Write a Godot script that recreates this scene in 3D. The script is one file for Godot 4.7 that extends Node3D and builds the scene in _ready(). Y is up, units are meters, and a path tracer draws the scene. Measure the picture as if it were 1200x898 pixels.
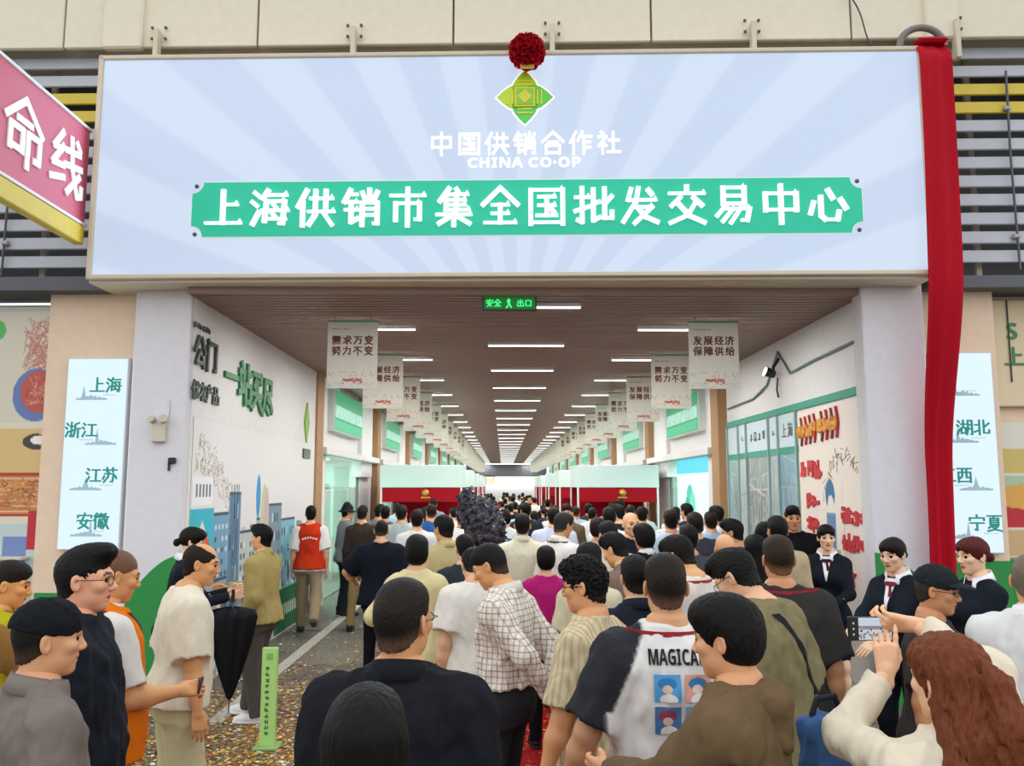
extends Node3D
# Market hall entrance with a crowd at an opening ceremony.
# Order: camera / sky / exposure, helpers, structure, things, people.

const CEIL := 3.95          # hall ceiling height
const XL := -3.13           # left wall of the hall
const XR := 3.62            # right wall of the hall
const HALL_END := -72.0
const FD := 8.4             # distance of the facade plane on the hall axis
var FR := deg_to_rad(1.9)   # the facade is not quite square to the hall

var M := {}                 # materials by key
var taken := {}             # names in use
var results := []           # results of threaded jobs
var jobs := []
var P := {}                 # shared prototypes (arrays and meshes)

func _ready():
	setup_view()
	make_materials()
	build_structure()
	build_hall()
	build_facade_things()
	build_people()

# ---------------------------------------------------------------- camera, sky, exposure
func setup_view():
	var cam := Camera3D.new()
	cam.name = "camera"
	add_child(cam)
	cam.position = Vector3(0, 2.05, 0)
	cam.rotation = Vector3(atan(121.0 / 1000.0), -atan(10.0 / 1000.0), 0)
	cam.fov = rad_to_deg(2.0 * atan(449.0 / 1000.0))
	cam.near = 0.05
	cam.far = 400
	cam.current = true
	var we := WorldEnvironment.new()
	we.name = "world_environment"
	var e := Environment.new()
	e.background_mode = Environment.BG_SKY
	var sm := ProceduralSkyMaterial.new()
	sm.sky_top_color = Color(0.90, 0.92, 0.95)
	sm.sky_horizon_color = Color(0.97, 0.965, 0.955)
	sm.ground_horizon_color = Color(0.80, 0.80, 0.79)
	sm.ground_bottom_color = Color(0.55, 0.54, 0.52)
	sm.sky_energy_multiplier = 1.24
	sm.sun_angle_max = 0.0
	var sk := Sky.new()
	sk.sky_material = sm
	e.sky = sk
	e.tonemap_mode = Environment.TONE_MAPPER_LINEAR
	e.tonemap_exposure = 1.15
	e.sdfgi_enabled = true
	e.ssao_enabled = true
	e.ssil_enabled = true
	we.environment = e
	add_child(we)

# ---------------------------------------------------------------- small helpers
func numbered(called: String) -> String:
	if not taken.has(called):
		taken[called] = 0
		return called
	taken[called] += 1
	return "%s_%03d" % [called, taken[called]]

func tag(o: Node, label := "", category := "", group := "", kind := "") -> Node3D:
	if label: o.set_meta("label", label)
	if category: o.set_meta("category", category)
	if group: o.set_meta("group", group)
	if kind: o.set_meta("kind", kind)
	return o

func base(called: String, where := Vector3.ZERO, turn := 0.0) -> Node3D:
	var o := Node3D.new()
	o.name = numbered(called)
	add_child(o, true)
	o.position = where
	o.rotation.y = turn
	return o

func put(mesh: Mesh, called: String, m: Material, parent: Node = null, t := Transform3D()) -> MeshInstance3D:
	var o := MeshInstance3D.new()
	o.mesh = mesh
	o.material_override = m
	o.transform = t
	if parent == null or parent == self:
		o.name = numbered(called)
		add_child(o, true)
	else:
		o.name = called
		parent.add_child(o, true)
	if called == "small_print": o.set_meta("kind", "stuff")
	return o

func struct(mesh: Mesh, called: String, m: Material, t := Transform3D()) -> MeshInstance3D:
	var o := put(mesh, called, m, self, t)
	o.set_meta("kind", "structure")
	return o

func st_new() -> SurfaceTool:
	var st := SurfaceTool.new()
	st.begin(Mesh.PRIMITIVE_TRIANGLES)
	st.set_smooth_group(-1)
	return st

func quad(st: SurfaceTool, a: Vector3, b: Vector3, c: Vector3, d: Vector3, uv := true):
	# a b c d run clockwise seen from the front
	var n := (c - a).cross(b - a).normalized()
	var vs := [a, b, c, a, c, d]
	var us := [Vector2(0, 1), Vector2(0, 0), Vector2(1, 0), Vector2(0, 1), Vector2(1, 0), Vector2(1, 1)]
	for i in 6:
		st.set_normal(n)
		if uv: st.set_uv(us[i])
		st.add_vertex(vs[i])

func bx(st: SurfaceTool, t: Transform3D, s: Vector3):
	var h := s * 0.5
	var p := []
	for i in 8:
		p.append(t * Vector3(h.x if i & 1 else -h.x, h.y if i & 2 else -h.y, h.z if i & 4 else -h.z))
	quad(st, p[4], p[6], p[7], p[5])   # front +z
	quad(st, p[1], p[3], p[2], p[0])   # back
	quad(st, p[0], p[2], p[6], p[4])   # left
	quad(st, p[5], p[7], p[3], p[1])   # right
	quad(st, p[6], p[2], p[3], p[7])   # top
	quad(st, p[0], p[4], p[5], p[1])   # bottom

func box(c: Vector3, s: Vector3, st: SurfaceTool = null) -> Mesh:
	var own := st == null
	if own: st = st_new()
	bx(st, Transform3D(Basis(), c), s)
	return st.commit() if own else null

# a box with chamfered edges
func cbox(c: Vector3, s: Vector3, r := 0.01) -> Mesh:
	var st := st_new()
	var h := s * 0.5
	var i := h - Vector3(r, r, r)
	for ax in 3:
		var u := (ax + 1) % 3
		var v := (ax + 2) % 3
		for sg in [-1.0, 1.0]:
			var q := []
			for k in 4:
				var p := Vector3.ZERO
				p[ax] = sg * h[ax]
				p[u] = i[u] * (1.0 if k == 1 or k == 2 else -1.0)
				p[v] = i[v] * (1.0 if k >= 2 else -1.0)
				q.append(c + p)
			if sg > 0: quad(st, q[3], q[2], q[1], q[0])
			else: quad(st, q[0], q[1], q[2], q[3])
		for su in [-1.0, 1.0]:
			for sv in [-1.0, 1.0]:
				var q := []
				for k in 4:
					var p := Vector3.ZERO
					p[ax] = i[ax] * (1.0 if k == 1 or k == 2 else -1.0)
					p[u] = su * (h[u] if k < 2 else i[u])
					p[v] = sv * (i[v] if k < 2 else h[v])
					q.append(c + p)
				if su * sv > 0: quad(st, q[0], q[1], q[2], q[3])
				else: quad(st, q[3], q[2], q[1], q[0])
	for k in 8:
		var sx := 1.0 if k & 1 else -1.0
		var sy := 1.0 if k & 2 else -1.0
		var sz := 1.0 if k & 4 else -1.0
		var a := c + Vector3(sx * h.x, sy * i.y, sz * i.z)
		var b := c + Vector3(sx * i.x, sy * h.y, sz * i.z)
		var d := c + Vector3(sx * i.x, sy * i.y, sz * h.z)
		var tri := [a, b, d] if sx * sy * sz < 0 else [a, d, b]
		var n := Vector3(sx, sy, sz).normalized()
		for p in tri:
			st.set_normal(n)
			st.set_uv(Vector2.ZERO)
			st.add_vertex(p)
	return st.commit()

# tube along a path
func tube(st: SurfaceTool, pts: Array, r, sides := 8, closed := false):
	var rings := []
	var n := pts.size()
	var up := Vector3.UP
	for i in n:
		var d: Vector3
		if closed: d = (pts[(i + 1) % n] - pts[(i - 1 + n) % n]).normalized()
		else: d = (pts[mini(i + 1, n - 1)] - pts[maxi(i - 1, 0)]).normalized()
		if absf(d.dot(up)) > 0.95: up = Vector3.RIGHT if absf(d.x) < 0.8 else Vector3.FORWARD
		var x := d.cross(up).normalized()
		var y := x.cross(d).normalized()
		up = y
		var ring := []
		var rr: float = r[i] if r is Array else r
		for k in sides:
			var a := TAU * k / sides
			ring.append([pts[i] + (x * cos(a) + y * sin(a)) * rr, x * cos(a) + y * sin(a)])
		rings.append(ring)
	for i in (n if closed else n - 1):
		var A: Array = rings[i]
		var B: Array = rings[(i + 1) % n]
		for k in sides:
			var l := (k + 1) % sides
			for v in [A[k], B[l], B[k], A[k], A[l], B[l]]:
				st.set_normal(v[1])
				st.set_uv(Vector2.ZERO)
				st.add_vertex(v[0])
	if not closed:
		for e in [0, n - 1]:
			var nn: Vector3 = (pts[0] - pts[1]).normalized() if e == 0 else (pts[n - 1] - pts[n - 2]).normalized()
			for k in range(1, sides - 1):
				var tri := [rings[e][0][0], rings[e][k][0], rings[e][k + 1][0]]
				if e == 0: tri.reverse()
				for v in tri:
					st.set_normal(nn)
					st.set_uv(Vector2.ZERO)
					st.add_vertex(v)

func tube_mesh(pts: Array, r, sides := 8, closed := false) -> Mesh:
	var st := st_new()
	tube(st, pts, r, sides, closed)
	return st.commit()

# surface of revolution about y: profile of Vector2(radius, y), from the bottom up
func lathe(profile: Array, sides := 20, sx := 1.0, sz := 1.0, a0 := 0.0, a1 := TAU) -> Mesh:
	var st := SurfaceTool.new()
	st.begin(Mesh.PRIMITIVE_TRIANGLES)
	st.set_smooth_group(0)
	for i in profile.size() - 1:
		for k in sides:
			var q := []
			for c in [[i, k], [i + 1, k], [i + 1, k + 1], [i, k + 1]]:
				var a: float = lerpf(a0, a1, float(c[1]) / sides)
				var p: Vector2 = profile[c[0]]
				q.append(Vector3(p.x * sin(a) * sx, p.y, p.x * cos(a) * sz))
			for v in [0, 1, 2, 0, 2, 3]:
				st.add_vertex(q[v])
	st.index()
	st.generate_normals()
	return st.commit()

# flat outline (x, y) given depth along z, front at z = depth
func prism(poly: PackedVector2Array, depth: float, t := Transform3D()) -> Mesh:
	var st := st_new()
	prism_st(st, poly, depth, t)
	return st.commit()

func prism_st(st: SurfaceTool, poly: PackedVector2Array, depth: float, t := Transform3D()):
	var tri := Geometry2D.triangulate_polygon(poly)
	if Geometry2D.is_polygon_clockwise(poly):
		poly.reverse()
		tri = Geometry2D.triangulate_polygon(poly)
	var lo := Vector2(1e9, 1e9)
	var hi := -lo
	for p in poly:
		lo = lo.min(p)
		hi = hi.max(p)
	for side in 2:
		for i in range(0, tri.size(), 3):
			var ids := [tri[i], tri[i + 1], tri[i + 2]]
			var a2 := poly[ids[0]]
			var cr := (poly[ids[1]] - a2).cross(poly[ids[2]] - a2)
			if (cr > 0) == (side == 0): ids.reverse()
			for k in ids:
				st.set_normal((t.basis * Vector3(0, 0, 1 if side == 0 else -1)).normalized())
				st.set_uv(Vector2((poly[k].x - lo.x) / maxf(hi.x - lo.x, 1e-6), 1.0 - (poly[k].y - lo.y) / maxf(hi.y - lo.y, 1e-6)))
				st.add_vertex(t * Vector3(poly[k].x, poly[k].y, depth if side == 0 else 0.0))
	var n := poly.size()
	for i in n:
		var a := poly[i]
		var b := poly[(i + 1) % n]
		quad(st, t * Vector3(a.x, a.y, 0), t * Vector3(a.x, a.y, depth), t * Vector3(b.x, b.y, depth), t * Vector3(b.x, b.y, 0), false)

# place on the facade: u to the right, v up, off = metres out of the facade plane towards the street
func fac(u: float, v: float, off := 0.0) -> Transform3D:
	var b := Basis(Vector3.UP, -FR)
	return Transform3D(b, Vector3(0, 0, -FD) + b * Vector3(u, v, off))

# ---------------------------------------------------------------- materials
func mat(col: Color, rough := 0.8, metal := 0.0) -> StandardMaterial3D:
	var m := StandardMaterial3D.new()
	m.albedo_color = col
	m.roughness = rough
	m.metallic = metal
	return m

func hexm(h: String, rough := 0.8, metal := 0.0) -> StandardMaterial3D:
	return mat(Color(h), rough, metal)

func glow(col: Color, energy: float, albedo := Color(0.3, 0.3, 0.3)) -> StandardMaterial3D:
	var m := mat(albedo, 0.5)
	m.emission_enabled = true
	m.emission = col
	m.emission_energy_multiplier = energy
	return m

func noise_tex(freq: float, lo: Color, hi: Color, size := 256, octaves := 4, seed_ := 1) -> NoiseTexture2D:
	var n := FastNoiseLite.new()
	n.seed = seed_
	n.noise_type = FastNoiseLite.TYPE_SIMPLEX_SMOOTH
	n.frequency = freq
	n.fractal_octaves = octaves
	var t := NoiseTexture2D.new()
	t.width = size
	t.height = size
	t.seamless = true
	t.noise = n
	var g := Gradient.new()
	g.set_color(0, lo)
	g.set_color(1, hi)
	t.color_ramp = g
	return t

var cloth_tex: NoiseTexture2D
var weave_tex: NoiseTexture2D
var grime_tex: NoiseTexture2D
var strand_tex: ImageTexture

# woven cloth: colour with a faint mottle, fine weave relief
func cloth(h: String, rough := 0.9) -> StandardMaterial3D:
	if M.has("cloth" + h): return M["cloth" + h]
	var m := mat(Color(h), rough)
	m.albedo_texture = cloth_tex
	m.uv1_triplanar = true
	m.uv1_scale = Vector3(2.3, 2.3, 2.3)
	m.heightmap_enabled = true
	m.heightmap_texture = weave_tex
	m.heightmap_scale = 0.12
	m.metallic_specular = 0.25
	M["cloth" + h] = m
	return m

func hairmat(h: String) -> StandardMaterial3D:
	if M.has("hair" + h): return M["hair" + h]
	# cropped hair: vertex colours carry the mix of hair and scalp in sixteenths of the full tone
	var lin := Color(h).srgb_to_linear()
	var dark := maxf(lin.r, maxf(lin.g, lin.b)) < 0.06
	var m := mat(Color(lin.r * 16.0, lin.g * 16.0, lin.b * 16.0).linear_to_srgb() if dark else Color(h), 0.55)
	m.metallic_specular = 0.28
	m.vertex_color_use_as_albedo = dark
	m.albedo_texture = strand_tex
	m.uv1_triplanar = true
	m.uv1_scale = Vector3(9, 4, 9)
	m.heightmap_enabled = true
	m.heightmap_texture = strand_tex
	m.heightmap_scale = 0.3
	M["hair" + h] = m
	return m

func skin(h: String) -> StandardMaterial3D:
	if M.has("skin" + h): return M["skin" + h]
	var m := mat(Color(h), 0.52)
	m.vertex_color_use_as_albedo = true
	m.metallic_specular = 0.4
	m.subsurf_scatter_enabled = true
	m.subsurf_scatter_strength = 0.08
	M["skin" + h] = m
	return m

# ---------------------------------------------------------------- implicit surfaces: joined capsules, ellipsoids and one body loft, meshed as surface nets
class Field:
	var kind := PackedInt32Array()      # 0 capsule, 1 capsule cut flat at its end, 2 ellipsoid, 3 loft, 4 rounded box
	var sub := PackedInt32Array()       # 1: cut away
	var A := PackedVector3Array()
	var V := PackedVector3Array()
	var inv := PackedFloat32Array()
	var r0 := PackedFloat32Array()
	var r1 := PackedFloat32Array()
	var Ks := PackedFloat32Array()
	var turn: Array[Basis] = []
	var lw := PackedFloat32Array()      # loft half widths, depths and centres, every centimetre
	var ld := PackedFloat32Array()
	var lc := PackedFloat32Array()
	var ly := 0.0
	var ln := 0
	var Tinv := Transform3D()
	var noise: FastNoiseLite
	var namp := 0.0
	var nscale := Vector3.ONE
	var planes: Array[Plane] = []
	var ragged := 0.0                   # how uneven the cuts are
	var last := PackedFloat32Array()

	func add(k: int, a: Vector3, v: Vector3, ra: float, rb: float, blend: float, cut := 0, b := Basis()):
		kind.append(k); A.append(a); V.append(v); r0.append(ra); r1.append(rb); Ks.append(maxf(blend, 1e-4)); sub.append(cut); turn.append(b.inverse())
		inv.append(1.0 / maxf(v.length_squared(), 1e-9))
		last.append(0.0)

	func cap(a: Vector3, b: Vector3, ra: float, rb: float, blend := 0.03, flat := false, cut := 0):
		add(1 if flat else 0, a, b - a, ra, rb, blend, cut)

	func ell(c: Vector3, r: Vector3, blend := 0.02, cut := 0, b := Basis()):
		add(2, c, r, 0, 0, blend, cut, b)

	func rbox(c: Vector3, h: Vector3, r: float, blend := 0.01, cut := 0, b := Basis()):
		add(4, c, h, r, 0, blend, cut, b)

	func loft(table: Array, T: Transform3D, blend := 0.05):
		# rows of [y, half width, half depth, centre z], from the bottom up
		ly = table[0][0]
		ln = int(round((table[-1][0] - ly) / 0.01))
		var j := 0
		for i in ln + 1:
			var y := ly + i * 0.01
			while j < table.size() - 2 and table[j + 1][0] < y: j += 1
			var p: Array = table[maxi(j - 1, 0)]
			var q: Array = table[j]
			var r: Array = table[j + 1]
			var s: Array = table[mini(j + 2, table.size() - 1)]
			var t := clampf((y - q[0]) / (r[0] - q[0]), 0, 1)
			lw.append(cubic_interpolate(q[1], r[1], p[1], s[1], t))
			ld.append(cubic_interpolate(q[2], r[2], p[2], s[2], t))
			lc.append(cubic_interpolate(q[3], r[3], p[3], s[3], t))
		Tinv = T.affine_inverse()
		add(3, Vector3.ZERO, Vector3.ONE, 0, 0, blend)

	func prim(i: int, p: Vector3) -> float:
		var k := kind[i]
		if k <= 1:
			var pa := p - A[i]
			var v := V[i]
			var h := pa.dot(v) * inv[i]
			var t := clampf(h, 0.0, 1.0)
			var d := (pa - v * t).length() - (r0[i] + (r1[i] - r0[i]) * t)
			if k == 1: d = maxf(d, (h - 1.0) * v.length())
			return d
		if k == 2:
			var q := turn[i] * (p - A[i])
			var r := V[i]
			var k0 := (q / r).length()
			var k1 := (q / (r * r)).length()
			if k1 < 1e-6: return -minf(r.x, minf(r.y, r.z))
			return k0 * (k0 - 1.0) / k1
		if k == 3:
			var q := Tinv * p
			var f := clampf((q.y - ly) * 100.0, 0.0, ln - 0.001)
			var j := int(f)
			f -= j
			var a := lw[j] + (lw[j + 1] - lw[j]) * f
			var b := ld[j] + (ld[j + 1] - ld[j]) * f
			var z := q.z - (lc[j] + (lc[j + 1] - lc[j]) * f)
			var u := absf(q.x / a)
			var w := absf(z / b)
			var k0 := pow(pow(u, 2.4) + pow(w, 2.4), 0.4166)
			var d := (k0 - 1.0) * minf(a, b) * 0.85
			if k0 > 1.0: d = minf(d, Vector2(maxf(absf(q.x) - a * 0.75, 0.0), maxf(absf(z) - b * 0.75, 0.0)).length())
			return maxf(d, maxf(ly - q.y, q.y - (ly + ln * 0.01)))
		var e := (turn[i] * (p - A[i])).abs() - V[i]
		return e.max(Vector3.ZERO).length() + minf(maxf(e.x, maxf(e.y, e.z)), 0.0) - r0[i]

	func ev(p: Vector3, act: PackedInt32Array) -> float:
		var d := 1000.0
		for i in act:
			var v := prim(i, p)
			var k := Ks[i]
			if sub[i] == 0:
				var h := maxf(k - absf(d - v), 0.0) / k
				d = minf(d, v) - h * h * k * 0.25
			else:
				v = -v
				var h := maxf(k - absf(d - v), 0.0) / k
				d = maxf(d, v) + h * h * k * 0.25
		if namp > 0.0: d += namp * noise.get_noise_3dv(p * nscale)
		for pl in planes:
			if ragged > 0.0:
				var v := pl.distance_to(p) + ragged * noise.get_noise_3dv(p * nscale * 1.3)
				var h := maxf(0.024 - absf(d - v), 0.0) / 0.024
				d = maxf(d, v) + h * h * 0.006
			else: d = maxf(d, pl.distance_to(p))
		return d

	func all(p: Vector3) -> float:
		var d := 1000.0
		for i in kind.size():
			last[i] = prim(i, p)
			if sub[i] == 0: d = minf(d, last[i])
		var c := d
		for i in kind.size():
			if sub[i] == 1: c = maxf(c, -last[i])
		for pl in planes: c = maxf(c, pl.distance_to(p))
		return c

	func whole() -> PackedInt32Array:
		return PackedInt32Array(range(kind.size()))

	# first hit of a ray with the surface (from outside)
	func march(o: Vector3, dir: Vector3, far := 1.0) -> Vector3:
		var act := whole()
		var t := 0.0
		for i in 60:
			var d := ev(o + dir * t, act)
			t += d * 0.7
			if d < 0.0008 or t > far: break
		return o + dir * t

	func bounds() -> AABB:
		var b := AABB()
		var first := true
		for i in kind.size():
			if sub[i] == 1: continue
			var c: AABB
			if kind[i] <= 1:
				var r := maxf(r0[i], r1[i])
				c = AABB(A[i], Vector3.ZERO).expand(A[i] + V[i]).grow(r)
			elif kind[i] == 3:
				var T := Tinv.affine_inverse()
				var mw := 0.0
				for w in lw: mw = maxf(mw, w)
				var md := 0.0
				for k in ld.size(): md = maxf(md, ld[k] + absf(lc[k]))
				c = T * AABB(Vector3(-mw, ly, -md), Vector3(2 * mw, ln * 0.01, 2 * md))
			else:
				var m := V[i].length() if kind[i] == 4 else maxf(V[i].x, maxf(V[i].y, V[i].z))
				c = AABB(A[i], Vector3.ZERO).grow(m + r0[i])
			b = c if first else b.merge(c)
			first = false
		return b.grow(namp)

	# surface nets -> [vertices, normals, indices]
	func nets(h: float) -> Array:
		const B := 5
		var bb := bounds().grow(h * 1.5)
		for pl in planes:   # trim the box at axis-aligned cuts
			if pl.normal.y > 0.99: bb.size.y = minf(bb.size.y, pl.d + 2 * h - bb.position.y)
		var lo := bb.position
		var nb := Vector3i(ceili(bb.size.x / h / B), ceili(bb.size.y / h / B), ceili(bb.size.z / h / B))
		var cx := nb.x * B
		var cy := nb.y * B
		var cz := nb.z * B
		var sx := cx + 1
		var sxy := sx * (cy + 1)
		var vals := PackedFloat32Array()
		vals.resize(sxy * (cz + 1))
		vals.fill(77.0)
		var half := B * h * 0.87
		var blocks: Array[Vector3i] = []
		for bk in nb.z:
			for bj in nb.y:
				for bi in nb.x:
					var c := lo + Vector3(bi + 0.5, bj + 0.5, bk + 0.5) * (B * h)
					var d := all(c)
					if absf(d) > half * 1.45 + namp + 0.012: continue
					var act := PackedInt32Array()
					var dm := 1000.0
					for i in kind.size():
						if sub[i] == 0: dm = minf(dm, last[i])
					for i in kind.size():
						if sub[i] == 1:
							if last[i] < half * 1.5 + Ks[i]: act.append(i)
						elif last[i] < dm + half * 2.2 + Ks[i]: act.append(i)
					blocks.append(Vector3i(bi, bj, bk) * B)
					for k in range(bk * B, bk * B + B + 1):
						for j in range(bj * B, bj * B + B + 1):
							var row := j * sx + k * sxy
							for i in range(bi * B, bi * B + B + 1):
								if vals[row + i] == 77.0: vals[row + i] = ev(lo + Vector3(i, j, k) * h, act)
		var cell := PackedInt32Array()
		cell.resize(sxy * (cz + 1))
		cell.fill(-1)
		var vs := PackedVector3Array()
		var ns := PackedVector3Array()
		var ids := PackedInt32Array()
		var used := PackedInt32Array()
		var off := PackedInt32Array([0, 1, sx, sx + 1, sxy, sxy + 1, sxy + sx, sxy + sx + 1])
		for b in blocks:
			for k in range(b.z, b.z + B):
				for j in range(b.y, b.y + B):
					var row := j * sx + k * sxy
					for i in range(b.x, b.x + B):
						var at := row + i
						var v0 := vals[at]
						var v1 := vals[at + 1]
						var v2 := vals[at + sx]
						var v3 := vals[at + sx + 1]
						var v4 := vals[at + sxy]
						var v5 := vals[at + sxy + 1]
						var v6 := vals[at + sxy + sx]
						var v7 := vals[at + sxy + sx + 1]
						var neg := int(v0 < 0) + int(v1 < 0) + int(v2 < 0) + int(v3 < 0) + int(v4 < 0) + int(v5 < 0) + int(v6 < 0) + int(v7 < 0)
						if neg == 0 or neg == 8: continue
						var s := Vector3.ZERO
						var n := 0
						if (v0 < 0) != (v1 < 0): s += Vector3(v0 / (v0 - v1), 0, 0); n += 1
						if (v2 < 0) != (v3 < 0): s += Vector3(v2 / (v2 - v3), 1, 0); n += 1
						if (v4 < 0) != (v5 < 0): s += Vector3(v4 / (v4 - v5), 0, 1); n += 1
						if (v6 < 0) != (v7 < 0): s += Vector3(v6 / (v6 - v7), 1, 1); n += 1
						if (v0 < 0) != (v2 < 0): s += Vector3(0, v0 / (v0 - v2), 0); n += 1
						if (v1 < 0) != (v3 < 0): s += Vector3(1, v1 / (v1 - v3), 0); n += 1
						if (v4 < 0) != (v6 < 0): s += Vector3(0, v4 / (v4 - v6), 1); n += 1
						if (v5 < 0) != (v7 < 0): s += Vector3(1, v5 / (v5 - v7), 1); n += 1
						if (v0 < 0) != (v4 < 0): s += Vector3(0, 0, v0 / (v0 - v4)); n += 1
						if (v1 < 0) != (v5 < 0): s += Vector3(1, 0, v1 / (v1 - v5)); n += 1
						if (v2 < 0) != (v6 < 0): s += Vector3(0, 1, v2 / (v2 - v6)); n += 1
						if (v3 < 0) != (v7 < 0): s += Vector3(1, 1, v3 / (v3 - v7)); n += 1
						cell[at] = vs.size()
						used.append(at)
						vs.append(lo + (Vector3(i, j, k) + s / n) * h)
						ns.append(Vector3(v1 + v3 + v5 + v7 - v0 - v2 - v4 - v6, v2 + v3 + v6 + v7 - v0 - v1 - v4 - v5, v4 + v5 + v6 + v7 - v0 - v1 - v2 - v3).normalized())
		for at in used:
			var neg := vals[at] < 0
			if neg != (vals[at + 1] < 0):
				quad_of(ids, cell, at, sx, sxy, neg)
			if neg != (vals[at + sx] < 0):
				quad_of(ids, cell, at, sxy, 1, neg)
			if neg != (vals[at + sxy] < 0):
				quad_of(ids, cell, at, 1, sx, neg)
		return [vs, ns, ids]

	func quad_of(ids: PackedInt32Array, cell: PackedInt32Array, at: int, s1: int, s2: int, neg: bool):
		if at - s1 - s2 < 0: return
		var a := cell[at - s1 - s2]
		var b := cell[at - s2]
		var c := cell[at]
		var d := cell[at - s1]
		if a < 0 or b < 0 or c < 0 or d < 0: return
		if neg: ids.append_array([a, c, b, a, d, c])
		else: ids.append_array([a, b, c, a, c, d])

# arrays: [vertices, normals, indices, colours]
func join(into: Array, part: Array, t: Transform3D, col = null):
	var at: int = into[0].size()
	var flip := t.basis.determinant() < 0
	var nb := t.basis.inverse().transposed()
	var vs: PackedVector3Array = t * part[0]
	into[0].append_array(vs)
	var ns := PackedVector3Array()
	for n in part[1]: ns.append((nb * n).normalized())
	into[1].append_array(ns)
	var ids: PackedInt32Array = part[2]
	var out := PackedInt32Array()
	out.resize(ids.size())
	for i in range(0, ids.size(), 3):
		out[i] = ids[i] + at
		out[i + 1] = ids[i + (2 if flip else 1)] + at
		out[i + 2] = ids[i + (1 if flip else 2)] + at
	into[2].append_array(out)
	if into.size() > 3:
		if part.size() > 3: into[3].append_array(part[3])
		else:
			var cs := PackedColorArray()
			cs.resize(vs.size())
			cs.fill(Color.WHITE if col == null else col)
			into[3].append_array(cs)

func empty_arrays(colours := true) -> Array:
	var a := [PackedVector3Array(), PackedVector3Array(), PackedInt32Array()]
	if colours: a.append(PackedColorArray())
	return a

func to_mesh(a: Array) -> ArrayMesh:
	var arr := []
	arr.resize(Mesh.ARRAY_MAX)
	arr[Mesh.ARRAY_VERTEX] = a[0]
	arr[Mesh.ARRAY_NORMAL] = a[1]
	arr[Mesh.ARRAY_INDEX] = a[2]
	if a.size() > 3: arr[Mesh.ARRAY_COLOR] = a[3]
	var m := ArrayMesh.new()
	m.add_surface_from_arrays(Mesh.PRIMITIVE_TRIANGLES, arr)
	return m

func wrinkle(seed_: int, freq: float) -> FastNoiseLite:
	var n := FastNoiseLite.new()
	n.seed = seed_
	n.noise_type = FastNoiseLite.TYPE_SIMPLEX_SMOOTH
	n.frequency = freq
	n.fractal_octaves = 2
	return n

func run_jobs(list: Array) -> Array:
	results = []
	results.resize(list.size())
	jobs = list
	var id := WorkerThreadPool.add_group_task(one_job, list.size(), -1, true)
	WorkerThreadPool.wait_for_group_task_completion(id)
	return results

func one_job(i: int):
	var f: Callable = jobs[i]
	results[i] = f.call()

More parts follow.
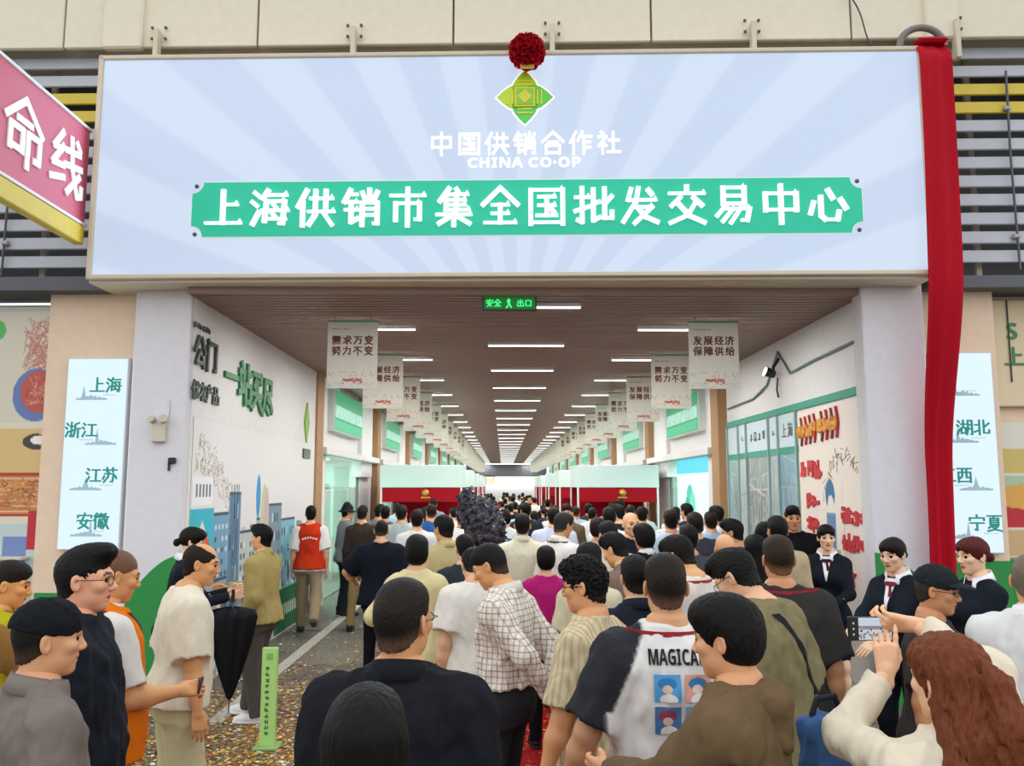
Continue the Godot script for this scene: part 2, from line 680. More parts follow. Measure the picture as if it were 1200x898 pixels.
# ---------------------------------------------------------------- heads, hair and hands (local: face towards -z, y up)
func head_arrays(sex: String, old := false) -> Array:
	var f := Field.new()
	var w := 0.94 if sex == "f" else 1.0
	f.ell(Vector3(0, 0.028, 0.012), Vector3(0.075 * w, 0.088, 0.096), 0.02)
	f.ell(Vector3(0, -0.035, -0.030), Vector3(0.058 * w, 0.080, 0.062), 0.035)
	var jaw := 0.046 if sex == "f" else 0.054
	f.ell(Vector3(0, -0.066, -0.018), Vector3(jaw, 0.040, 0.055), 0.03)
	f.ell(Vector3(0, -0.100, -0.064), Vector3(0.022, 0.016, 0.020), 0.03)      # chin
	for s in [-1, 1]:
		f.ell(Vector3(0.043 * s * w, -0.020, -0.062), Vector3(0.022, 0.020, 0.022), 0.02)   # cheek
		f.cap(Vector3(0.014 * s, 0.020, -0.086), Vector3(0.048 * s, 0.020, -0.066), 0.010, 0.008, 0.02)   # brow
		f.ell(Vector3(0.032 * s, 0.001, -0.096), Vector3(0.017, 0.010, 0.013), 0.012, 1)   # eye socket
		f.ell(Vector3(0.012 * s, -0.034, -0.094), Vector3(0.008, 0.007, 0.010), 0.006)   # nostril wing
		f.ell(Vector3(0.079 * s * w, -0.008, 0.014), Vector3(0.008, 0.031, 0.018), 0.006, 0, Basis(Vector3.UP, 0.35 * s) * Basis(Vector3.RIGHT, 0.15))
		f.ell(Vector3(0.086 * s * w, -0.006, 0.008), Vector3(0.006, 0.018, 0.009), 0.004, 1, Basis(Vector3.UP, 0.35 * s))
	f.cap(Vector3(0, 0.010, -0.086), Vector3(0, -0.028, -0.106), 0.008, 0.0125, 0.016)   # nose
	f.cap(Vector3(-0.018, -0.060, -0.080), Vector3(0.018, -0.060, -0.080), 0.0055, 0.0055, 0.008)
	f.cap(Vector3(0, -0.0585, -0.089), Vector3(0, -0.060, -0.088), 0.006, 0.006, 0.014)
	f.cap(Vector3(-0.013, -0.071, -0.082), Vector3(0.013, -0.071, -0.082), 0.0065, 0.0065, 0.010)
	f.cap(Vector3(-0.024, -0.0655, -0.088), Vector3(0.024, -0.0655, -0.088), 0.002, 0.002, 0.004, false, 1)   # mouth line
	var nr := 0.044 if sex == "f" else 0.052
	f.cap(Vector3(0, -0.04, 0.020), Vector3(0, -0.165, 0.030), nr, nr + 0.003, 0.03)
	var a := f.nets(0.004)
	var cs := PackedColorArray()
	var lip := Color(0.78, 0.30, 0.30) if sex == "f" else Color(0.80, 0.52, 0.48)
	for v: Vector3 in a[0]:
		var c := Color.WHITE
		if v.z < -0.072:
			var e := Vector2(v.x / 0.023, (v.y + 0.0645) / 0.0115).length()
			if e < 1.15: c = c.lerp(lip, clampf((1.15 - e) * 4.0, 0, 1))
			if absf(v.y + 0.0655) < 0.0025 and absf(v.x) < 0.022: c = Color(0.45, 0.2, 0.18)
		var ax := absf(v.x)
		if v.z < -0.055 and ax > 0.012 and ax < 0.054:
			var by := 0.024 + 0.004 * sin((ax - 0.012) / 0.042 * PI) - (0.004 if ax > 0.045 else 0.0)
			if absf(v.y - by) < (0.0038 if sex == "f" else 0.0052): c = Color(0.12, 0.09, 0.08)
		cs.append(c)
	a.append(cs)
	# eyes: whites, dark irises, lash line
	for s in [-1, 1]:
		var c := Vector3(0.032 * s, 0.001, -0.0745)
		var vs := PackedVector3Array()
		var vn := PackedVector3Array()
		var vi := PackedInt32Array()
		for r in 13:
			for q in 21:
				var th := PI * r / 12
				var n := Vector3(sin(th) * cos(TAU * q / 20), cos(th), sin(th) * sin(TAU * q / 20))
				vs.append(n * 0.0128)
				vn.append(n)
				if r < 12 and q < 20:
					var o := r * 21 + q
					vi.append_array([o, o + 1, o + 22, o, o + 22, o + 21])
		var col := PackedColorArray()
		for v: Vector3 in vs:
			var rr := Vector2(v.x, v.y).length()
			if v.z < 0 and rr < 0.0050: col.append(Color(0.05, 0.03, 0.025))
			elif v.y > 0.0062: col.append(Color(0.10, 0.06, 0.05))
			elif v.y < -0.0055: col.append(Color(0.9, 0.75, 0.68))
			else: col.append(Color(1.25, 1.35, 1.5))
		join(a, [vs, vn, vi, col], Transform3D(Basis(), c))
	return a

func hand_arrays(curl: float, thumb: float, pointing := false) -> Array:
	# right hand hanging: fingers down, thumb forward (-z), palm towards -x
	var f := Field.new()
	var zs := [-0.031, -0.0105, 0.0105, 0.030]
	var ls := [0.070, 0.078, 0.073, 0.057]
	var ky := [-0.086, -0.090, -0.086, -0.078]
	for i in 4:
		f.cap(Vector3(0, -0.008, zs[i] * 0.55), Vector3(0.002, ky[i], zs[i]), 0.0135, 0.0115, 0.014)
	f.ell(Vector3(-0.006, -0.045, -0.026), Vector3(0.013, 0.032, 0.016), 0.012)
	for i in 4:
		var a := 0.10 + 0.5 * curl
		if pointing and i == 0: a = 0.05
		var p := Vector3(0.002, ky[i], zs[i])
		var l: float = ls[i]
		var r := 0.0088 if i < 3 else 0.0078
		var seg := [0.45, 0.31, 0.24]
		var step := 0.9 * curl if not (pointing and i == 0) else 0.08
		for k in 3:
			var dir := Vector3(-sin(a), -cos(a), zs[i] * (0.9 - curl)).normalized()
			var q: Vector3 = p + dir * l * seg[k]
			f.cap(p, q, r, r - 0.0009, 0.005)
			p = q
			r -= 0.0009
			a += step
	var t0 := Vector3(-0.006, -0.022, -0.028)
	var t1 := t0 + Vector3(-0.010 - 0.012 * thumb, -0.030, -0.024 + 0.010 * thumb)
	var t2 := t1 + Vector3(-0.006 - 0.016 * thumb, -0.028, -0.010 + 0.012 * thumb)
	f.cap(t0, t1, 0.0125, 0.0105, 0.010)
	f.cap(t1, t2, 0.0105, 0.0085, 0.006)
	f.cap(Vector3(0, 0.03, 0), Vector3(0, -0.012, 0), 0.026, 0.024, 0.012)
	var a2 := f.nets(0.0036)
	return a2

func hair_arrays(kind: String) -> Array:
	var f := Field.new()
	f.noise = wrinkle(7, 1.0)
	f.nscale = Vector3(75, 75, 75)
	f.namp = 0.003
	f.ragged = 0.012
	var cell := 0.005
	var face := func(y: float, zz := -0.125, wide := 0.074):
		f.ell(Vector3(0, y, zz), Vector3(wide, 0.112, 0.076), 0.016, 1)
	var ears := func(r := 0.034):
		for s in [-1, 1]: f.ell(Vector3(0.088 * s, -0.022, 0.000), Vector3(0.026, r + 0.012, r), 0.008, 1)
	match kind:
		"short":       # neat short crop
			f.cap(Vector3(0, -0.010, 0.030), Vector3(0, -0.085, 0.034), 0.067, 0.0555, 0.03)
			f.ell(Vector3(0, 0.036, 0.014), Vector3(0.080, 0.092, 0.102), 0.02)
			f.ell(Vector3(0, 0.075, -0.020), Vector3(0.070, 0.056, 0.082), 0.02)
			face.call(-0.058)
			ears.call()
			f.planes.append(Plane(Vector3(0, -0.93, -0.36), 0.052))
		"side":        # short, longer on top and swept
			f.cap(Vector3(0, -0.010, 0.030), Vector3(0, -0.085, 0.034), 0.067, 0.0555, 0.03)
			f.ell(Vector3(0, 0.036, 0.014), Vector3(0.079, 0.092, 0.101), 0.02)
			f.ell(Vector3(0.008, 0.088, -0.030), Vector3(0.068, 0.054, 0.086), 0.02, 0, Basis(Vector3.FORWARD, 0.15))
			face.call(-0.050)
			ears.call()
			f.planes.append(Plane(Vector3(0, -0.93, -0.36), 0.054))
			f.namp = 0.005
		"quiff":       # shaved sides, tall swept-up top
			f.cap(Vector3(0, -0.010, 0.030), Vector3(0, -0.085, 0.034), 0.067, 0.0555, 0.03)
			f.ell(Vector3(0, 0.034, 0.014), Vector3(0.0775, 0.090, 0.0985), 0.02)
			f.ell(Vector3(0, 0.090, -0.018), Vector3(0.064, 0.050, 0.086), 0.02, 0, Basis(Vector3.RIGHT, 0.12))
			f.ell(Vector3(0, 0.110, -0.068), Vector3(0.050, 0.028, 0.036), 0.02)
			face.call(-0.052)
			ears.call(0.03)
			f.planes.append(Plane(Vector3(0, -0.93, -0.36), 0.050))
			f.namp = 0.0035
			f.nscale = Vector3(110, 40, 110)
		"buzz":        # cropped to the skull
			f.cap(Vector3(0, -0.010, 0.030), Vector3(0, -0.085, 0.034), 0.067, 0.0555, 0.03)
			f.ell(Vector3(0, 0.030, 0.013), Vector3(0.0765, 0.0895, 0.0975), 0.02)
			face.call(-0.040)
			ears.call(0.03)
			f.planes.append(Plane(Vector3(0, -0.93, -0.36), 0.044))
			f.namp = 0.001
		"fade":        # dark top, cropped back
			f.cap(Vector3(0, -0.010, 0.030), Vector3(0, -0.085, 0.034), 0.067, 0.0555, 0.03)
			f.ell(Vector3(0, 0.031, 0.013), Vector3(0.0768, 0.0895, 0.0978), 0.02)
			f.ell(Vector3(0, 0.068, -0.004), Vector3(0.072, 0.060, 0.090), 0.02)
			face.call(-0.050)
			ears.call(0.032)
			f.planes.append(Plane(Vector3(0, -0.93, -0.36), 0.048))
			f.namp = 0.002
		"curly":
			f.cap(Vector3(0, -0.010, 0.030), Vector3(0, -0.085, 0.034), 0.067, 0.0555, 0.03)
			f.ell(Vector3(0, 0.034, 0.014), Vector3(0.083, 0.094, 0.105), 0.02)
			f.ell(Vector3(0, 0.082, -0.018), Vector3(0.078, 0.062, 0.096), 0.02)
			face.call(-0.058)
			ears.call(0.03)
			f.planes.append(Plane(Vector3(0, -0.93, -0.36), 0.052))
			f.nscale = Vector3(48, 48, 48)
			f.namp = 0.011
			cell = 0.004
		"balding":     # fringe around a bare crown
			f.cap(Vector3(0, -0.010, 0.030), Vector3(0, -0.085, 0.034), 0.067, 0.0555, 0.03)
			f.ell(Vector3(0, 0.030, 0.014), Vector3(0.0785, 0.090, 0.100), 0.02)
			f.ell(Vector3(0, 0.125, -0.045), Vector3(0.060, 0.070, 0.105), 0.015, 1)
			face.call(-0.030)
			ears.call(0.03)
			f.planes.append(Plane(Vector3(0, -0.93, -0.36), 0.050))
			f.namp = 0.004
		"bob":         # helmet of short female hair over the ears
			f.ell(Vector3(0, 0.036, 0.014), Vector3(0.088, 0.096, 0.108), 0.02)
			f.ell(Vector3(0, -0.030, 0.030), Vector3(0.086, 0.080, 0.085), 0.04)
			f.ell(Vector3(0, 0.070, -0.030), Vector3(0.080, 0.062, 0.086), 0.03)
			face.call(-0.070, -0.135)
			f.planes.append(Plane(Vector3(0, -0.98, -0.2), 0.088))
			f.nscale = Vector3(70, 18, 70)
		"nape":        # short female hair, ears free
			f.ell(Vector3(0, 0.038, 0.016), Vector3(0.087, 0.096, 0.110), 0.02)
			f.ell(Vector3(0, -0.020, 0.042), Vector3(0.076, 0.075, 0.072), 0.04)
			f.ell(Vector3(0, 0.078, -0.025), Vector3(0.076, 0.058, 0.088), 0.03)
			face.call(-0.064, -0.125)
			ears.call(0.026)
			f.planes.append(Plane(Vector3(0, -0.98, -0.2), 0.078))
			f.nscale = Vector3(60, 25, 60)
		"long":        # straight hair down the back
			f.ell(Vector3(0, 0.036, 0.014), Vector3(0.084, 0.095, 0.106), 0.02)
			f.cap(Vector3(0, 0.02, 0.045), Vector3(0, -0.26, 0.085), 0.080, 0.070, 0.05)
			for s in [-1, 1]: f.cap(Vector3(0.062 * s, 0.0, 0.02), Vector3(0.066 * s, -0.22, 0.04), 0.030, 0.024, 0.04)
			f.ell(Vector3(0, 0.06, -0.02), Vector3(0.076, 0.066, 0.088), 0.03)
			face.call(-0.075, -0.125)
			f.cap(Vector3(0, -0.02, -0.01), Vector3(0, -0.4, -0.01), 0.050, 0.06, 0.02, false, 1)
			f.nscale = Vector3(70, 12, 70)
		"bun":         # smooth hair, parted, low bun
			f.ell(Vector3(0, 0.034, 0.014), Vector3(0.083, 0.094, 0.103), 0.02)
			f.ell(Vector3(0, 0.060, -0.030), Vector3(0.074, 0.058, 0.078), 0.02)
			f.ell(Vector3(0, -0.022, 0.122), Vector3(0.036, 0.034, 0.030), 0.012)
			face.call(-0.056, -0.120, 0.066)
			for s in [-1, 1]: f.ell(Vector3(0.090 * s, -0.034, 0.002), Vector3(0.024, 0.030, 0.024), 0.008, 1)
			f.planes.append(Plane(Vector3(0, -0.93, -0.36), 0.050))
			f.nscale = Vector3(60, 60, 60)
			f.namp = 0.0018
		"tail":        # tied back
			f.ell(Vector3(0, 0.034, 0.014), Vector3(0.080, 0.092, 0.102), 0.02)
			f.ell(Vector3(0, 0.035, 0.118), Vector3(0.026, 0.026, 0.024), 0.012)
			f.cap(Vector3(0, 0.03, 0.128), Vector3(0, -0.06, 0.142), 0.030, 0.028, 0.02)
			f.cap(Vector3(0, -0.06, 0.142), Vector3(0, -0.17, 0.122), 0.028, 0.012, 0.02)
			face.call(-0.048, -0.122)
			ears.call(0.026)
			f.planes.append(Plane(Vector3(0, -0.96, -0.28), 0.19))
			f.nscale = Vector3(60, 20, 60)
			# only the tail hangs below the nape
			f.ell(Vector3(0, -0.13, 0.02), Vector3(0.09, 0.078, 0.088), 0.01, 1)
		"wavy":        # long wavy hair, half tied up
			f.ell(Vector3(0, 0.036, 0.014), Vector3(0.084, 0.095, 0.106), 0.02)
			f.ell(Vector3(0, 0.060, -0.015), Vector3(0.078, 0.062, 0.090), 0.02)
			f.cap(Vector3(0, 0.02, 0.040), Vector3(0, -0.15, 0.085), 0.082, 0.082, 0.04)
			f.cap(Vector3(0, -0.15, 0.085), Vector3(0.01, -0.34, 0.10), 0.080, 0.058, 0.04)
			f.cap(Vector3(0, 0.058, 0.118), Vector3(0.006, 0.0, 0.160), 0.016, 0.036, 0.006)
			f.cap(Vector3(0.006, 0.0, 0.160), Vector3(0.004, -0.10, 0.185), 0.036, 0.048, 0.02)
			f.cap(Vector3(0.004, -0.10, 0.185), Vector3(0.0, -0.27, 0.165), 0.048, 0.032, 0.02)
			for s in [-1, 1]:
				f.cap(Vector3(0.060 * s, -0.05, 0.03), Vector3(0.082 * s, -0.22, 0.08), 0.034, 0.030, 0.03)
				f.cap(Vector3(0.082 * s, -0.22, 0.08), Vector3(0.060 * s, -0.32, 0.10), 0.030, 0.018, 0.03)
				f.cap(Vector3(0.060 * s, -0.30, 0.10), Vector3(0.115 * s, -0.335, 0.09), 0.016, 0.008, 0.02)
			face.call(-0.066, -0.125)
			f.cap(Vector3(0, -0.02, -0.012), Vector3(0, -0.4, -0.012), 0.050, 0.06, 0.02, false, 1)
			for s in [-1, 1]: f.ell(Vector3(0.088 * s, -0.020, -0.005), Vector3(0.022, 0.040, 0.026), 0.008, 1)
			f.nscale = Vector3(42, 16, 42)
			f.namp = 0.009
			cell = 0.0042
	var a := f.nets(cell)
	# clippered hair: the scalp shows through towards the nape and the temples
	var cs := PackedColorArray()
	var clipped := kind in ["short", "side", "quiff", "fade", "buzz", "curly"]
	var depth := 0.06 if kind in ["fade", "buzz"] else 0.034
	for v: Vector3 in a[0]:
		var c := Color(1, 1, 1) / 16.0
		if clipped:
			var e := f.planes[0].distance_to(v)
			var t := clampf((e + depth) / depth, 0, 1) * (0.85 + 0.5 * f.noise.get_noise_3dv(v * 160.0))
			c = c.lerp(Color(1.0, 0.78, 0.62), clampf(t, 0, 1) * (0.75 if kind in ["fade", "buzz"] else 0.40))
		c.a = 1.0
		cs.append(c)
	a.append(cs)
	return a

func cap_arrays(brim: float) -> Array:
	# soft cap; the brim points forward
	var f := Field.new()
	f.ell(Vector3(0, 0.046, 0.010), Vector3(0.088, 0.090, 0.110), 0.02)
	f.planes.append(Plane(Vector3(0, -1, 0.16).normalized(), -0.022))
	f.noise = wrinkle(3, 1.0)
	f.nscale = Vector3(28, 28, 28)
	f.namp = 0.004
	var a := f.nets(0.0045)
	var b := empty_arrays(false)
	join(b, a, Transform3D())
	if brim > 0.0:
		var g := Field.new()
		g.ell(Vector3(0, 0.034, -0.085), Vector3(0.082, 0.024, 0.095), 0.01)
		g.ell(Vector3(0, 0.020, -0.085), Vector3(0.090, 0.026, 0.105), 0.003, 1)
		g.planes.append(Plane(Vector3(0, 0, 1), -0.06))
		join(b, g.nets(0.004), Transform3D())
	return b

func bucket_hat_arrays() -> Array:
	var f := Field.new()
	f.cap(Vector3(0, 0.02, 0.01), Vector3(0, 0.105, 0.012), 0.10, 0.072, 0.02)
	f.ell(Vector3(0, 0.016, 0.01), Vector3(0.145, 0.026, 0.15), 0.015)
	f.planes.append(Plane(Vector3(0, -1, 0), -0.004))
	return f.nets(0.006)

func glasses_mesh(round_ := false) -> Mesh:
	var st := st_new()
	for s in [-1.0, 1.0]:
		var pts := []
		for k in 16:
			var a := TAU * k / 16
			var x := cos(a) * 0.024
			var y := sin(a) * (0.020 if round_ else 0.015)
			pts.append(Vector3(s * 0.032 + x, 0.000 + y, -0.104 + absf(s * 0.032 + x) * 0.18))
		tube(st, pts, 0.0016, 5, true)
		tube(st, [Vector3(s * 0.056, 0.006, -0.094), Vector3(s * 0.079, 0.006, -0.075), Vector3(s * 0.084, 0.004, 0.010), Vector3(s * 0.080, -0.018, 0.026)], 0.0016, 5)
	tube(st, [Vector3(-0.009, 0.004, -0.103), Vector3(0, 0.007, -0.106), Vector3(0.009, 0.004, -0.103)], 0.0015, 5)
	return st.commit()

func shoe_arrays() -> Array:
	var f := Field.new()
	f.cap(Vector3(0, 0.045, 0.035), Vector3(0, 0.040, -0.10), 0.040, 0.042, 0.03)
	f.cap(Vector3(0, 0.036, -0.10), Vector3(0.004, 0.028, -0.17), 0.042, 0.034, 0.03)
	f.cap(Vector3(0, 0.06, 0.02), Vector3(0, 0.10, 0.02), 0.042, 0.044, 0.03, true)
	f.planes.append(Plane(Vector3(0, -1, 0), -0.012))
	return f.nets(0.008)

func sole_arrays() -> Array:
	var f := Field.new()
	f.cap(Vector3(0, 0.014, 0.038), Vector3(0, 0.014, -0.10), 0.043, 0.046, 0.02)
	f.cap(Vector3(0, 0.014, -0.10), Vector3(0.004, 0.014, -0.172), 0.046, 0.038, 0.02)
	f.planes.append(Plane(Vector3(0, 1, 0), 0.026))
	f.planes.append(Plane(Vector3(0, -1, 0), 0.0))
	return f.nets(0.008)

func heel_shoe_arrays() -> Array:
	var f := Field.new()
	f.cap(Vector3(0, 0.075, 0.035), Vector3(0, 0.045, -0.09), 0.030, 0.036, 0.02)
	f.cap(Vector3(0, 0.034, -0.09), Vector3(0.0, 0.022, -0.16), 0.035, 0.020, 0.02)
	f.cap(Vector3(0, 0.07, 0.045), Vector3(0, 0.0, 0.05), 0.020, 0.010, 0.012, true)
	f.ell(Vector3(0, 0.105, -0.01), Vector3(0.028, 0.035, 0.075), 0.01, 1)
	f.planes.append(Plane(Vector3(0, -1, 0), 0.0))
	return f.nets(0.006)

# ---------------------------------------------------------------- people (built 1.75 m tall facing -z, then scaled, turned and placed)
const PELVIS := Vector3(0, 0.95, 0)

func bend(S: Vector3, W: Vector3, l1: float, l2: float, pole: Vector3) -> Array:
	var d := W - S
	var L := minf(d.length(), (l1 + l2) * 0.998)
	var n := d.normalized()
	var x := (l1 * l1 - l2 * l2 + L * L) / (2.0 * L)
	var q := (pole - n * pole.dot(n)).normalized()
	return [S + n * x + q * sqrt(maxf(l1 * l1 - x * x, 0.0)), S + n * L]

func pose(s: Dictionary) -> Dictionary:
	var j := {}
	var fem: bool = s.get("sex", "m") == "f"
	var w: float = s.get("w", 1.0)
	var T := Transform3D(Basis(), PELVIS) * Transform3D(Basis(Vector3.UP, s.get("twist", 0.0)) * Basis(Vector3.RIGHT, -s.get("lean", 0.03)), Vector3.ZERO) * Transform3D(Basis(), -PELVIS)
	j.T = T
	var shw := (0.145 if fem else 0.166) * lerpf(1.0, w, 0.6)
	var shr: float = s.get("shrug", 0.0)
	for side in ["l", "r"]:
		var g := -1.0 if side == "l" else 1.0
		var S: Vector3 = T * Vector3(g * shw, 1.378 + shr, 0.012)
		var tgt: Vector3 = s.get(side + "h", Vector3(g * (0.235 + 0.03 * (w - 1.0) * 4.0), 0.86, -0.02))
		var pole: Vector3 = s.get(side + "p", Vector3(g * 0.35, -0.2, 1.0))
		var b := bend(S, tgt, 0.285, 0.245, pole)
		j[side + "S"] = S
		j[side + "E"] = b[0]
		j[side + "W"] = b[1]
		var dir: Vector3 = s.get(side + "d", (b[1] - b[0]).normalized())
		dir = dir.normalized()
		var th: Vector3 = s.get(side + "t", Vector3(0, 0, -1))
		var z := -(th - dir * th.dot(dir)).normalized()
		var y := -dir
		var x := y.cross(z)
		var hb := Basis(x, y, z)
		if side == "l": hb = Basis(-x, y, z)
		var hs := 0.93 if fem else 1.0
		j[side + "H"] = Transform3D(hb.scaled_local(Vector3.ONE * hs), b[1])
		var foot: Vector3 = s.get(side + "f", Vector3(g * 0.105, 0.085, 0.03))
		var hip := Vector3(g * 0.086, 0.90, 0)
		var k := bend(hip, foot, 0.415, 0.41, Vector3(g * 0.12, 0, -1))
		j[side + "P"] = hip
		j[side + "K"] = k[0]
		j[side + "A"] = k[1]
		j[side + "Y"] = s.get(side + "y", -0.18 * g)      # toes turned out
		j[side + "X"] = s.get(side + "x", 0.0)            # heel lifted
	var neck: Vector3 = Vector3(0, 1.500, 0.012) + Vector3(0, 0, -s.get("poke", 0.0))
	j.N = T * neck
	var hb2: Basis = Basis(Vector3.UP, s.get("hy", 0.0)) * Basis(Vector3.RIGHT, -s.get("hp", 0.0)) * Basis(Vector3.FORWARD, s.get("hr", 0.0))
	j.HT = T * Transform3D(Basis(), neck) * Transform3D(hb2, Vector3.ZERO) * Transform3D(Basis().scaled(Vector3.ONE * s.get("head", 0.955)), Vector3(0, 0.112, -0.018))
	return j

# torso tables: y, half width, half depth, centre z
func torso(s: Dictionary, grow: float, hem: float, top: float, straight: float) -> Array:
	var fem: bool = s.get("sex", "m") == "f"
	var w: float = s.get("w", 1.0)
	var belly: float = s.get("belly", 0.0)
	var rows := [[0.78, 0.150, 0.105, 0.005], [0.88, 0.168, 0.118, 0.010], [0.96, 0.162, 0.112, 0.006], [1.06, 0.148, 0.102, 0.0], [1.16, 0.148, 0.104, 0.0], [1.26, 0.160, 0.113, 0.0], [1.34, 0.158, 0.108, 0.006], [1.395, 0.132, 0.090, 0.012], [1.44, 0.092, 0.070, 0.016], [1.475, 0.068, 0.060, 0.014], [1.50, 0.062, 0.058, 0.010], [1.56, 0.055, 0.056, 0.004]]
	if fem: rows = [[0.78, 0.160, 0.110, 0.008], [0.88, 0.172, 0.122, 0.014], [0.96, 0.156, 0.108, 0.008], [1.06, 0.126, 0.090, 0.0], [1.16, 0.132, 0.094, -0.002], [1.26, 0.142, 0.108, -0.008], [1.34, 0.138, 0.098, 0.002], [1.395, 0.114, 0.080, 0.010], [1.44, 0.080, 0.062, 0.014], [1.475, 0.064, 0.054, 0.012], [1.50, 0.054, 0.050, 0.010], [1.56, 0.048, 0.049, 0.004]]
	var out := []
	var cw := 0.0
	var cd := 0.0
	for i in range(rows.size() - 1, -1, -1):
		var r: Array = rows[i].duplicate()
		var y: float = r[0]
		var f := 1.0 if y < 1.36 else lerpf(1.0, 0.35, clampf((y - 1.36) / 0.1, 0, 1))
		r[1] *= lerpf(1.0, w, f)
		r[2] *= lerpf(1.0, w, f)
		var bl := belly * exp(-pow((y - 1.05) / 0.12, 2.0))
		r[2] += bl * 0.5
		r[3] -= bl * 0.5
		r[1] += grow + bl * 0.25
		r[2] += grow
		if y < 1.30:           # cloth hangs from chest and shoulder blades
			r[1] = maxf(r[1], lerpf(r[1], cw, straight))
			r[2] = maxf(r[2], lerpf(r[2], cd, straight))
		if straight > 0.0 and y < 1.0: r[1] += 0.014; r[2] += 0.016
		cw = maxf(cw, r[1])
		cd = maxf(cd, r[2])
		out.push_front(r)
	# cut to hem .. top
	var cut := []
	for i in out.size() - 1:
		var a: Array = out[i]
		var b: Array = out[i + 1]
		if hem > a[0] and hem < b[0]:
			var t: float = (hem - a[0]) / (b[0] - a[0])
			cut.append([hem, lerpf(a[1], b[1], t), lerpf(a[2], b[2], t), lerpf(a[3], b[3], t)])
		if a[0] >= hem and a[0] <= top: cut.append(a)
		if top > a[0] and top < b[0]:
			var t: float = (top - a[0]) / (b[0] - a[0])
			cut.append([top, lerpf(a[1], b[1], t), lerpf(a[2], b[2], t), lerpf(a[3], b[3], t)])
	return cut

func traps(f: Field, j: Dictionary, s: Dictionary, r: float):
	for side in ["l", "r"]:
		var g := -1.0 if side == "l" else 1.0
		f.cap(j.T * Vector3(g * 0.040, 1.456, 0.016), j[side + "S"], r * 0.72, r, 0.05)

func body_field(s: Dictionary, j: Dictionary) -> Field:
	var f := Field.new()
	var fem: bool = s.get("sex", "m") == "f"
	var a := lerpf(1.0, s.get("w", 1.0), 0.7) * (0.86 if fem else 1.0)
	f.loft(torso(s, -0.004, 0.80, 1.50, 0.0), j.T, 0.04)
	traps(f, j, s, 0.042)
	var nb: Vector3 = j.T * Vector3(0, 1.43, 0.02)
	var hn: Vector3 = j.HT * Vector3(0, -0.12, 0.026)
	f.cap(nb, hn, 0.058 * (0.84 if fem else 1.0), 0.051 * (0.84 if fem else 1.0), 0.05)
	for side in ["l", "r"]:
		f.cap(j[side + "S"], j[side + "E"], 0.053 * a, 0.040 * a, 0.05)
		var E: Vector3 = j[side + "E"]
		var W: Vector3 = j[side + "W"]
		f.cap(E, E.lerp(W, 0.35), 0.039 * a, 0.042 * a, 0.03)
		f.cap(E.lerp(W, 0.35), W, 0.042 * a, 0.026 * a, 0.03)
		if s.get("bare_legs", false):
			var K: Vector3 = j[side + "K"]
			var A: Vector3 = j[side + "A"]
			f.cap(j[side + "P"], K, 0.080, 0.050, 0.04)
			f.cap(K, K.lerp(A, 0.35) + Vector3(0, 0, 0.012), 0.047, 0.050, 0.04)
			f.cap(K.lerp(A, 0.35) + Vector3(0, 0, 0.012), A, 0.050, 0.030, 0.04)
			f.cap(A, A + Vector3(0, -0.055, -0.10), 0.032, 0.026, 0.03)
	return f

func sleeve(f: Field, j: Dictionary, side: String, len_: float, ru: float, re: float, rw: float):
	var S: Vector3 = j[side + "S"]
	var E: Vector3 = j[side + "E"]
	var W: Vector3 = j[side + "W"]
	if len_ <= 1.0:
		f.cap(S, S.lerp(E, len_), ru, re, 0.06, true)
	else:
		f.cap(S, E, ru, re, 0.06)
		f.cap(E, E.lerp(W, len_ - 1.0), re, rw, 0.035, true)

func top_field(s: Dictionary, j: Dictionary) -> Field:
	var f := Field.new()
	var kind: String = s.get("top", "tee")
	var fem: bool = s.get("sex", "m") == "f"
	var w := lerpf(1.0, s.get("w", 1.0), 0.7) * (0.88 if fem else 1.0)
	var hem: float = s.get("hem", 0.83)
	var grow: float = s.get("grow", 0.016)
	f.loft(torso(s, grow, hem, s.get("neckline", 1.478), s.get("straight", 0.8)), j.T, 0.06)
	traps(f, j, s, 0.044 * w + grow * 0.7)
	if fem:
		for g in [-1, 1]: f.ell(j.T * Vector3(0.062 * g, 1.265, -0.095), Vector3(0.062, 0.060, 0.05), 0.05)
	var sl: float = s.get("sleeve", 0.74)
	var lo: float = s.get("loose", 0.0)
	for side in ["l", "r"]:
		if sl <= 1.0: sleeve(f, j, side, sl, (0.054 + lo) * w + grow * 0.5, (0.060 + lo * 1.6) * w + grow * 0.6, 0)
		else: sleeve(f, j, side, sl, (0.054 + lo) * w + grow * 0.5, (0.046 + lo) * w + grow * 0.5, (0.036 + lo * 0.8) * w + grow * 0.5)
	f.noise = wrinkle(s.get("seed", 1), 1.0)
	f.nscale = s.get("folds", Vector3(10, 4, 10))
	f.namp = s.get("fold", 0.010)
	return f

func vest_field(s: Dictionary, j: Dictionary) -> Field:
	var f := Field.new()
	f.loft(torso(s, 0.034, s.get("vest_hem", 0.86), 1.47, 0.85), j.T, 0.05)
	for g in [-1.0, 1.0]: f.cap(j.T * Vector3(g * 0.05, 1.445, 0.016), j.T * Vector3(g * 0.135, 1.405, 0.014), 0.052, 0.066, 0.05)
	for side in ["l", "r"]:      # armholes
		var S: Vector3 = j[side + "S"]
		var g := -1.0 if side == "l" else 1.0
		f.ell(j.T.affine_inverse().affine_inverse() * Vector3(g * 0.235, 1.32, 0.0), Vector3(0.075, 0.125, 0.11), 0.02, 1)
	f.noise = wrinkle(s.get("seed", 1) + 9, 1.0)
	f.nscale = Vector3(8, 6, 8)
	f.namp = 0.008
	return f

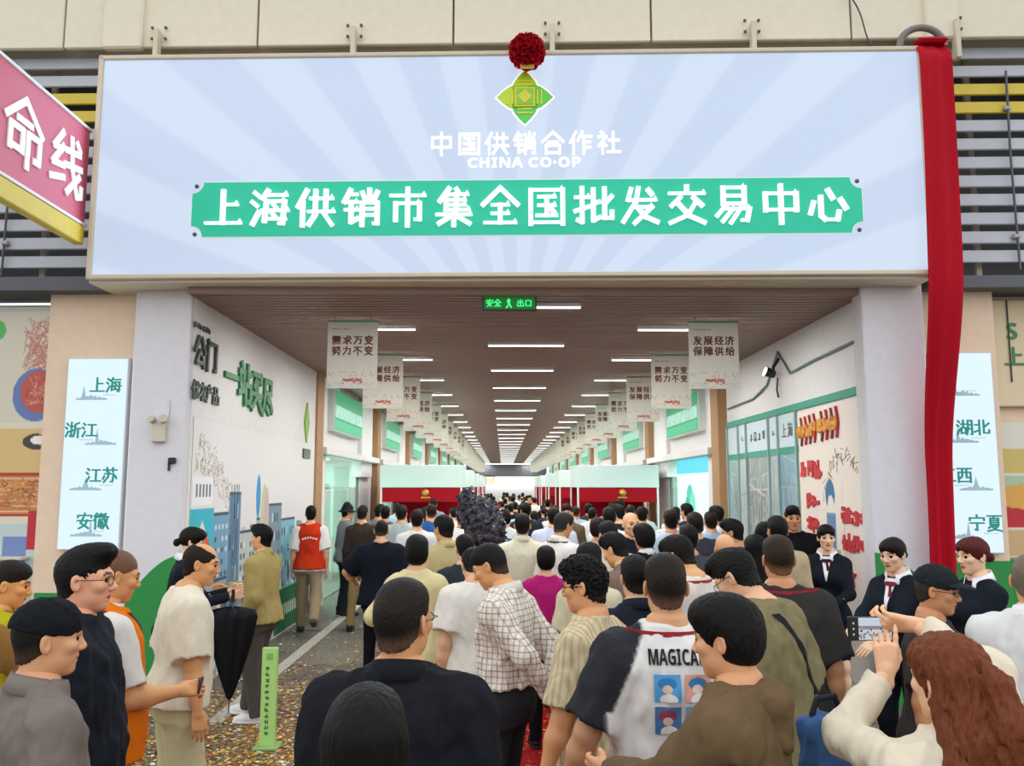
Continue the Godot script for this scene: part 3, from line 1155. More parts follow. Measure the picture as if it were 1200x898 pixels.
func bottom_field(s: Dictionary, j: Dictionary) -> Field:
	var f := Field.new()
	var w: float = s.get("w", 1.0)
	var up: float = s.get("waist", 1.02)
	var g0: float = s.get("leg_loose", 0.0)
	if s.get("bottom", "trousers") == "skirt":
		var rows := torso(s, 0.012, 0.80, up, 0.0)
		rows.push_front([0.62, 0.172, 0.120, 0.0])
		rows.push_front([0.54, 0.166, 0.118, 0.0])
		f.loft(rows, Transform3D(), 0.03)
		f.noise = wrinkle(4, 1.0)
		f.nscale = Vector3(10, 3, 10)
		f.namp = 0.004
		return f
	f.loft(torso(s, 0.010, 0.80, up, 0.0), Transform3D(), 0.04)
	var shorts: float = s.get("inseam", 0.03)
	for side in ["l", "r"]:
		var K: Vector3 = j[side + "K"]
		var A: Vector3 = j[side + "A"]
		f.cap(j[side + "P"], K, 0.086 * w + g0 * 0.5, 0.066 + g0, 0.05)
		f.cap(K, A + (A - K).normalized() * shorts, 0.067 + g0, 0.056 + g0 * 1.2, 0.03, true)
	f.noise = wrinkle(s.get("seed", 1) + 5, 1.0)
	f.nscale = Vector3(11, 6, 11)
	f.namp = 0.006
	return f

# everything heavy of one person, as arrays (runs on a worker thread)
func person_arrays(s: Dictionary) -> Dictionary:
	var j := pose(s)
	var h: float = s.get("cell", 0.014)
	var out := {"j": j}
	var body := empty_arrays()
	join(body, body_field(s, j).nets(h * 1.25), Transform3D())
	join(body, P["head_" + s.get("sex", "m")], j.HT)
	for side in ["l", "r"]:
		join(body, P["hand_" + s.get(side + "hand", "relaxed")], j[side + "H"])
	out.body = body
	var tf := top_field(s, j)
	out.top_field = tf
	out.top = tf.nets(h)
	if s.get("vest", ""):
		out.vest_field = vest_field(s, j)
		out.vest = out.vest_field.nets(h)
	if not s.get("no_legs", false): out.bottom = bottom_field(s, j).nets(h * 1.5)
	return out

func person_node(s: Dictionary, d: Dictionary, root: Node3D):
	# meshes are shared between copies of one pose
	if not d.has("mesh"):
		d.mesh = {"body": to_mesh(d.body), "top": to_mesh(d.top)}
		if d.has("bottom"): d.mesh.bottom = to_mesh(d.bottom)
		if d.has("vest"): d.mesh.vest = to_mesh(d.vest)
	var j: Dictionary = d.j
	put(d.mesh.body, "body", skin(s.get("skin", "d9a683")), root)
	var tm: Material = s.topmat if s.has("topmat") else cloth(s.get("topcol", "888888"))
	put(d.mesh.top, s.get("topname", "shirt"), tm, root)
	if d.mesh.has("vest"): put(d.mesh.vest, "vest", cloth(s.vest), root)
	if d.mesh.has("bottom"): put(d.mesh.bottom, "skirt" if s.get("bottom", "") == "skirt" else "trousers", cloth(s.get("botcol", "24262c")), root)
	if s.get("hair", "short") != "none":
		put(P["hair_" + s.get("hair", "short")], "hair", hairmat(s.get("haircol", "17150f")), root, j.HT)
	if s.has("cap"): put(P["cap_" + s.cap], "cap", cloth(s.get("capcol", "1b1d20")), root, j.HT)
	if s.has("glasses"): put(P["glasses_" + s.glasses], "glasses", M.black_plastic, root, j.HT)
	if not s.get("no_legs", false):
		for side in ["l", "r"]:
			var A: Vector3 = j[side + "A"]
			var t := Transform3D(Basis(Vector3.UP, j[side + "Y"]) * Basis(Vector3.RIGHT, -j[side + "X"]), A - Basis(Vector3.UP, j[side + "Y"]) * Basis(Vector3.RIGHT, -j[side + "X"]) * Vector3(0, 0.085, 0.02))
			if s.get("shoes", "") == "heels": put(P.heel, "shoe", M.black_gloss, root, t)
			else:
				var sh := put(P.shoe, "shoe", s.get("shoemat", M.black_gloss), root, t)
				put(P.sole, "sole", s.get("solemat", M.dark_rubber), sh)
	if s.get("collar", ""): put(collar_mesh(s.get("sex", "m") == "f", s.get("spread", 1.0)), "collar", cloth(s.collar), root, j.T)
	if s.get("belt", false):
		var pts := []
		var tb := torso(s, 0.014, 0.97, 1.03, 0.0)
		for k in 32:
			var a := TAU * k / 32
			var r: Array = tb[1] if tb.size() > 1 else tb[0]
			pts.append(Vector3(pow(absf(sin(a)), 0.83) * signf(sin(a)) * r[1], 0.0, r[3] + pow(absf(cos(a)), 0.83) * signf(cos(a)) * r[2]))
		var st := st_new()
		for k in 32:
			var a: Vector3 = pts[k]
			var b: Vector3 = pts[(k + 1) % 32]
			quad(st, a + Vector3(0, 0.985, 0), a + Vector3(0, 1.02, 0), b + Vector3(0, 1.02, 0), b + Vector3(0, 0.985, 0))
		put(st.commit(), "belt", M.black_gloss, root)
	if s.get("lanyard", ""): put(lanyard_mesh(d), "lanyard", hexm(s.lanyard, 0.7), root)

func collar_mesh(fem: bool, spread := 1.0) -> Mesh:
	var st := SurfaceTool.new()
	st.begin(Mesh.PRIMITIVE_TRIANGLES)
	st.set_smooth_group(0)
	var k := (0.86 if fem else 1.0) * spread
	var prof := [Vector2(0.076, 1.440), Vector2(0.074, 1.478), Vector2(0.072, 1.500), Vector2(0.077, 1.505), Vector2(0.087, 1.480), Vector2(0.098, 1.450), Vector2(0.094, 1.448), Vector2(0.082, 1.478)]
	var n := 28
	for i in prof.size() - 1:
		for q in n:
			var vs := []
			for c in [[i, q], [i + 1, q], [i + 1, q + 1], [i, q + 1]]:
				var a: float = lerpf(-2.75, 2.75, float(c[1]) / n)
				var p: Vector2 = prof[c[0]]
				var front := clampf(-cos(a), 0, 1)
				var flap := 0.018 * front if c[0] >= 4 else 0.0
				vs.append(Vector3(p.x * k * sin(a), p.y + 0.018 * cos(a) - 0.012 * front - flap, 0.014 + p.x * 0.95 * k * cos(a)))
			for v in [0, 1, 2, 0, 2, 3]: st.add_vertex(vs[v])
	st.index()
	st.generate_normals()
	return st.commit()

func lanyard_mesh(d: Dictionary) -> Mesh:
	var f: Field = d.get("vest_field", d.top_field)
	var T: Transform3D = d.j.T
	var pts := []
	for k in 21:
		var a := lerpf(-1.0, 1.0, k / 20.0)
		var g := absf(a)
		var p: Vector3
		if g < 0.5:      # round the back of the neck
			var b := a * 2.0 * 1.7
			p = Vector3(0.080 * sin(b), 1.452 - 0.012 * g, 0.012 + 0.075 * cos(b))
			p = f.march(T * (p + Vector3(0.14 * sin(b), 0.03, 0.14 * cos(b))), (T.basis * Vector3(-sin(b), -0.2, -cos(b))).normalized(), 0.20)
		else:
			var t := (g - 0.5) * 2.0
			p = T * Vector3(signf(a) * lerpf(0.085, 0.012, t), lerpf(1.44, 1.16, t), -0.5)
			p = f.march(p, (T.basis * Vector3(0, 0, 1)).normalized(), 0.7)
			p += T.basis * Vector3(0, 0, -0.004)
		pts.append(p)
	var st := st_new()
	for k in 20:      # a flat ribbon
		var a: Vector3 = pts[k]
		var b: Vector3 = pts[k + 1]
		if a.distance_to(b) > 0.2: continue
		var o := (T * Vector3(0, (a.y + b.y) * 0.5, 0.02))
		var out := ((a + b) * 0.5 - o).normalized()
		var side := (b - a).cross(out).normalized() * 0.009
		quad(st, a - side + out * 0.003, b - side + out * 0.003, b + side + out * 0.003, a + side + out * 0.003)
		quad(st, a + side, b + side, b - side, a - side)
	return st.commit()

func people_prototypes():
	var names := ["head_m", "head_f", "hand_relaxed", "hand_grip", "hand_flat", "hand_point"]
	var list: Array = [func(): return head_arrays("m"), func(): return head_arrays("f"), func(): return hand_arrays(0.38, 0.3), func(): return hand_arrays(0.85, 0.9), func(): return hand_arrays(0.10, 0.2), func(): return hand_arrays(0.7, 0.6, true)]
	for k in ["short", "side", "quiff", "buzz", "fade", "curly", "balding", "bob", "nape", "long", "bun", "tail", "wavy"]:
		names.append("hair_" + k)
		list.append(func(): return hair_arrays(k))
	names.append_array(["cap_plain", "cap_brim", "cap_bucket", "shoe", "sole", "heel"])
	list.append_array([func(): return cap_arrays(0.0), func(): return cap_arrays(1.0), func(): return bucket_hat_arrays(), func(): return shoe_arrays(), func(): return sole_arrays(), func(): return heel_shoe_arrays()])
	var res := run_jobs(list)
	for i in names.size():
		P[names[i]] = res[i] if names[i].begins_with("head") or names[i].begins_with("hand") else to_mesh(res[i])
	P.glasses_thin = glasses_mesh()
	P.glasses_round = glasses_mesh(true)

func make_materials():
	cloth_tex = noise_tex(0.03, Color(0.94, 0.94, 0.94), Color(1, 1, 1), 256, 4, 11)
	weave_tex = noise_tex(0.25, Color(0, 0, 0), Color(1, 1, 1), 256, 3, 12)
	grime_tex = noise_tex(0.02, Color(0.97, 0.967, 0.96), Color(1, 1, 1), 512, 5, 13)
	var im := Image.create(256, 256, false, Image.FORMAT_RGB8)
	var nz := FastNoiseLite.new()
	nz.frequency = 1.0
	for y in 256:
		for x in 256:
			var v := 0.78 + 0.30 * nz.get_noise_2d(x * 0.35, y * 0.012)
			im.set_pixel(x, y, Color(v, v, v))
	strand_tex = ImageTexture.create_from_image(im)
	M.black_plastic = hexm("101012", 0.35)
	M.black_gloss = hexm("151516", 0.35)
	M.dark_rubber = hexm("202020", 0.8)
	M.white_shoe = hexm("e9e7e2", 0.6)
	M.white_paint = painted("e4e3e4")
	M.pillar = painted("dcdade")
	M.peach = painted("e8cdb2")
	M.beige = painted("e2d8c2")
	M.beige_edge = painted("d3c6b0")
	M.slat = painted("b2b4ba", 0.45)
	M.slat_yellow = painted("cdb436", 0.5)
	M.steel_dark = painted("55575e", 0.5)
	M.gap_shade = hexm("2c2622", 0.9)
	M.wood = painted("a9835c", 0.6)
	M.ceil_slat = painted("987f72", 0.55)
	M.ceil_back = hexm("3a302b", 0.8)
	M.green_paint = painted("1f8a3c", 0.6)
	M.teal_plate = hexm("12b08c", 0.45)
	M.teal_ink = hexm("12988a", 0.6)
	M.white_letter = hexm("f6f6f6", 0.5)
	M.white_title = glow(Color(1, 1, 1), 0.55, Color(0.8, 0.8, 0.8))
	M.green_letter = hexm("1f7a45", 0.35)
	M.dark_letter = hexm("34463c", 0.35)
	M.red_ink = hexm("c01f2a", 0.55)
	M.gold_ink = hexm("d8912e", 0.5)
	M.brown_ink = hexm("6e4034", 0.7)
	M.banner = painted("e9e6da")
	M.red_cloth = cloth("b10f22", 0.75)
	M.stall_white = hexm("d3e6e4", 0.5)
	M.stall_red = cloth("a31422", 0.8)
	M.carpet = cloth("a8141c", 0.95)
	M.wire = hexm("3c3a38", 0.5)
	M.glass = mat(Color(0.80, 0.95, 0.92, 0.14), 0.05)
	M.glass.transparency = BaseMaterial3D.TRANSPARENCY_ALPHA
	M.shop_wall = hexm("d6e6dc", 0.7)
	M.lamp = glow(Color(1, 1, 1), 3.0)
	var stone := hexm("807f78", 0.62)
	stone.albedo_texture = noise_tex(0.035, Color(0.62, 0.61, 0.58), Color(1, 1, 1), 512, 5, 21)
	stone.uv1_triplanar = true
	stone.uv1_world_triplanar = true
	stone.uv1_scale = Vector3(0.9, 0.9, 0.9)
	stone.roughness_texture = noise_tex(0.05, Color(0.55, 0.55, 0.55), Color(1, 1, 1), 256, 3, 22)
	M.stone = stone
	var stone2: StandardMaterial3D = stone.duplicate()
	stone2.albedo_color = Color("757670")
	M.stone2 = stone2
	var stone3: StandardMaterial3D = stone.duplicate()
	stone3.albedo_color = Color("888478")
	M.stone3 = stone3
	M.strip = hexm("a9a89e", 0.7)

func painted(h: String, rough := 0.75) -> StandardMaterial3D:
	var m := mat(Color(h), rough)
	m.albedo_texture = grime_tex
	m.uv1_triplanar = true
	m.uv1_world_triplanar = true
	m.uv1_scale = Vector3(0.6, 0.6, 0.6)
	return m

# ---------------------------------------------------------------- brush-stroke lettering (strokes on a 100 x 100 field, y down)
const GLYPHS := {
	"上": "48 5 48 88|48 40 85 40|5 88 95 88",
	"海": "12 10 24 20|6 34 18 44|8 92 24 60|46 4 32 26|40 16 94 16|42 32 38 84|42 32 88 32 84 90 74 90|30 56 98 56|38 78 92 78|58 38 66 48|56 62 64 72",
	"供": "28 4 6 48|18 34 18 96|50 6 50 60|76 6 76 60|36 26 94 26|32 60 98 60|50 68 34 94|74 68 92 94",
	"销": "22 4 6 36|20 16 40 16|12 36 40 36|8 56 42 56|24 36 24 88 42 78|70 4 70 36|52 12 58 28|90 10 82 28|52 38 52 96|52 38 90 38 90 92 80 92|52 54 90 54|52 70 90 70",
	"市": "50 2 50 16|6 20 94 20|20 40 20 84|20 40 80 40 80 82 68 82|50 20 50 98",
	"集": "38 2 14 36|30 16 30 60|56 4 62 14|30 18 86 18|30 32 80 32|30 45 80 45|30 58 90 58|56 18 56 58|6 70 94 70|50 60 50 98|46 72 12 94|54 72 90 94",
	"全": "50 2 6 46|50 2 94 46|28 46 72 46|28 68 72 68|10 92 90 92|50 46 50 92",
	"国": "10 8 10 96|10 8 90 8 90 96|10 92 90 92|28 26 72 26|28 48 72 48|24 74 76 74|50 26 50 74|60 56 68 66",
	"批": "22 4 22 92 10 86|4 28 40 28|4 64 40 52|50 8 50 88 66 80|50 44 66 40|78 6 78 82 96 82 96 66|96 26 80 44",
	"发": "28 8 20 36 90 36|46 6 40 40 8 92|36 54 80 54 36 96|44 56 64 80 94 94|70 10 80 22",
	"交": "50 2 50 16|6 20 94 20|34 30 12 52|66 30 88 52|70 46 52 76 8 96|30 48 56 78 94 96",
	"易": "24 6 24 48|24 6 76 6 76 48|24 27 76 27|24 47 76 47|32 50 8 78|26 60 88 60 82 90 68 90|48 60 22 92|66 60 42 96",
	"中": "12 22 12 66|12 22 88 22 88 66|12 64 88 64|50 2 50 98",
	"心": "14 46 6 74|32 32 32 80 42 90 72 90 76 70|50 14 62 36|80 38 94 62",
	"合": "50 2 6 44|50 2 94 44|28 46 72 46|22 60 22 96|22 60 78 60 78 96|22 92 78 92",
	"作": "30 2 6 48|20 34 20 98|56 2 38 40|48 22 96 22|62 22 62 98|62 46 90 46|62 70 90 70",
	"社": "18 2 28 14|6 24 40 24 8 64|24 46 24 98|28 52 40 64|68 6 68 90|48 40 92 40|42 90 98 90",
	"浙": "10 10 20 20|4 34 14 44|6 92 20 60|40 4 40 92 30 86|28 28 52 28|28 62 52 52|88 6 64 16|64 16 62 60 54 92|64 42 98 42|82 42 82 98",
	"江": "12 10 24 20|6 34 18 44|8 92 24 60|40 18 92 18|66 18 66 86|32 86 98 86",
	"苏": "6 18 94 18|32 4 32 30|68 4 68 30|16 42 74 42 68 90 54 90|44 30 40 60 14 94|16 56 8 74|84 54 92 70",
	"安": "50 2 50 12|8 28 8 16 92 16 92 28|44 26 26 62 76 94|68 44 54 76 16 96|4 48 96 48",
	"徽": "24 2 8 22|26 20 6 46|16 40 16 98|36 10 36 26|50 4 50 26|64 10 64 26 36 26|36 40 64 40|48 40 36 54 60 52|34 62 66 62|50 54 50 92|38 72 34 84|62 72 66 84|78 4 66 40|74 24 98 24|90 24 82 66 62 96|72 40 82 70 98 96",
	"湖": "10 10 20 20|4 34 14 44|6 92 20 60|26 30 58 30|42 6 42 50|30 52 30 86|30 52 56 52 56 86|30 84 56 84|70 8 70 60 62 94|70 8 94 8 94 92 86 92|70 34 94 34|70 58 94 58",
	"北": "36 6 36 94|8 34 36 34|4 78 36 66|62 6 62 84 94 84 94 66|94 24 64 48",
	"西": "6 12 94 12|14 34 14 94|14 34 86 34 86 94|14 90 86 90|38 12 36 58 24 70|62 12 62 66 76 66",
	"宁": "50 2 50 14|8 34 8 20 92 20 92 34|8 50 92 50|50 50 50 92 36 88",
	"夏": "8 8 92 8|50 8 42 22|26 22 26 60|26 22 74 22 74 60|26 34 74 34|26 46 74 46|26 58 74 58|44 60 14 80|34 68 72 68 44 90 8 98|38 74 60 90 94 98",
	"命": "50 2 4 40|50 2 96 40|32 34 68 34|16 48 16 82|16 48 46 48 46 80|16 78 46 78|60 48 60 98|60 48 90 48 90 82 78 82",
	"线": "34 4 10 34 32 32|36 26 8 60 40 56|4 84 42 74|44 28 88 22|42 52 94 44|60 4 66 54 84 92 96 88 96 74|88 58 52 94|76 6 86 16",
	"一": "6 50 94 50",
	"站": "22 4 28 18|6 22 46 22|12 34 18 62|38 34 32 64|4 74 48 66|70 4 70 50|70 24 96 24|54 52 54 96|54 52 92 52 92 96|54 92 92 92",
	"买": "12 10 88 10 80 26|34 24 44 34|26 38 38 48|6 60 94 60|56 26 52 62 10 96|56 66 90 94",
	"尽": "22 8 22 50 6 96|22 8 80 8 80 40|22 40 80 40|56 40 94 84|44 54 60 62|34 76 62 90",
	"需": "14 8 86 8|8 34 8 20 92 20 92 34|50 8 50 42|20 28 38 28|20 38 38 38|62 28 80 28|62 38 80 38|8 50 92 50|48 50 44 62|14 64 14 98|14 64 86 64 86 94|38 64 38 94|62 64 62 94",
	"求": "8 26 92 26|50 2 50 94 38 90|20 42 36 54|8 86 42 60|88 40 58 58|54 50 94 88|70 6 82 16",
	"万": "6 14 94 14|40 14 36 52 8 94|38 42 84 42 78 90 62 90",
	"变": "50 2 50 12|8 16 92 16|38 16 38 46|60 16 60 46|22 28 10 44|78 28 90 44|20 54 78 54 54 80 8 98|26 58 54 84 94 98",
	"努": "6 20 50 20|28 4 12 40 46 60|42 20 36 42 8 62|54 10 90 10 66 44 50 52|60 20 96 52|12 70 86 70 80 96 66 94|46 58 40 80 12 98",
	"力": "8 28 86 28 80 90 62 88|46 4 42 50 8 96",
	"不": "6 12 94 12|54 12 6 62|50 32 50 98|62 42 94 66",
	"展": "16 8 16 50 6 96|16 8 88 8 88 28 16 28|30 44 92 44|44 32 44 62|70 32 70 62|22 62 96 62|38 62 38 94 56 84|84 66 66 78|56 64 92 96",
	"经": "32 4 8 36 32 34|34 26 8 62 38 58|4 88 40 78|48 10 88 10 50 48|64 28 94 50|50 58 92 58|70 58 70 90|42 90 98 90",
	"济": "10 10 22 20|4 34 16 44|6 92 22 60|62 2 62 14|32 16 96 16|78 18 36 50|44 20 94 50|48 52 46 72 32 96|78 52 78 98",
	"保": "28 4 6 48|18 34 18 98|42 8 42 40|42 8 86 8 86 40|42 38 86 38|32 56 98 56|64 38 64 98|60 60 34 88|68 60 94 86",
	"障": "8 6 8 98|8 6 34 6 22 40 34 58 20 66|66 2 66 10|42 12 92 12|54 18 58 28|80 18 74 28|36 32 98 32|46 40 46 70|46 40 88 40 88 70|46 54 88 54|46 70 88 70|36 82 98 82|66 70 66 98",
	"给": "32 4 8 36 32 34|34 26 8 62 38 58|4 88 40 78|68 4 44 42|68 4 96 42|56 44 82 44|52 58 52 96|52 58 88 58 88 96|52 92 88 92",
	"优": "28 4 6 48|18 34 18 98|34 34 96 34|58 6 56 54 34 96|70 34 70 86 94 86 94 70|78 10 88 22",
	"农": "10 30 10 18 90 18 90 30|50 4 40 44 6 74|36 44 36 94 56 82|46 40 62 70 96 94|86 40 60 58",
	"产": "50 2 54 12|10 16 90 16|30 22 38 36|70 22 60 36|18 40 94 40|18 40 16 70 4 96",
	"品": "30 6 30 42|30 6 70 6 70 42|30 40 70 40|8 54 8 96|8 54 42 54 42 96|8 92 42 92|58 54 58 96|58 54 92 54 92 96|58 92 92 92",
	"门": "14 4 24 16|12 22 12 98|36 10 88 10 88 92 74 92",
	"公": "38 8 10 50|62 8 92 50|48 48 20 86 74 82|66 64 84 94",
	"出": "50 4 50 90|22 14 22 44 78 44|78 14 78 44|10 56 10 92 90 92|90 56 90 92",
	"口": "16 16 16 90|16 16 84 16 84 90|16 86 84 86",
}

# wv, wh: stroke width of uprights and of horizontals as a share of the size
func glyph(ch: String, size: float, wv: float, wh: float, depth: float, serif := false) -> Mesh:
	var key := "glyph %s %.3f %.3f %.3f %.4f" % [ch, size, wv, wh, depth]
	if P.has(key): return P[key]
	var st := st_new()
	var lift := 0
	for stroke in GLYPHS[ch].split("|"):
		var v: PackedFloat64Array = stroke.split_floats(" ")
		for i in range(0, v.size() - 2, 2):
			var a := Vector2(v[i] / 100.0 - 0.5, 0.5 - v[i + 1] / 100.0) * size
			var b := Vector2(v[i + 2] / 100.0 - 0.5, 0.5 - v[i + 3] / 100.0) * size
			var d := (b - a).normalized()
			var w := lerpf(wh, wv, pow(absf(d.y), 0.6)) * size
			a -= d * w * 0.35
			b += d * w * 0.35
			var c := (a + b) * 0.5
			var dd := depth + minf(depth * 0.03, 0.0005) * lift     # no two faces in one plane
			lift += 1
			bx(st, Transform3D(Basis(Vector3(d.x, d.y, 0), Vector3(-d.y, d.x, 0), Vector3.BACK), Vector3(c.x, c.y, dd * 0.5)), Vector3(a.distance_to(b), w, dd))
			if serif and absf(d.y) < 0.2 and d.x > 0 and a.distance_to(b) > size * 0.3:
				var tri := PackedVector2Array([b + Vector2(0.01, -wh * 0.5) * size, b + Vector2(-0.10, wh * 0.5) * size, b + Vector2(-0.045, wh * 0.5 + 0.075) * size])
				prism_st(st, tri, depth)
	var m := st.commit()
	P[key] = m
	return m

func word(text: String, size: float, pitch: float, wv: float, wh: float, depth: float, m: Material, parent: Node, t: Transform3D, serif := false, called := "character"):
	for i in text.length():
		put(glyph(text[i], size, wv, wh, depth, serif), called, m, parent, t * Transform3D(Basis(), Vector3((i - (text.length() - 1) * 0.5) * pitch, 0, 0)))

# small illegible print: a row of brush marks, one mesh
func scribble(rng: RandomNumberGenerator, n: int, size: float, pitch: float, depth: float, w := 0.13) -> Mesh:
	var st := st_new()
	for k in n:
		for q in 6:
			var c := Vector2(rng.randf_range(-0.4, 0.4), rng.randf_range(-0.4, 0.4)) * size
			var up := q % 2 == 0
			var l := rng.randf_range(0.35, 0.9) * size
			if up: c.y *= 0.3
			else: c.x *= 0.3
			bx(st, Transform3D(Basis(), Vector3((k - (n - 1) * 0.5) * pitch + c.x, c.y, depth * (0.5 + 0.02 * q))), Vector3(w * size if up else l, l if up else w * size, depth * (1.0 + 0.04 * q)))
	return st.commit()

# ---------------------------------------------------------------- prints (flat pictures on walls, posters and screens)
func ir(im: Image, x0: float, y0: float, x1: float, y1: float, c: Color):
	var W := im.get_width()
	var H := im.get_height()
	im.fill_rect(Rect2i(int(x0 * W), int(y0 * H), maxi(1, int((x1 - x0) * W)), maxi(1, int((y1 - y0) * H))), c)

func ie(im: Image, cx: float, cy: float, rx: float, ry: float, c: Color):
	var W := im.get_width()
	var H := im.get_height()
	for y in range(maxi(0, int((cy - ry) * H)), mini(H, int((cy + ry) * H) + 1)):
		var t := (float(y) / H - cy) / ry
		var k := sqrt(maxf(0.0, 1.0 - t * t)) * rx
		im.fill_rect(Rect2i(int((cx - k) * W), y, maxi(1, int(2 * k * W)), 1), c)

func il(im: Image, a: Vector2, b: Vector2, w: float, c: Color):
	var W := im.get_width()
	var H := im.get_height()
	var n := int(maxf(absf(b.x - a.x) * W, absf(b.y - a.y) * H)) + 1
	for i in n + 1:
		var p := a.lerp(b, float(i) / n)
		im.fill_rect(Rect2i(int(p.x * W - w * 0.5), int(p.y * H - w * 0.5), maxi(1, int(w)), maxi(1, int(w))), c)

func printed(im: Image, rough := 0.6) -> StandardMaterial3D:
	var m := mat(Color.WHITE, rough)
	m.albedo_texture = ImageTexture.create_from_image(im)
	return m

func backlit(im: Image, energy: float) -> StandardMaterial3D:
	var m := mat(Color(0.25, 0.25, 0.25), 0.4)
	var t := ImageTexture.create_from_image(im)
	m.albedo_texture = t
	m.emission_enabled = true
	m.emission_operator = BaseMaterial3D.EMISSION_OP_MULTIPLY
	m.emission = Color.WHITE
	m.emission_texture = t
	m.emission_energy_multiplier = energy
	return m

# upright rectangle with its print, facing +z of t, centred
func sheet(w: float, h: float, thick := 0.006) -> Mesh:
	var st := st_new()
	var x := w * 0.5
	var y := h * 0.5
	quad(st, Vector3(-x, -y, thick), Vector3(-x, y, thick), Vector3(x, y, thick), Vector3(x, -y, thick))
	quad(st, Vector3(x, -y, 0), Vector3(x, y, 0), Vector3(-x, y, 0), Vector3(-x, -y, 0))
	for e in [[Vector2(-x, -y), Vector2(-x, y)], [Vector2(-x, y), Vector2(x, y)], [Vector2(x, y), Vector2(x, -y)], [Vector2(x, -y), Vector2(-x, -y)]]:
		var a: Vector2 = e[0]
		var b: Vector2 = e[1]
		quad(st, Vector3(a.x, a.y, thick), Vector3(a.x, a.y, 0), Vector3(b.x, b.y, 0), Vector3(b.x, b.y, thick), false)
	return st.commit()

# frames of reference on the hall walls: letters read along the wall
func on_left(z: float, y: float, off := 0.0) -> Transform3D:
	return Transform3D(Basis(Vector3(0, 0, -1), Vector3.UP, Vector3(1, 0, 0)), Vector3(XL + off, y, z))

func on_right(z: float, y: float, off := 0.0) -> Transform3D:
	return Transform3D(Basis(Vector3(0, 0, 1), Vector3.UP, Vector3(-1, 0, 0)), Vector3(XR - off, y, z))

func area_light(called: String, t: Transform3D, size: Vector2, col: Color, energy: float, parent: Node = null):
	# shines along -z of t
	var l := AreaLight3D.new()
	l.name = called
	l.area_size = size
	l.light_color = col
	l.light_energy = energy
	l.area_range = 60
	l.area_attenuation = 2
	l.shadow_enabled = true
	l.transform = t
	(parent if parent else self).add_child(l, true)

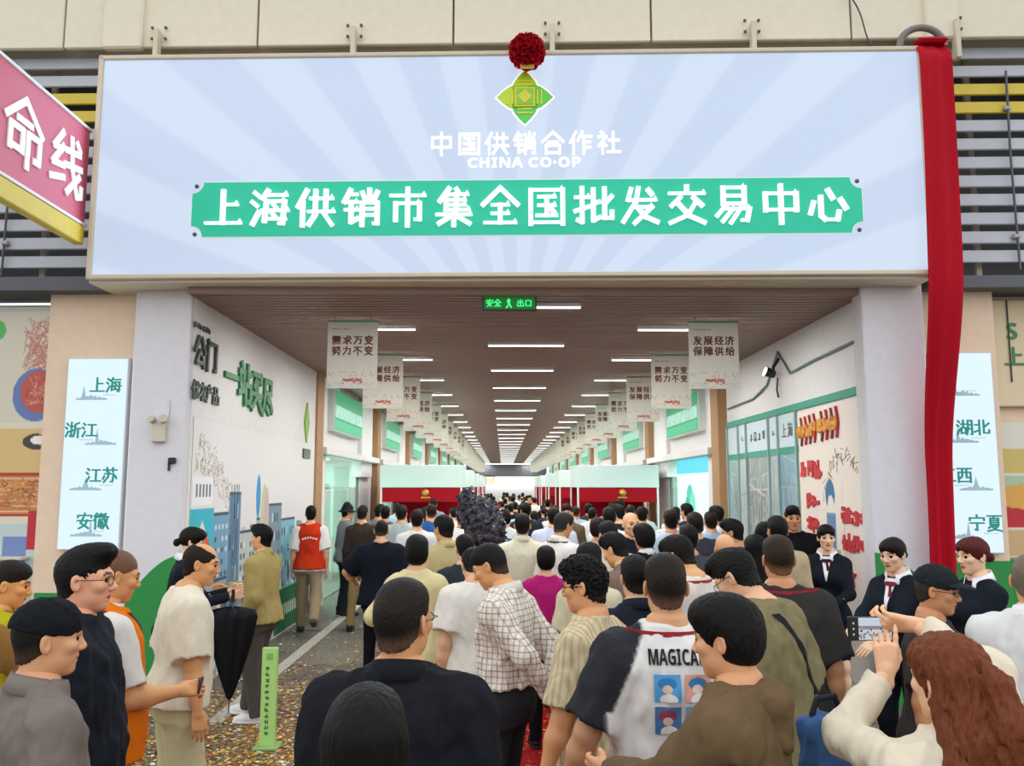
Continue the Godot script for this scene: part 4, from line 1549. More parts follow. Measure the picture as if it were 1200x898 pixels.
# ---------------------------------------------------------------- setting
func build_structure():
	# floor: bed, then slabs as far as they can be told apart
	var fl := struct(box(Vector3(0, -0.11, -30), Vector3(60, 0.2, 120)), "floor", M.stone2)
	var rng := RandomNumberGenerator.new()
	rng.seed = 5
	var slab := cbox(Vector3(0, -0.01, 0), Vector3(0.794, 0.02, 0.794), 0.004)
	var z := -4.2
	for r in 12:
		for c in range(-7, 8):
			var x := 0.23 + c * 0.8 + (0.4 if r % 2 else 0.0)
			if absf(x) > 5.6 or (z < -8.2 and (x < XL + 0.4 or x > XR - 0.4)): continue
			put(slab, "slab", [M.stone, M.stone2, M.stone3][rng.randi() % 3], fl, Transform3D(Basis(), Vector3(x, rng.randf_range(0, 0.003), z)))
		z -= 0.8
	put(cbox(Vector3(-2.52, 0.004, -14.5), Vector3(0.14, 0.008, 13.5), 0.003), "drain_strip", M.strip, fl)
	# facade: upper beam of panels over a dark gap
	var up := struct(box(Vector3(0, 8.1, -0.45), Vector3(18, 3.0, 0.5)), "wall_upper", M.beige, fac(0, 0, 0))
	var panel := cbox(Vector3(0, 0, 0), Vector3(2.03, 2.9, 0.06), 0.01)
	for k in range(-4, 5):
		put(panel, "panel", M.beige, up, Transform3D(Basis(), Vector3(0.50 + k * 2.05, 8.06, 0.02)))
	struct(box(Vector3(0, 6.46, -0.45), Vector3(8.2, 0.3, 0.12)), "shade_strip_9", M.gap_shade, fac(0, 0, 0))  # dark strip: shade of the gap above the sign, put in as colour
	put(cbox(Vector3(-3.98, 8.0, 0.06), Vector3(0.42, 2.85, 0.10), 0.02), "pilaster", M.beige, up)
	put(cbox(Vector3(4.48, 8.0, 0.06), Vector3(0.34, 2.85, 0.10), 0.02), "pilaster", M.beige, up)
	struct(box(Vector3(0, 6.2, -1.1), Vector3(18, 4.1, 0.1)), "wall_back", M.steel_dark, fac(0, 0, 0))
	# lower facade either side of the opening
	struct(box(Vector3(-4.20, 2.03, -0.25), Vector3(0.98, 4.06, 0.2)), "wall_left_front", M.peach, fac(0, 0, 0))
	struct(box(Vector3(4.52, 2.03, -0.25), Vector3(0.80, 4.06, 0.2)), "wall_right_front", M.peach, fac(0, 0, 0))
	struct(cbox(Vector3(-3.43, 2.03, -0.10), Vector3(0.57, 4.06, 0.26), 0.012), "pillar_left", M.pillar, fac(0, 0, 0))
	struct(cbox(Vector3(3.845, 2.03, -0.10), Vector3(0.60, 4.06, 0.26), 0.012), "pillar_right", M.pillar, fac(0, 0, 0))
	struct(box(Vector3(-7.3, 2.03, -0.9), Vector3(5.4, 4.06, 0.1)), "wall_left_shop", M.beige, fac(0, 0, 0))
	struct(box(Vector3(7.3, 2.03, -0.45), Vector3(5.0, 4.06, 0.1)), "wall_right_shop", M.peach, fac(0, 0, 0))
	struct(box(Vector3(-5.9, 4.09, -0.2), Vector3(4.5, 0.14, 0.5)), "trim_1", M.steel_dark, fac(0, 0, 0))
	struct(box(Vector3(6.5, 4.06, -0.2), Vector3(4.6, 0.12, 0.5)), "trim_2", M.steel_dark, fac(0, 0, 0))
	# green dado with a curved start
	var g := PackedVector2Array()
	g.append(Vector2(-3.66, 0.0))
	for k in 13:
		var t := k / 12.0
		g.append(Vector2(-3.66 + 0.52 * t, 0.95 + 0.43 * sin(t * PI * 0.5)))
	g.append(Vector2(-3.145, 0.0))
	struct(prism(g, 0.012), "trim_3", M.green_paint, fac(0, 0, 0.032))
	var g2 := PackedVector2Array([Vector2(3.55, 0.0)])
	for k in 17:
		var t := k / 16.0
		g2.append(Vector2(3.55 + 0.60 * t, 1.26 + 0.16 * cos(t * PI * 0.9)))
	g2.append(Vector2(4.145, 0.0))
	struct(prism(g2, 0.012), "trim_4", M.green_paint, fac(0, 0, 0.032))
	struct(box(Vector3(4.53, 0.665, -0.135), Vector3(0.77, 1.33, 0.02)), "trim_5", M.green_paint, fac(0, 0, 0))
	struct(box(Vector3(5.6, 0.66, -0.38), Vector3(1.36, 1.32, 0.03)), "trim_6", M.green_paint, fac(0, 0, 0))
	struct(box(Vector3(-4.18, 0.5, -0.135), Vector3(0.94, 1.0, 0.02)), "trim_7", M.green_paint, fac(0, 0, 0))
	# hall shell
	var mid := (XL + XR) * 0.5
	var wid := XR - XL
	struct(box(Vector3(XL - 0.1, 2.0, -11.4), Vector3(0.2, 4.12, 5.68)), "wall_left", M.white_paint)
	struct(box(Vector3(XR + 0.1, 2.0, -11.05), Vector3(0.2, 4.12, 5.4)), "wall_right", M.white_paint)
	var ce := struct(box(Vector3(mid, CEIL + 0.16, (HALL_END - 8.3) * 0.5), Vector3(wid + 0.8, 0.1, -HALL_END - 8.3)), "ceiling", M.ceil_back)
	var st := st_new()
	var zz := -8.36
	while zz > HALL_END:
		bx(st, Transform3D(Basis(), Vector3(mid, CEIL + 0.035, zz)), Vector3(wid, 0.07, 0.10))
		zz -= 0.13
	var cs := put(st.commit(), "slats", M.ceil_slat, ce)
	cs.set_meta("kind", "stuff")
	# end of the hall: a lintel across the bright way out
	struct(box(Vector3(mid, 3.35, HALL_END + 0.2), Vector3(wid, 1.0, 0.3)), "wall_end", M.steel_dark)
	struct(box(Vector3(-1.9, 2.6, HALL_END + 0.2), Vector3(2.4, 0.7, 0.3)), "wall_end_side", M.beige)

const NTH := ["first", "second", "third", "fourth", "fifth", "sixth", "seventh", "eighth", "ninth", "tenth", "eleventh", "twelfth", "thirteenth", "fourteenth", "fifteenth", "sixteenth", "seventeenth", "eighteenth", "nineteenth", "twentieth", "twenty-first", "twenty-second", "twenty-third", "twenty-fourth", "twenty-fifth", "twenty-sixth"]

# ---------------------------------------------------------------- hall: walls, shopfronts, lamps, banners, stalls
func build_hall():
	var rng := RandomNumberGenerator.new()
	rng.seed = 77
	# wall prints
	var lm := tag(base("wall_mural", Vector3.ZERO), "city mural printed in blues along the white hall wall", "mural")
	put(sheet(5.55, 2.74, 0.006), "print", printed(mural_left()), lm, on_left(-11.40, 1.38, 0.002))
	var lt := tag(base("wall_lettering", Vector3.ZERO), "green raised Chinese lettering high on the white hall wall", "lettering")
	for i in 4:
		put(glyph("一站买尽"[i], 0.50, 0.17, 0.13, 0.03), "character", M.green_letter, lt, on_left(-9.72 - i * 0.50, 3.30 - 0.03 * i, 0.002))
	for i in 2:
		put(glyph("公门"[i], 0.34, 0.13, 0.11, 0.03), "character", M.dark_letter, lt, on_left(-8.68 - i * 0.36, 3.42, 0.002))
	for i in 4:
		put(glyph("优农产品"[i], 0.19, 0.15, 0.12, 0.02), "character", M.dark_letter, lt, on_left(-8.62 - i * 0.20, 3.02, 0.002))
	put(scribble(rng, 6, 0.07, 0.085, 0.01), "small_print", M.dark_letter, lt, on_left(-8.75, 3.68, 0.002))
	var em := tag(base("wall_emblem", Vector3.ZERO), "slim green diamond emblem over a dark plate on white wall", "emblem")
	put(prism(PackedVector2Array([Vector2(0, 0.32), Vector2(0.17, 0.0), Vector2(0, -0.32), Vector2(-0.17, 0.0)]), 0.02), "diamond", hexm("7fae3c", 0.4), em, on_left(-13.55, 3.05, 0.002))
	put(cbox(Vector3.ZERO, Vector3(0.46, 0.15, 0.03), 0.006), "plate", M.dark_letter, em, on_left(-13.55, 2.56, 0.017))
	# right wall: stripes, cable, panes, board
	for y in [3.02, 2.50]:
		struct(box(Vector3(XR - 0.012, y, -11.05 if y > 2.9 else -12.05), Vector3(0.024, 0.085, 5.3 if y > 2.9 else 3.3)), "trim_8", hexm("3f9a84", 0.6))
	var cb := [Vector3(XR - 0.02, 3.28, -13.6), Vector3(XR - 0.02, 3.30, -12.2), Vector3(XR - 0.02, 3.42, -11.55), Vector3(XR - 0.02, 3.80, -11.05), Vector3(XR - 0.02, 3.46, -10.6), Vector3(XR - 0.02, 3.50, -9.8), Vector3(XR - 0.02, 3.53, -8.5)]
	tag(put(tube_mesh(cb, 0.016, 6), "wall_cable", hexm("6d8580", 0.5)), "grey green cable peaking over the spotlight on white wall", "cable")
	var sp := tag(base("wall_spotlight", Vector3.ZERO), "small black spotlight glowing on the hall wall above stripe", "spotlight")
	put(tube_mesh([Vector3(XR, 3.72, -11.05), Vector3(XR - 0.08, 3.60, -11.05), Vector3(XR - 0.08, 3.50, -11.05)], 0.018), "arm", M.black_plastic, sp)
	put(lathe([Vector2(0.0, 0.0), Vector2(0.05, 0.0), Vector2(0.065, 0.12), Vector2(0.05, 0.13)], 16), "housing", M.black_plastic, sp, Transform3D(Basis(Vector3.BACK, 1.2), Vector3(XR - 0.07, 3.50, -11.05)))
	put(lathe([Vector2(0.0, 0.0), Vector2(0.058, 0.0), Vector2(0.058, 0.012), Vector2(0.0, 0.016)], 16), "lens", glow(Color(1, 1, 1), 4.0), sp, Transform3D(Basis(Vector3.BACK, 1.2), Vector3(XR - 0.19, 3.54, -11.05)))
	put(tube_mesh([Vector3(XR - 0.03, 3.46, -11.05), Vector3(XR - 0.05, 3.30, -11.04), Vector3(XR - 0.03, 3.20, -11.05)], 0.012), "lead", M.black_plastic, sp)
	var pw := tag(base("printed_window", Vector3.ZERO), "row of tall blue printed panes under green rails", "window")
	var edges := [-13.68, -13.05, -12.62, -11.55, -11.15, -10.45]
	var tints := ["8fb4bd", "b9c6c6", "8d9a9a", "a9b3bd", "7ea3b8"]
	for i in 5:
		var zc: float = (edges[i] + edges[i + 1]) * 0.5
		var zw: float = edges[i + 1] - edges[i] - 0.04
		var im := Image.create(64, 160, false, Image.FORMAT_RGB8)
		im.fill(Color(tints[i]))
		for q in 90:
			var c := Color(tints[i]).lerp([Color("e6e6df"), Color("5d7480"), Color("8f7b62"), Color("c5d8de")][q % 4], rng.randf_range(0.2, 0.7))
			if i == 2: il(im, Vector2(rng.randf(), rng.randf()), Vector2(rng.randf(), rng.randf()), 2, c)
			else: ir(im, rng.randf(), rng.randf(), rng.randf(), rng.randf(), c.lerp(Color(tints[i]), 0.6)) if q < 20 else il(im, Vector2(rng.randf(), rng.randf()), Vector2(rng.randf(), rng.randf()), 1, c)
		put(sheet(zw, 2.36, 0.012), "pane", printed(im, 0.25), pw, on_right(zc, 1.28, 0.004))
		var hd := put(sheet(zw, 0.42, 0.012), "header_panel", hexm("c9dbe4", 0.4), pw, on_right(zc, 2.755, 0.004))
		if i == 2: put(scribble(rng, 4, 0.15, 0.19, 0.004), "small_print", M.dark_letter, hd, Transform3D(Basis(), Vector3(0, 0, 0.013)))
		if i == 4: word("上海", 0.19, 0.24, 0.10, 0.09, 0.004, M.dark_letter, hd, Transform3D(Basis(), Vector3(0, 0, 0.013)))
		if i == 1 or i == 3: put(scribble(rng, 1, 0.1, 0.1, 0.004), "small_print", M.dark_letter, hd, Transform3D(Basis(), Vector3(0, 0, 0.013)))
	for zc in edges: put(cbox(Vector3(XR - 0.02, 1.5, zc), Vector3(0.05, 2.95, 0.035), 0.006), "mullion", hexm("8aa9a4", 0.5), pw)
	var bd := tag(base("slogan_board", Vector3.ZERO), "pale board with gold arrow lettering, red slogans and a star", "board")
	put(sheet(1.90, 2.9, 0.012), "board", hexm("e6ddd2", 0.6), bd, on_right(-9.46, 1.50, 0.003))
	for i in 8:
		var zc := -10.28 + i * 0.145 + (0.08 if i > 3 else 0.0)
		var ch := put(scribble(rng, 1, 0.17, 0.1, 0.03, 0.26), "arrow_letter", M.gold_ink, bd, on_right(zc, 2.70 + i * 0.006, 0.015))
		put(prism(PackedVector2Array([Vector2(0.03, 0.17), Vector2(0.085, 0.0), Vector2(0.03, -0.17), Vector2(0.00, -0.17), Vector2(0.05, 0.0), Vector2(0.00, 0.17)]), 0.02), "arrow", M.red_ink if i % 2 else hexm("7a3a24", 0.5), ch, Transform3D(Basis(), Vector3(0, 0, 0.004)))
	for a in [[-10.02, 2.24, 3, 0.23, 0.24], [-9.98, 1.88, 2, 0.21, 0.21], [-10.02, 1.62, 2, 0.20, 0.20], [-8.86, 1.74, 4, 0.19, 0.15], [-8.86, 1.47, 4, 0.19, 0.15]]:
		put(scribble(rng, a[2], a[3], a[4], 0.012, 0.22), "red_slogan", M.red_ink, bd, on_right(a[0], a[1], 0.015))
	var star := PackedVector2Array()
	for k in 10:
		var r := 0.13 if k % 2 == 0 else 0.055
		star.append(Vector2(sin(TAU * k / 10) * r, cos(TAU * k / 10) * r))
	put(prism(star, 0.012), "star", M.red_ink, bd, on_right(-8.96, 1.12, 0.015))
	put(sheet(0.62, 1.7, 0.002), "illustration", printed(figure_print(), 0.6), bd, on_right(-9.42, 1.28, 0.0155))
	var arc := st_new()
	for k in 40:
		var t := k / 39.0
		var p := Vector2(lerpf(-0.42, 0.50, t), 0.42 * sin(t * 2.6))
		bx(arc, Transform3D(Basis(Vector3.BACK, rng.randf() * 3), Vector3(p.x + rng.randf_range(-0.06, 0.06), p.y + rng.randf_range(-0.07, 0.07), 0.002)), Vector3(rng.randf_range(0.05, 0.14), 0.008, 0.004))
	put(arc.commit(), "tree_drawing", hexm("8d8064", 0.7), bd, on_right(-9.18, 1.98, 0.015))
	# bays with shopfronts on both sides
	var bay := 0
	var z0 := -14.2
	while z0 > HALL_END + 3.0:
		for side in [-1, 1]: shopfront(z0, side, bay, rng)
		z0 -= 6.9
		bay += 1
	# lamps
	var lampbox := cbox(Vector3(0, 0, 0), Vector3(1.02, 0.05, 0.075), 0.008)
	var glass := cbox(Vector3(0, -0.028, 0), Vector3(1.0, 0.012, 0.062), 0.004)
	for row in 26:
		for c in 3:
			var x: float = [0.30, -1.55, 2.10][c]
			var lz := -8.72 - row * 2.45 - (0.0 if c == 0 else 1.28)
			if lz < HALL_END + 0.6: continue
			var l := base("ceiling_light", Vector3(x, CEIL - 0.025, lz))
			tag(l, "%s slim ceiling light from the entrance in the %s" % [NTH[row], ["middle row of the hall", "row by the mural side banners", "row by the slogan board side banners"][c]], "ceiling light", ["middle row of ceiling lights", "mural side row of ceiling lights", "board side row of ceiling lights"][c])
			put(lampbox, "housing", M.white_paint, l)
			put(glass, "diffuser", M.lamp, l)
			area_light("lamp_light", Transform3D(Basis(Vector3.RIGHT, -PI * 0.5), Vector3(0, -0.04, 0)), Vector2(1.0, 0.06), Color(1, 0.99, 0.97), 3.2, l)
	# hanging banners
	var tops := ["需求万变", "发展经济"]
	var lows := ["努力不变", "保障供给"]
	for k in 24:
		for side in [0, 1]:
			var bz := -9.45 - k * 2.45
			var bx0: float = -1.69 if side == 0 else 2.36
			var b := base("hanging_banner", Vector3(bx0, CEIL - 0.04, bz))
			var v: int = (k + side) % 2
			var lab := "%s hanging slogan banner from the entrance along the %s side" % [NTH[k], "mural" if side == 0 else "slogan board"]
			if k == 0: lab = "foremost hanging banner on the mural side, brown slogan over red flower" if side == 0 else "foremost hanging banner on the slogan board side, brown slogan over red flower"
			tag(b, lab, "banner", "hanging banners, mural side" if side == 0 else "hanging banners, board side")
			put(sheet(0.56, 0.76, 0.006), "panel", M.banner, b, Transform3D(Basis(), Vector3(0, -0.40, 0)))
			put(cbox(Vector3(0, -0.02, 0.003), Vector3(0.57, 0.025, 0.02), 0.004), "rail", hexm("6fa58a", 0.5), b)
			for g in [-0.2, 0.2]: put(tube_mesh([Vector3(g, 0.04, 0.003), Vector3(g, -0.02, 0.003)], 0.003, 4), "wire", M.wire, b)
			if k < 10:
				word(tops[v], 0.100, 0.120, 0.15, 0.13, 0.002, M.brown_ink, b, Transform3D(Basis(), Vector3(0, -0.235, 0.0062)))
				word(lows[v], 0.100, 0.120, 0.15, 0.13, 0.002, M.brown_ink, b, Transform3D(Basis(), Vector3(0, -0.355, 0.0062)))
				put(scribble(rng, 7, 0.022, 0.03, 0.001), "small_print", hexm("5c7a68", 0.7), b, Transform3D(Basis(), Vector3(-0.13, -0.11, 0.0062)))
			put(sheet(0.54, 0.20, 0.001), "picture", banner_print(), b, Transform3D(Basis(), Vector3(0, -0.665, 0.0062)))
	# exit sign under the lintel
	var ex := tag(base("exit_sign", Vector3(0.06, 3.89, -8.50)), "glowing green exit sign hanging at the hall entrance", "exit sign")
	put(cbox(Vector3.ZERO, Vector3(0.55, 0.15, 0.05), 0.008), "case", hexm("16502f", 0.4), ex)
	put(sheet(0.51, 0.12, 0.004), "face", glow(Color("0a7a35"), 0.5, Color("0a4a22")), ex, Transform3D(Basis(), Vector3(0, 0, 0.026)))
	for i in 4: put(glyph("安全出口"[i], 0.075, 0.13, 0.11, 0.003), "character", glow(Color("37ff77"), 1.1), ex, Transform3D(Basis(), Vector3([-0.20, -0.12, 0.11, 0.19][i], 0, 0.030)))
	put(prism(PackedVector2Array([Vector2(-0.03, -0.05), Vector2(-0.005, -0.01), Vector2(-0.02, 0.02), Vector2(0.0, 0.05), Vector2(0.02, 0.03), Vector2(0.015, 0.0), Vector2(0.035, -0.05), Vector2(0.02, -0.05), Vector2(0.005, -0.02), Vector2(-0.015, -0.055)]), 0.003), "running_figure", glow(Color("37ff77"), 1.1), ex, Transform3D(Basis(), Vector3(-0.01, 0, 0.030)))
	for g in [-0.2, 0.2]: put(tube_mesh([Vector3(g, 0.07, 0), Vector3(g, 0.12, 0)], 0.006, 6), "stem", M.steel_dark, ex)
	# stalls
	for k in 5:
		market_stall(Vector3(-1.83, 0, -19.2 - k * 6.2), k, "left")
		market_stall(Vector3(2.56, 0, -19.2 - k * 6.2), k, "right")
	# carpet and confetti
	var cp := tag(put(cbox(Vector3(0.25, 0.006, -22), Vector3(2.3, 0.012, 40), 0.004), "red_carpet", M.carpet), "red carpet running down the middle of the hall", "carpet")
	confetti()

func banner_print() -> Material:
	if M.has("banner_print"): return M.banner_print
	var im := Image.create(160, 60, false, Image.FORMAT_RGB8)
	im.fill(Color("e6e3d6"))
	var rng := RandomNumberGenerator.new()
	rng.seed = 9
	for k in 26:
		ie(im, rng.randf(), 0.25 + 0.12 * sin(k * 0.7), 0.02, 0.05, Color("c9c8b4"))
	for k in 40: ie(im, 0.5 + rng.randf_range(-0.2, 0.2), 0.66 + rng.randf_range(-0.13, 0.12), 0.03, 0.07, Color("b8564a").lerp(Color("d98c78"), rng.randf()))
	for k in 30: ie(im, rng.randf(), rng.randf_range(0.72, 0.98), 0.06, 0.06, Color("cfd3cb").lerp(Color("eceae2"), rng.randf()))
	M.banner_print = printed(im, 0.7)
	return M.banner_print

func mural_left() -> Image:
	# u: from the entrance (0) into the hall (1)
	var im := Image.create(560, 250, false, Image.FORMAT_RGB8)
	im.fill(Color("dfdfe0"))
	var rng := RandomNumberGenerator.new()
	rng.seed = 31
	ir(im, 0.0, 0.60, 1.0, 1.0, Color("8fa4b0"))
	for k in 120:
		var x := rng.randf()
		var y := rng.randf_range(0.40, 0.95)
		var w := rng.randf_range(0.01, 0.05)
		ir(im, x, y, x + w, y + rng.randf_range(0.02, 0.10), [Color("6d8796"), Color("b9c8cc"), Color("52707f"), Color("d8d8cf"), Color("7ba9b8"), Color("8d8674")][k % 6])
	# brown line drawing of an arch
	for k in 160:
		var t := rng.randf()
		var p := Vector2(0.02 + 0.22 * t, 0.12 + 0.20 * t * t + rng.randf_range(-0.05, 0.09))
		il(im, p, p + Vector2(rng.randf_range(-0.012, 0.012), rng.randf_range(-0.03, 0.03)), 1, Color("8a7a63"))
	# cyan box with a diamond, and a white label
	ir(im, 0.00, 0.34, 0.13, 0.60, Color("2fb5c8"))
	ir(im, 0.01, 0.22, 0.12, 0.33, Color("e8edf0"))
	for k in 5: ir(im, 0.025 + k * 0.018, 0.25, 0.035 + k * 0.018, 0.30, Color("6b7580"))
	for k in 24:
		var w := 0.045 * (1.0 - absf(k - 12) / 12.0)
		ir(im, 0.068 - w, 0.38 + k * 0.008, 0.068 + w, 0.39 + k * 0.008, Color("e8e2d0") if k < 9 else Color("d4574a") if k < 15 else Color("e8e8e0"))
	# houses
	var hs := [[0.13, 0.36, 0.22, 0.62, "6fa0c0"], [0.00, 0.62, 0.24, 1.0, "9aa7ad"], [0.22, 0.28, 0.30, 1.0, "5d87a6"], [0.30, 0.45, 0.42, 0.72, "b8c2c0"], [0.42, 0.40, 0.52, 1.0, "8fb3bd"], [0.52, 0.34, 0.64, 0.85, "7793a2"], [0.64, 0.42, 0.78, 0.9, "7fbcd0"], [0.78, 0.5, 0.92, 0.95, "a5c8cf"], [0.92, 0.44, 1.0, 1.0, "93b3b8"]]
	for h in hs:
		ir(im, h[0], h[1], h[2], h[3], Color(h[4]))
		var n := int((h[2] - h[0]) / 0.022)
		for a in n:
			for b in 5:
				if rng.randf() < 0.75:
					var x: float = h[0] + 0.008 + a * 0.022
					var y: float = h[1] + 0.05 + b * (h[3] - h[1]) * 0.18
					ir(im, x, y, x + 0.011, y + (h[3] - h[1]) * 0.09, Color(h[4]).lerp(Color("24323c") if rng.randf() < 0.6 else Color("eef2f2"), 0.7))
		ir(im, h[0], h[1], h[2], h[1] + 0.012, Color("3f4f58"))
	ie(im, 0.43, 0.30, 0.018, 0.10, Color("2f8fc8"))
	ie(im, 0.48, 0.50, 0.035, 0.26, Color("c2c69a"))
	ie(im, 0.50, 0.46, 0.025, 0.20, Color("c8b0b8"))
	ie(im, 0.49, 0.78, 0.03, 0.15, Color("d8d6c0"))
	for k in 70:
		var x := rng.randf()
		ie(im, x, rng.randf_range(0.70, 0.98), 0.010, 0.05, [Color("3c4a50"), Color("6a5a48"), Color("9fb5bc"), Color("d9d4c4")][k % 4])
	ir(im, 0.60, 0.78, 0.86, 1.0, Color("1c6a3c"))
	for k in 12: ir(im, 0.62 + 0.02 * k, 0.86, 0.63 + 0.02 * k, 0.92, Color("dfe8e0"))
	for k in 14: il(im, Vector2(0.26 + rng.randf_range(-0.03, 0.03), 0.25), Vector2(0.27 + rng.randf_range(-0.03, 0.03), 0.98), 1, Color("30485c"))
	return im

func figure_print() -> Image:
	var im := Image.create(62, 170, false, Image.FORMAT_RGB8)
	im.fill(Color("e6ddd2"))
	ie(im, 0.45, 0.10, 0.22, 0.10, Color("2f6f9a"))
	ie(im, 0.47, 0.17, 0.15, 0.07, Color("e8e0d8"))
	ir(im, 0.25, 0.22, 0.68, 0.55, Color("7f9fc4"))
	for k in 6: il(im, Vector2(0.28 + k * 0.07, 0.24), Vector2(0.32 + k * 0.05, 0.55), 2, Color("3a5f94"))
	ir(im, 0.28, 0.55, 0.42, 0.98, Color("2f5f8c"))
	ir(im, 0.50, 0.55, 0.62, 0.98, Color("3a6a98"))
	ir(im, 0.05, 0.40, 0.20, 0.62, Color("b0392e"))
	ir(im, 0.80, 0.62, 0.98, 0.98, Color("a8734c"))
	ir(im, 0.66, 0.45, 0.85, 0.75, Color("8fb08a"))
	for k in 30: ir(im, 0.0, 0.80 + k * 0.0065, 0.04 + k * 0.008, 0.81 + k * 0.0065, Color("5fae96"))
	return im

func shopfront(z0: float, side: int, n: int, rng: RandomNumberGenerator):
	# wood pilaster, white posts, lightbox over a ledge, glass front, lit room behind
	var X := XL if side < 0 else XR
	var s := float(side)
	var root := base("shopfront", Vector3(X, 0, z0), 0.0)
	tag(root, "glazed shopfront with green lightbox on the %s side, bay %s from the entrance" % ["mural" if side < 0 else "slogan board", ["nearest", "second", "third", "fourth", "fifth", "sixth", "seventh", "eighth"][mini(n, 7)]], "shopfront", "shopfronts along the hall")
	root.set_meta("kind", "structure")
	var L := 6.9
	put(cbox(Vector3(s * 0.10, 1.99, -0.25), Vector3(0.28, 3.98, 0.5), 0.01), "pilaster", M.wood, root)
	put(cbox(Vector3(s * 0.12, 1.99, -0.75), Vector3(0.22, 3.98, 0.46), 0.01), "post", M.white_paint, root)
	put(cbox(Vector3(s * 0.12, 3.1, -5.55), Vector3(0.22, 1.7, 1.5), 0.01), "post", M.white_paint, root)
	put(cbox(Vector3(s * 0.18, 3.40, -3.7), Vector3(0.16, 1.34, 6.4), 0.01), "header", M.white_paint, root)
	put(cbox(Vector3(s * 0.05, 2.66, -3.7), Vector3(0.30, 0.13, 6.3), 0.01), "ledge", M.white_paint, root)
	# lightbox
	var im = M.get("lightbox_print", null)
	if im == null:
		var pic := Image.create(256, 64, false, Image.FORMAT_RGB8)
		pic.fill(Color("1f9a62"))
		ir(pic, 0, 0.36, 1, 0.70, Color("8fdcc0"))
		for k in 60: ir(pic, 0.02 + 0.016 * k, rng.randf_range(0.36, 0.5), 0.03 + 0.016 * k, rng.randf_range(0.55, 0.72), Color("eafff6") if k % 3 else Color("2f9a70"))
		ir(pic, 0, 0.74, 1, 1, Color("34c98e"))
		im = backlit(pic, 0.75)
		M.lightbox_print = im
	var lb := put(cbox(Vector3(s * 0.05, 3.45, -3.0), Vector3(0.16, 0.78, 3.1), 0.01), "lightbox", hexm("cfd8d2", 0.5), root)
	put(sheet(3.0, 0.72, 0.006), "lit_print", im, lb, Transform3D(Basis(Vector3(0, 0, s), Vector3.UP, Vector3(-s, 0, 0)), Vector3(s * 0.05 - s * 0.082, 3.45, -3.0)))
	area_light("lightbox_light", Transform3D(Basis(Vector3.UP, -PI * 0.5 if s < 0 else PI * 0.5), Vector3(-s * 0.06, 3.45, -3.0)), Vector2(3.0, 0.7), Color("aef5d6"), 0.5, root)
	# glass in a frame
	put(cbox(Vector3(s * 0.14, 1.3, -1.02), Vector3(0.06, 2.6, 0.06), 0.008), "jamb", M.steel_dark, root)
	put(cbox(Vector3(s * 0.14, 1.3, -5.0), Vector3(0.06, 2.6, 0.06), 0.008), "jamb", M.steel_dark, root)
	put(box(Vector3(s * 0.14, 1.3, -3.0), Vector3(0.012, 2.55, 3.9)), "glass", M.glass, root)
	put(cbox(Vector3(s * 0.16, 1.3, -5.95), Vector3(0.10, 2.6, 1.85), 0.01), "side_wall", M.white_paint, root)
	# room behind
	put(box(Vector3(s * 2.0, 1.35, -3.5), Vector3(0.1, 2.7, 6.2)), "back_wall", M.shop_wall, root)
	put(box(Vector3(s * 1.1, 1.35, -0.45), Vector3(1.8, 2.7, 0.1)), "room_end", M.shop_wall, root)
	put(box(Vector3(s * 1.1, 1.35, -6.75), Vector3(1.8, 2.7, 0.1)), "room_end", M.shop_wall, root)
	put(box(Vector3(s * 1.1, 2.72, -3.6), Vector3(1.9, 0.08, 6.4)), "room_ceiling", M.shop_wall, root)
	put(box(Vector3(s * 1.1, 0.005, -3.6), Vector3(1.9, 0.01, 6.4)), "room_floor", M.stone3, root)
	var lamp := put(cbox(Vector3(s * 1.1, 2.66, -3.3), Vector3(0.5, 0.04, 4.4), 0.01), "room_lamp", glow(Color("c9fff0"), 2.2), root)
	area_light("room_light", Transform3D(Basis(Vector3.RIGHT, -PI * 0.5), Vector3(s * 1.1, 2.62, -3.3)), Vector2(0.5, 4.4), Color("d4fff2"), 12.0, root)
	if n == 0 and side > 0:
		# the first shop on this side shows a large blue screen
		var pic := Image.create(150, 130, false, Image.FORMAT_RGB8)
		pic.fill(Color("39cbe0"))
		ir(pic, 0, 0.12, 1, 0.62, Color("e2f4f8"))
		ie(pic, 0.42, 0.30, 0.10, 0.10, Color("4fc9b4"))
		ie(pic, 0.50, 0.36, 0.09, 0.10, Color("7fe0c8"))
		ie(pic, 0.34, 0.38, 0.07, 0.08, Color("38b8a4"))
		for k in 9: ir(pic, 0.14 + k * 0.08, 0.52, 0.18 + k * 0.08, 0.58, Color("9fc8d8"))
		ir(pic, 0.28, 0.58, 0.66, 1.0, Color("1b76c4"))
		for k in 16: il(pic, Vector2(rng.randf_range(0.3, 0.64), rng.randf_range(0.6, 0.98)), Vector2(rng.randf_range(0.3, 0.64), rng.randf_range(0.6, 0.98)), 2, Color("5fb8ee"))
		put(sheet(2.9, 2.45, 0.03), "screen", backlit(pic, 0.95), root, Transform3D(Basis(Vector3(0, 0, s), Vector3.UP, Vector3(-s, 0, 0)), Vector3(s * 0.10, 1.36, -2.55)))
	elif n == 0:
		put(cbox(Vector3(s * 0.5, 1.95, -3.0), Vector3(0.5, 0.04, 3.0), 0.01), "shelf", M.white_paint, root)
		for k in 2: put(cbox(Vector3(s * 0.45, 2.05, -2.2 - k * 0.7), Vector3(0.22, 0.12, 0.3), 0.03), "black_item", M.black_plastic, root)

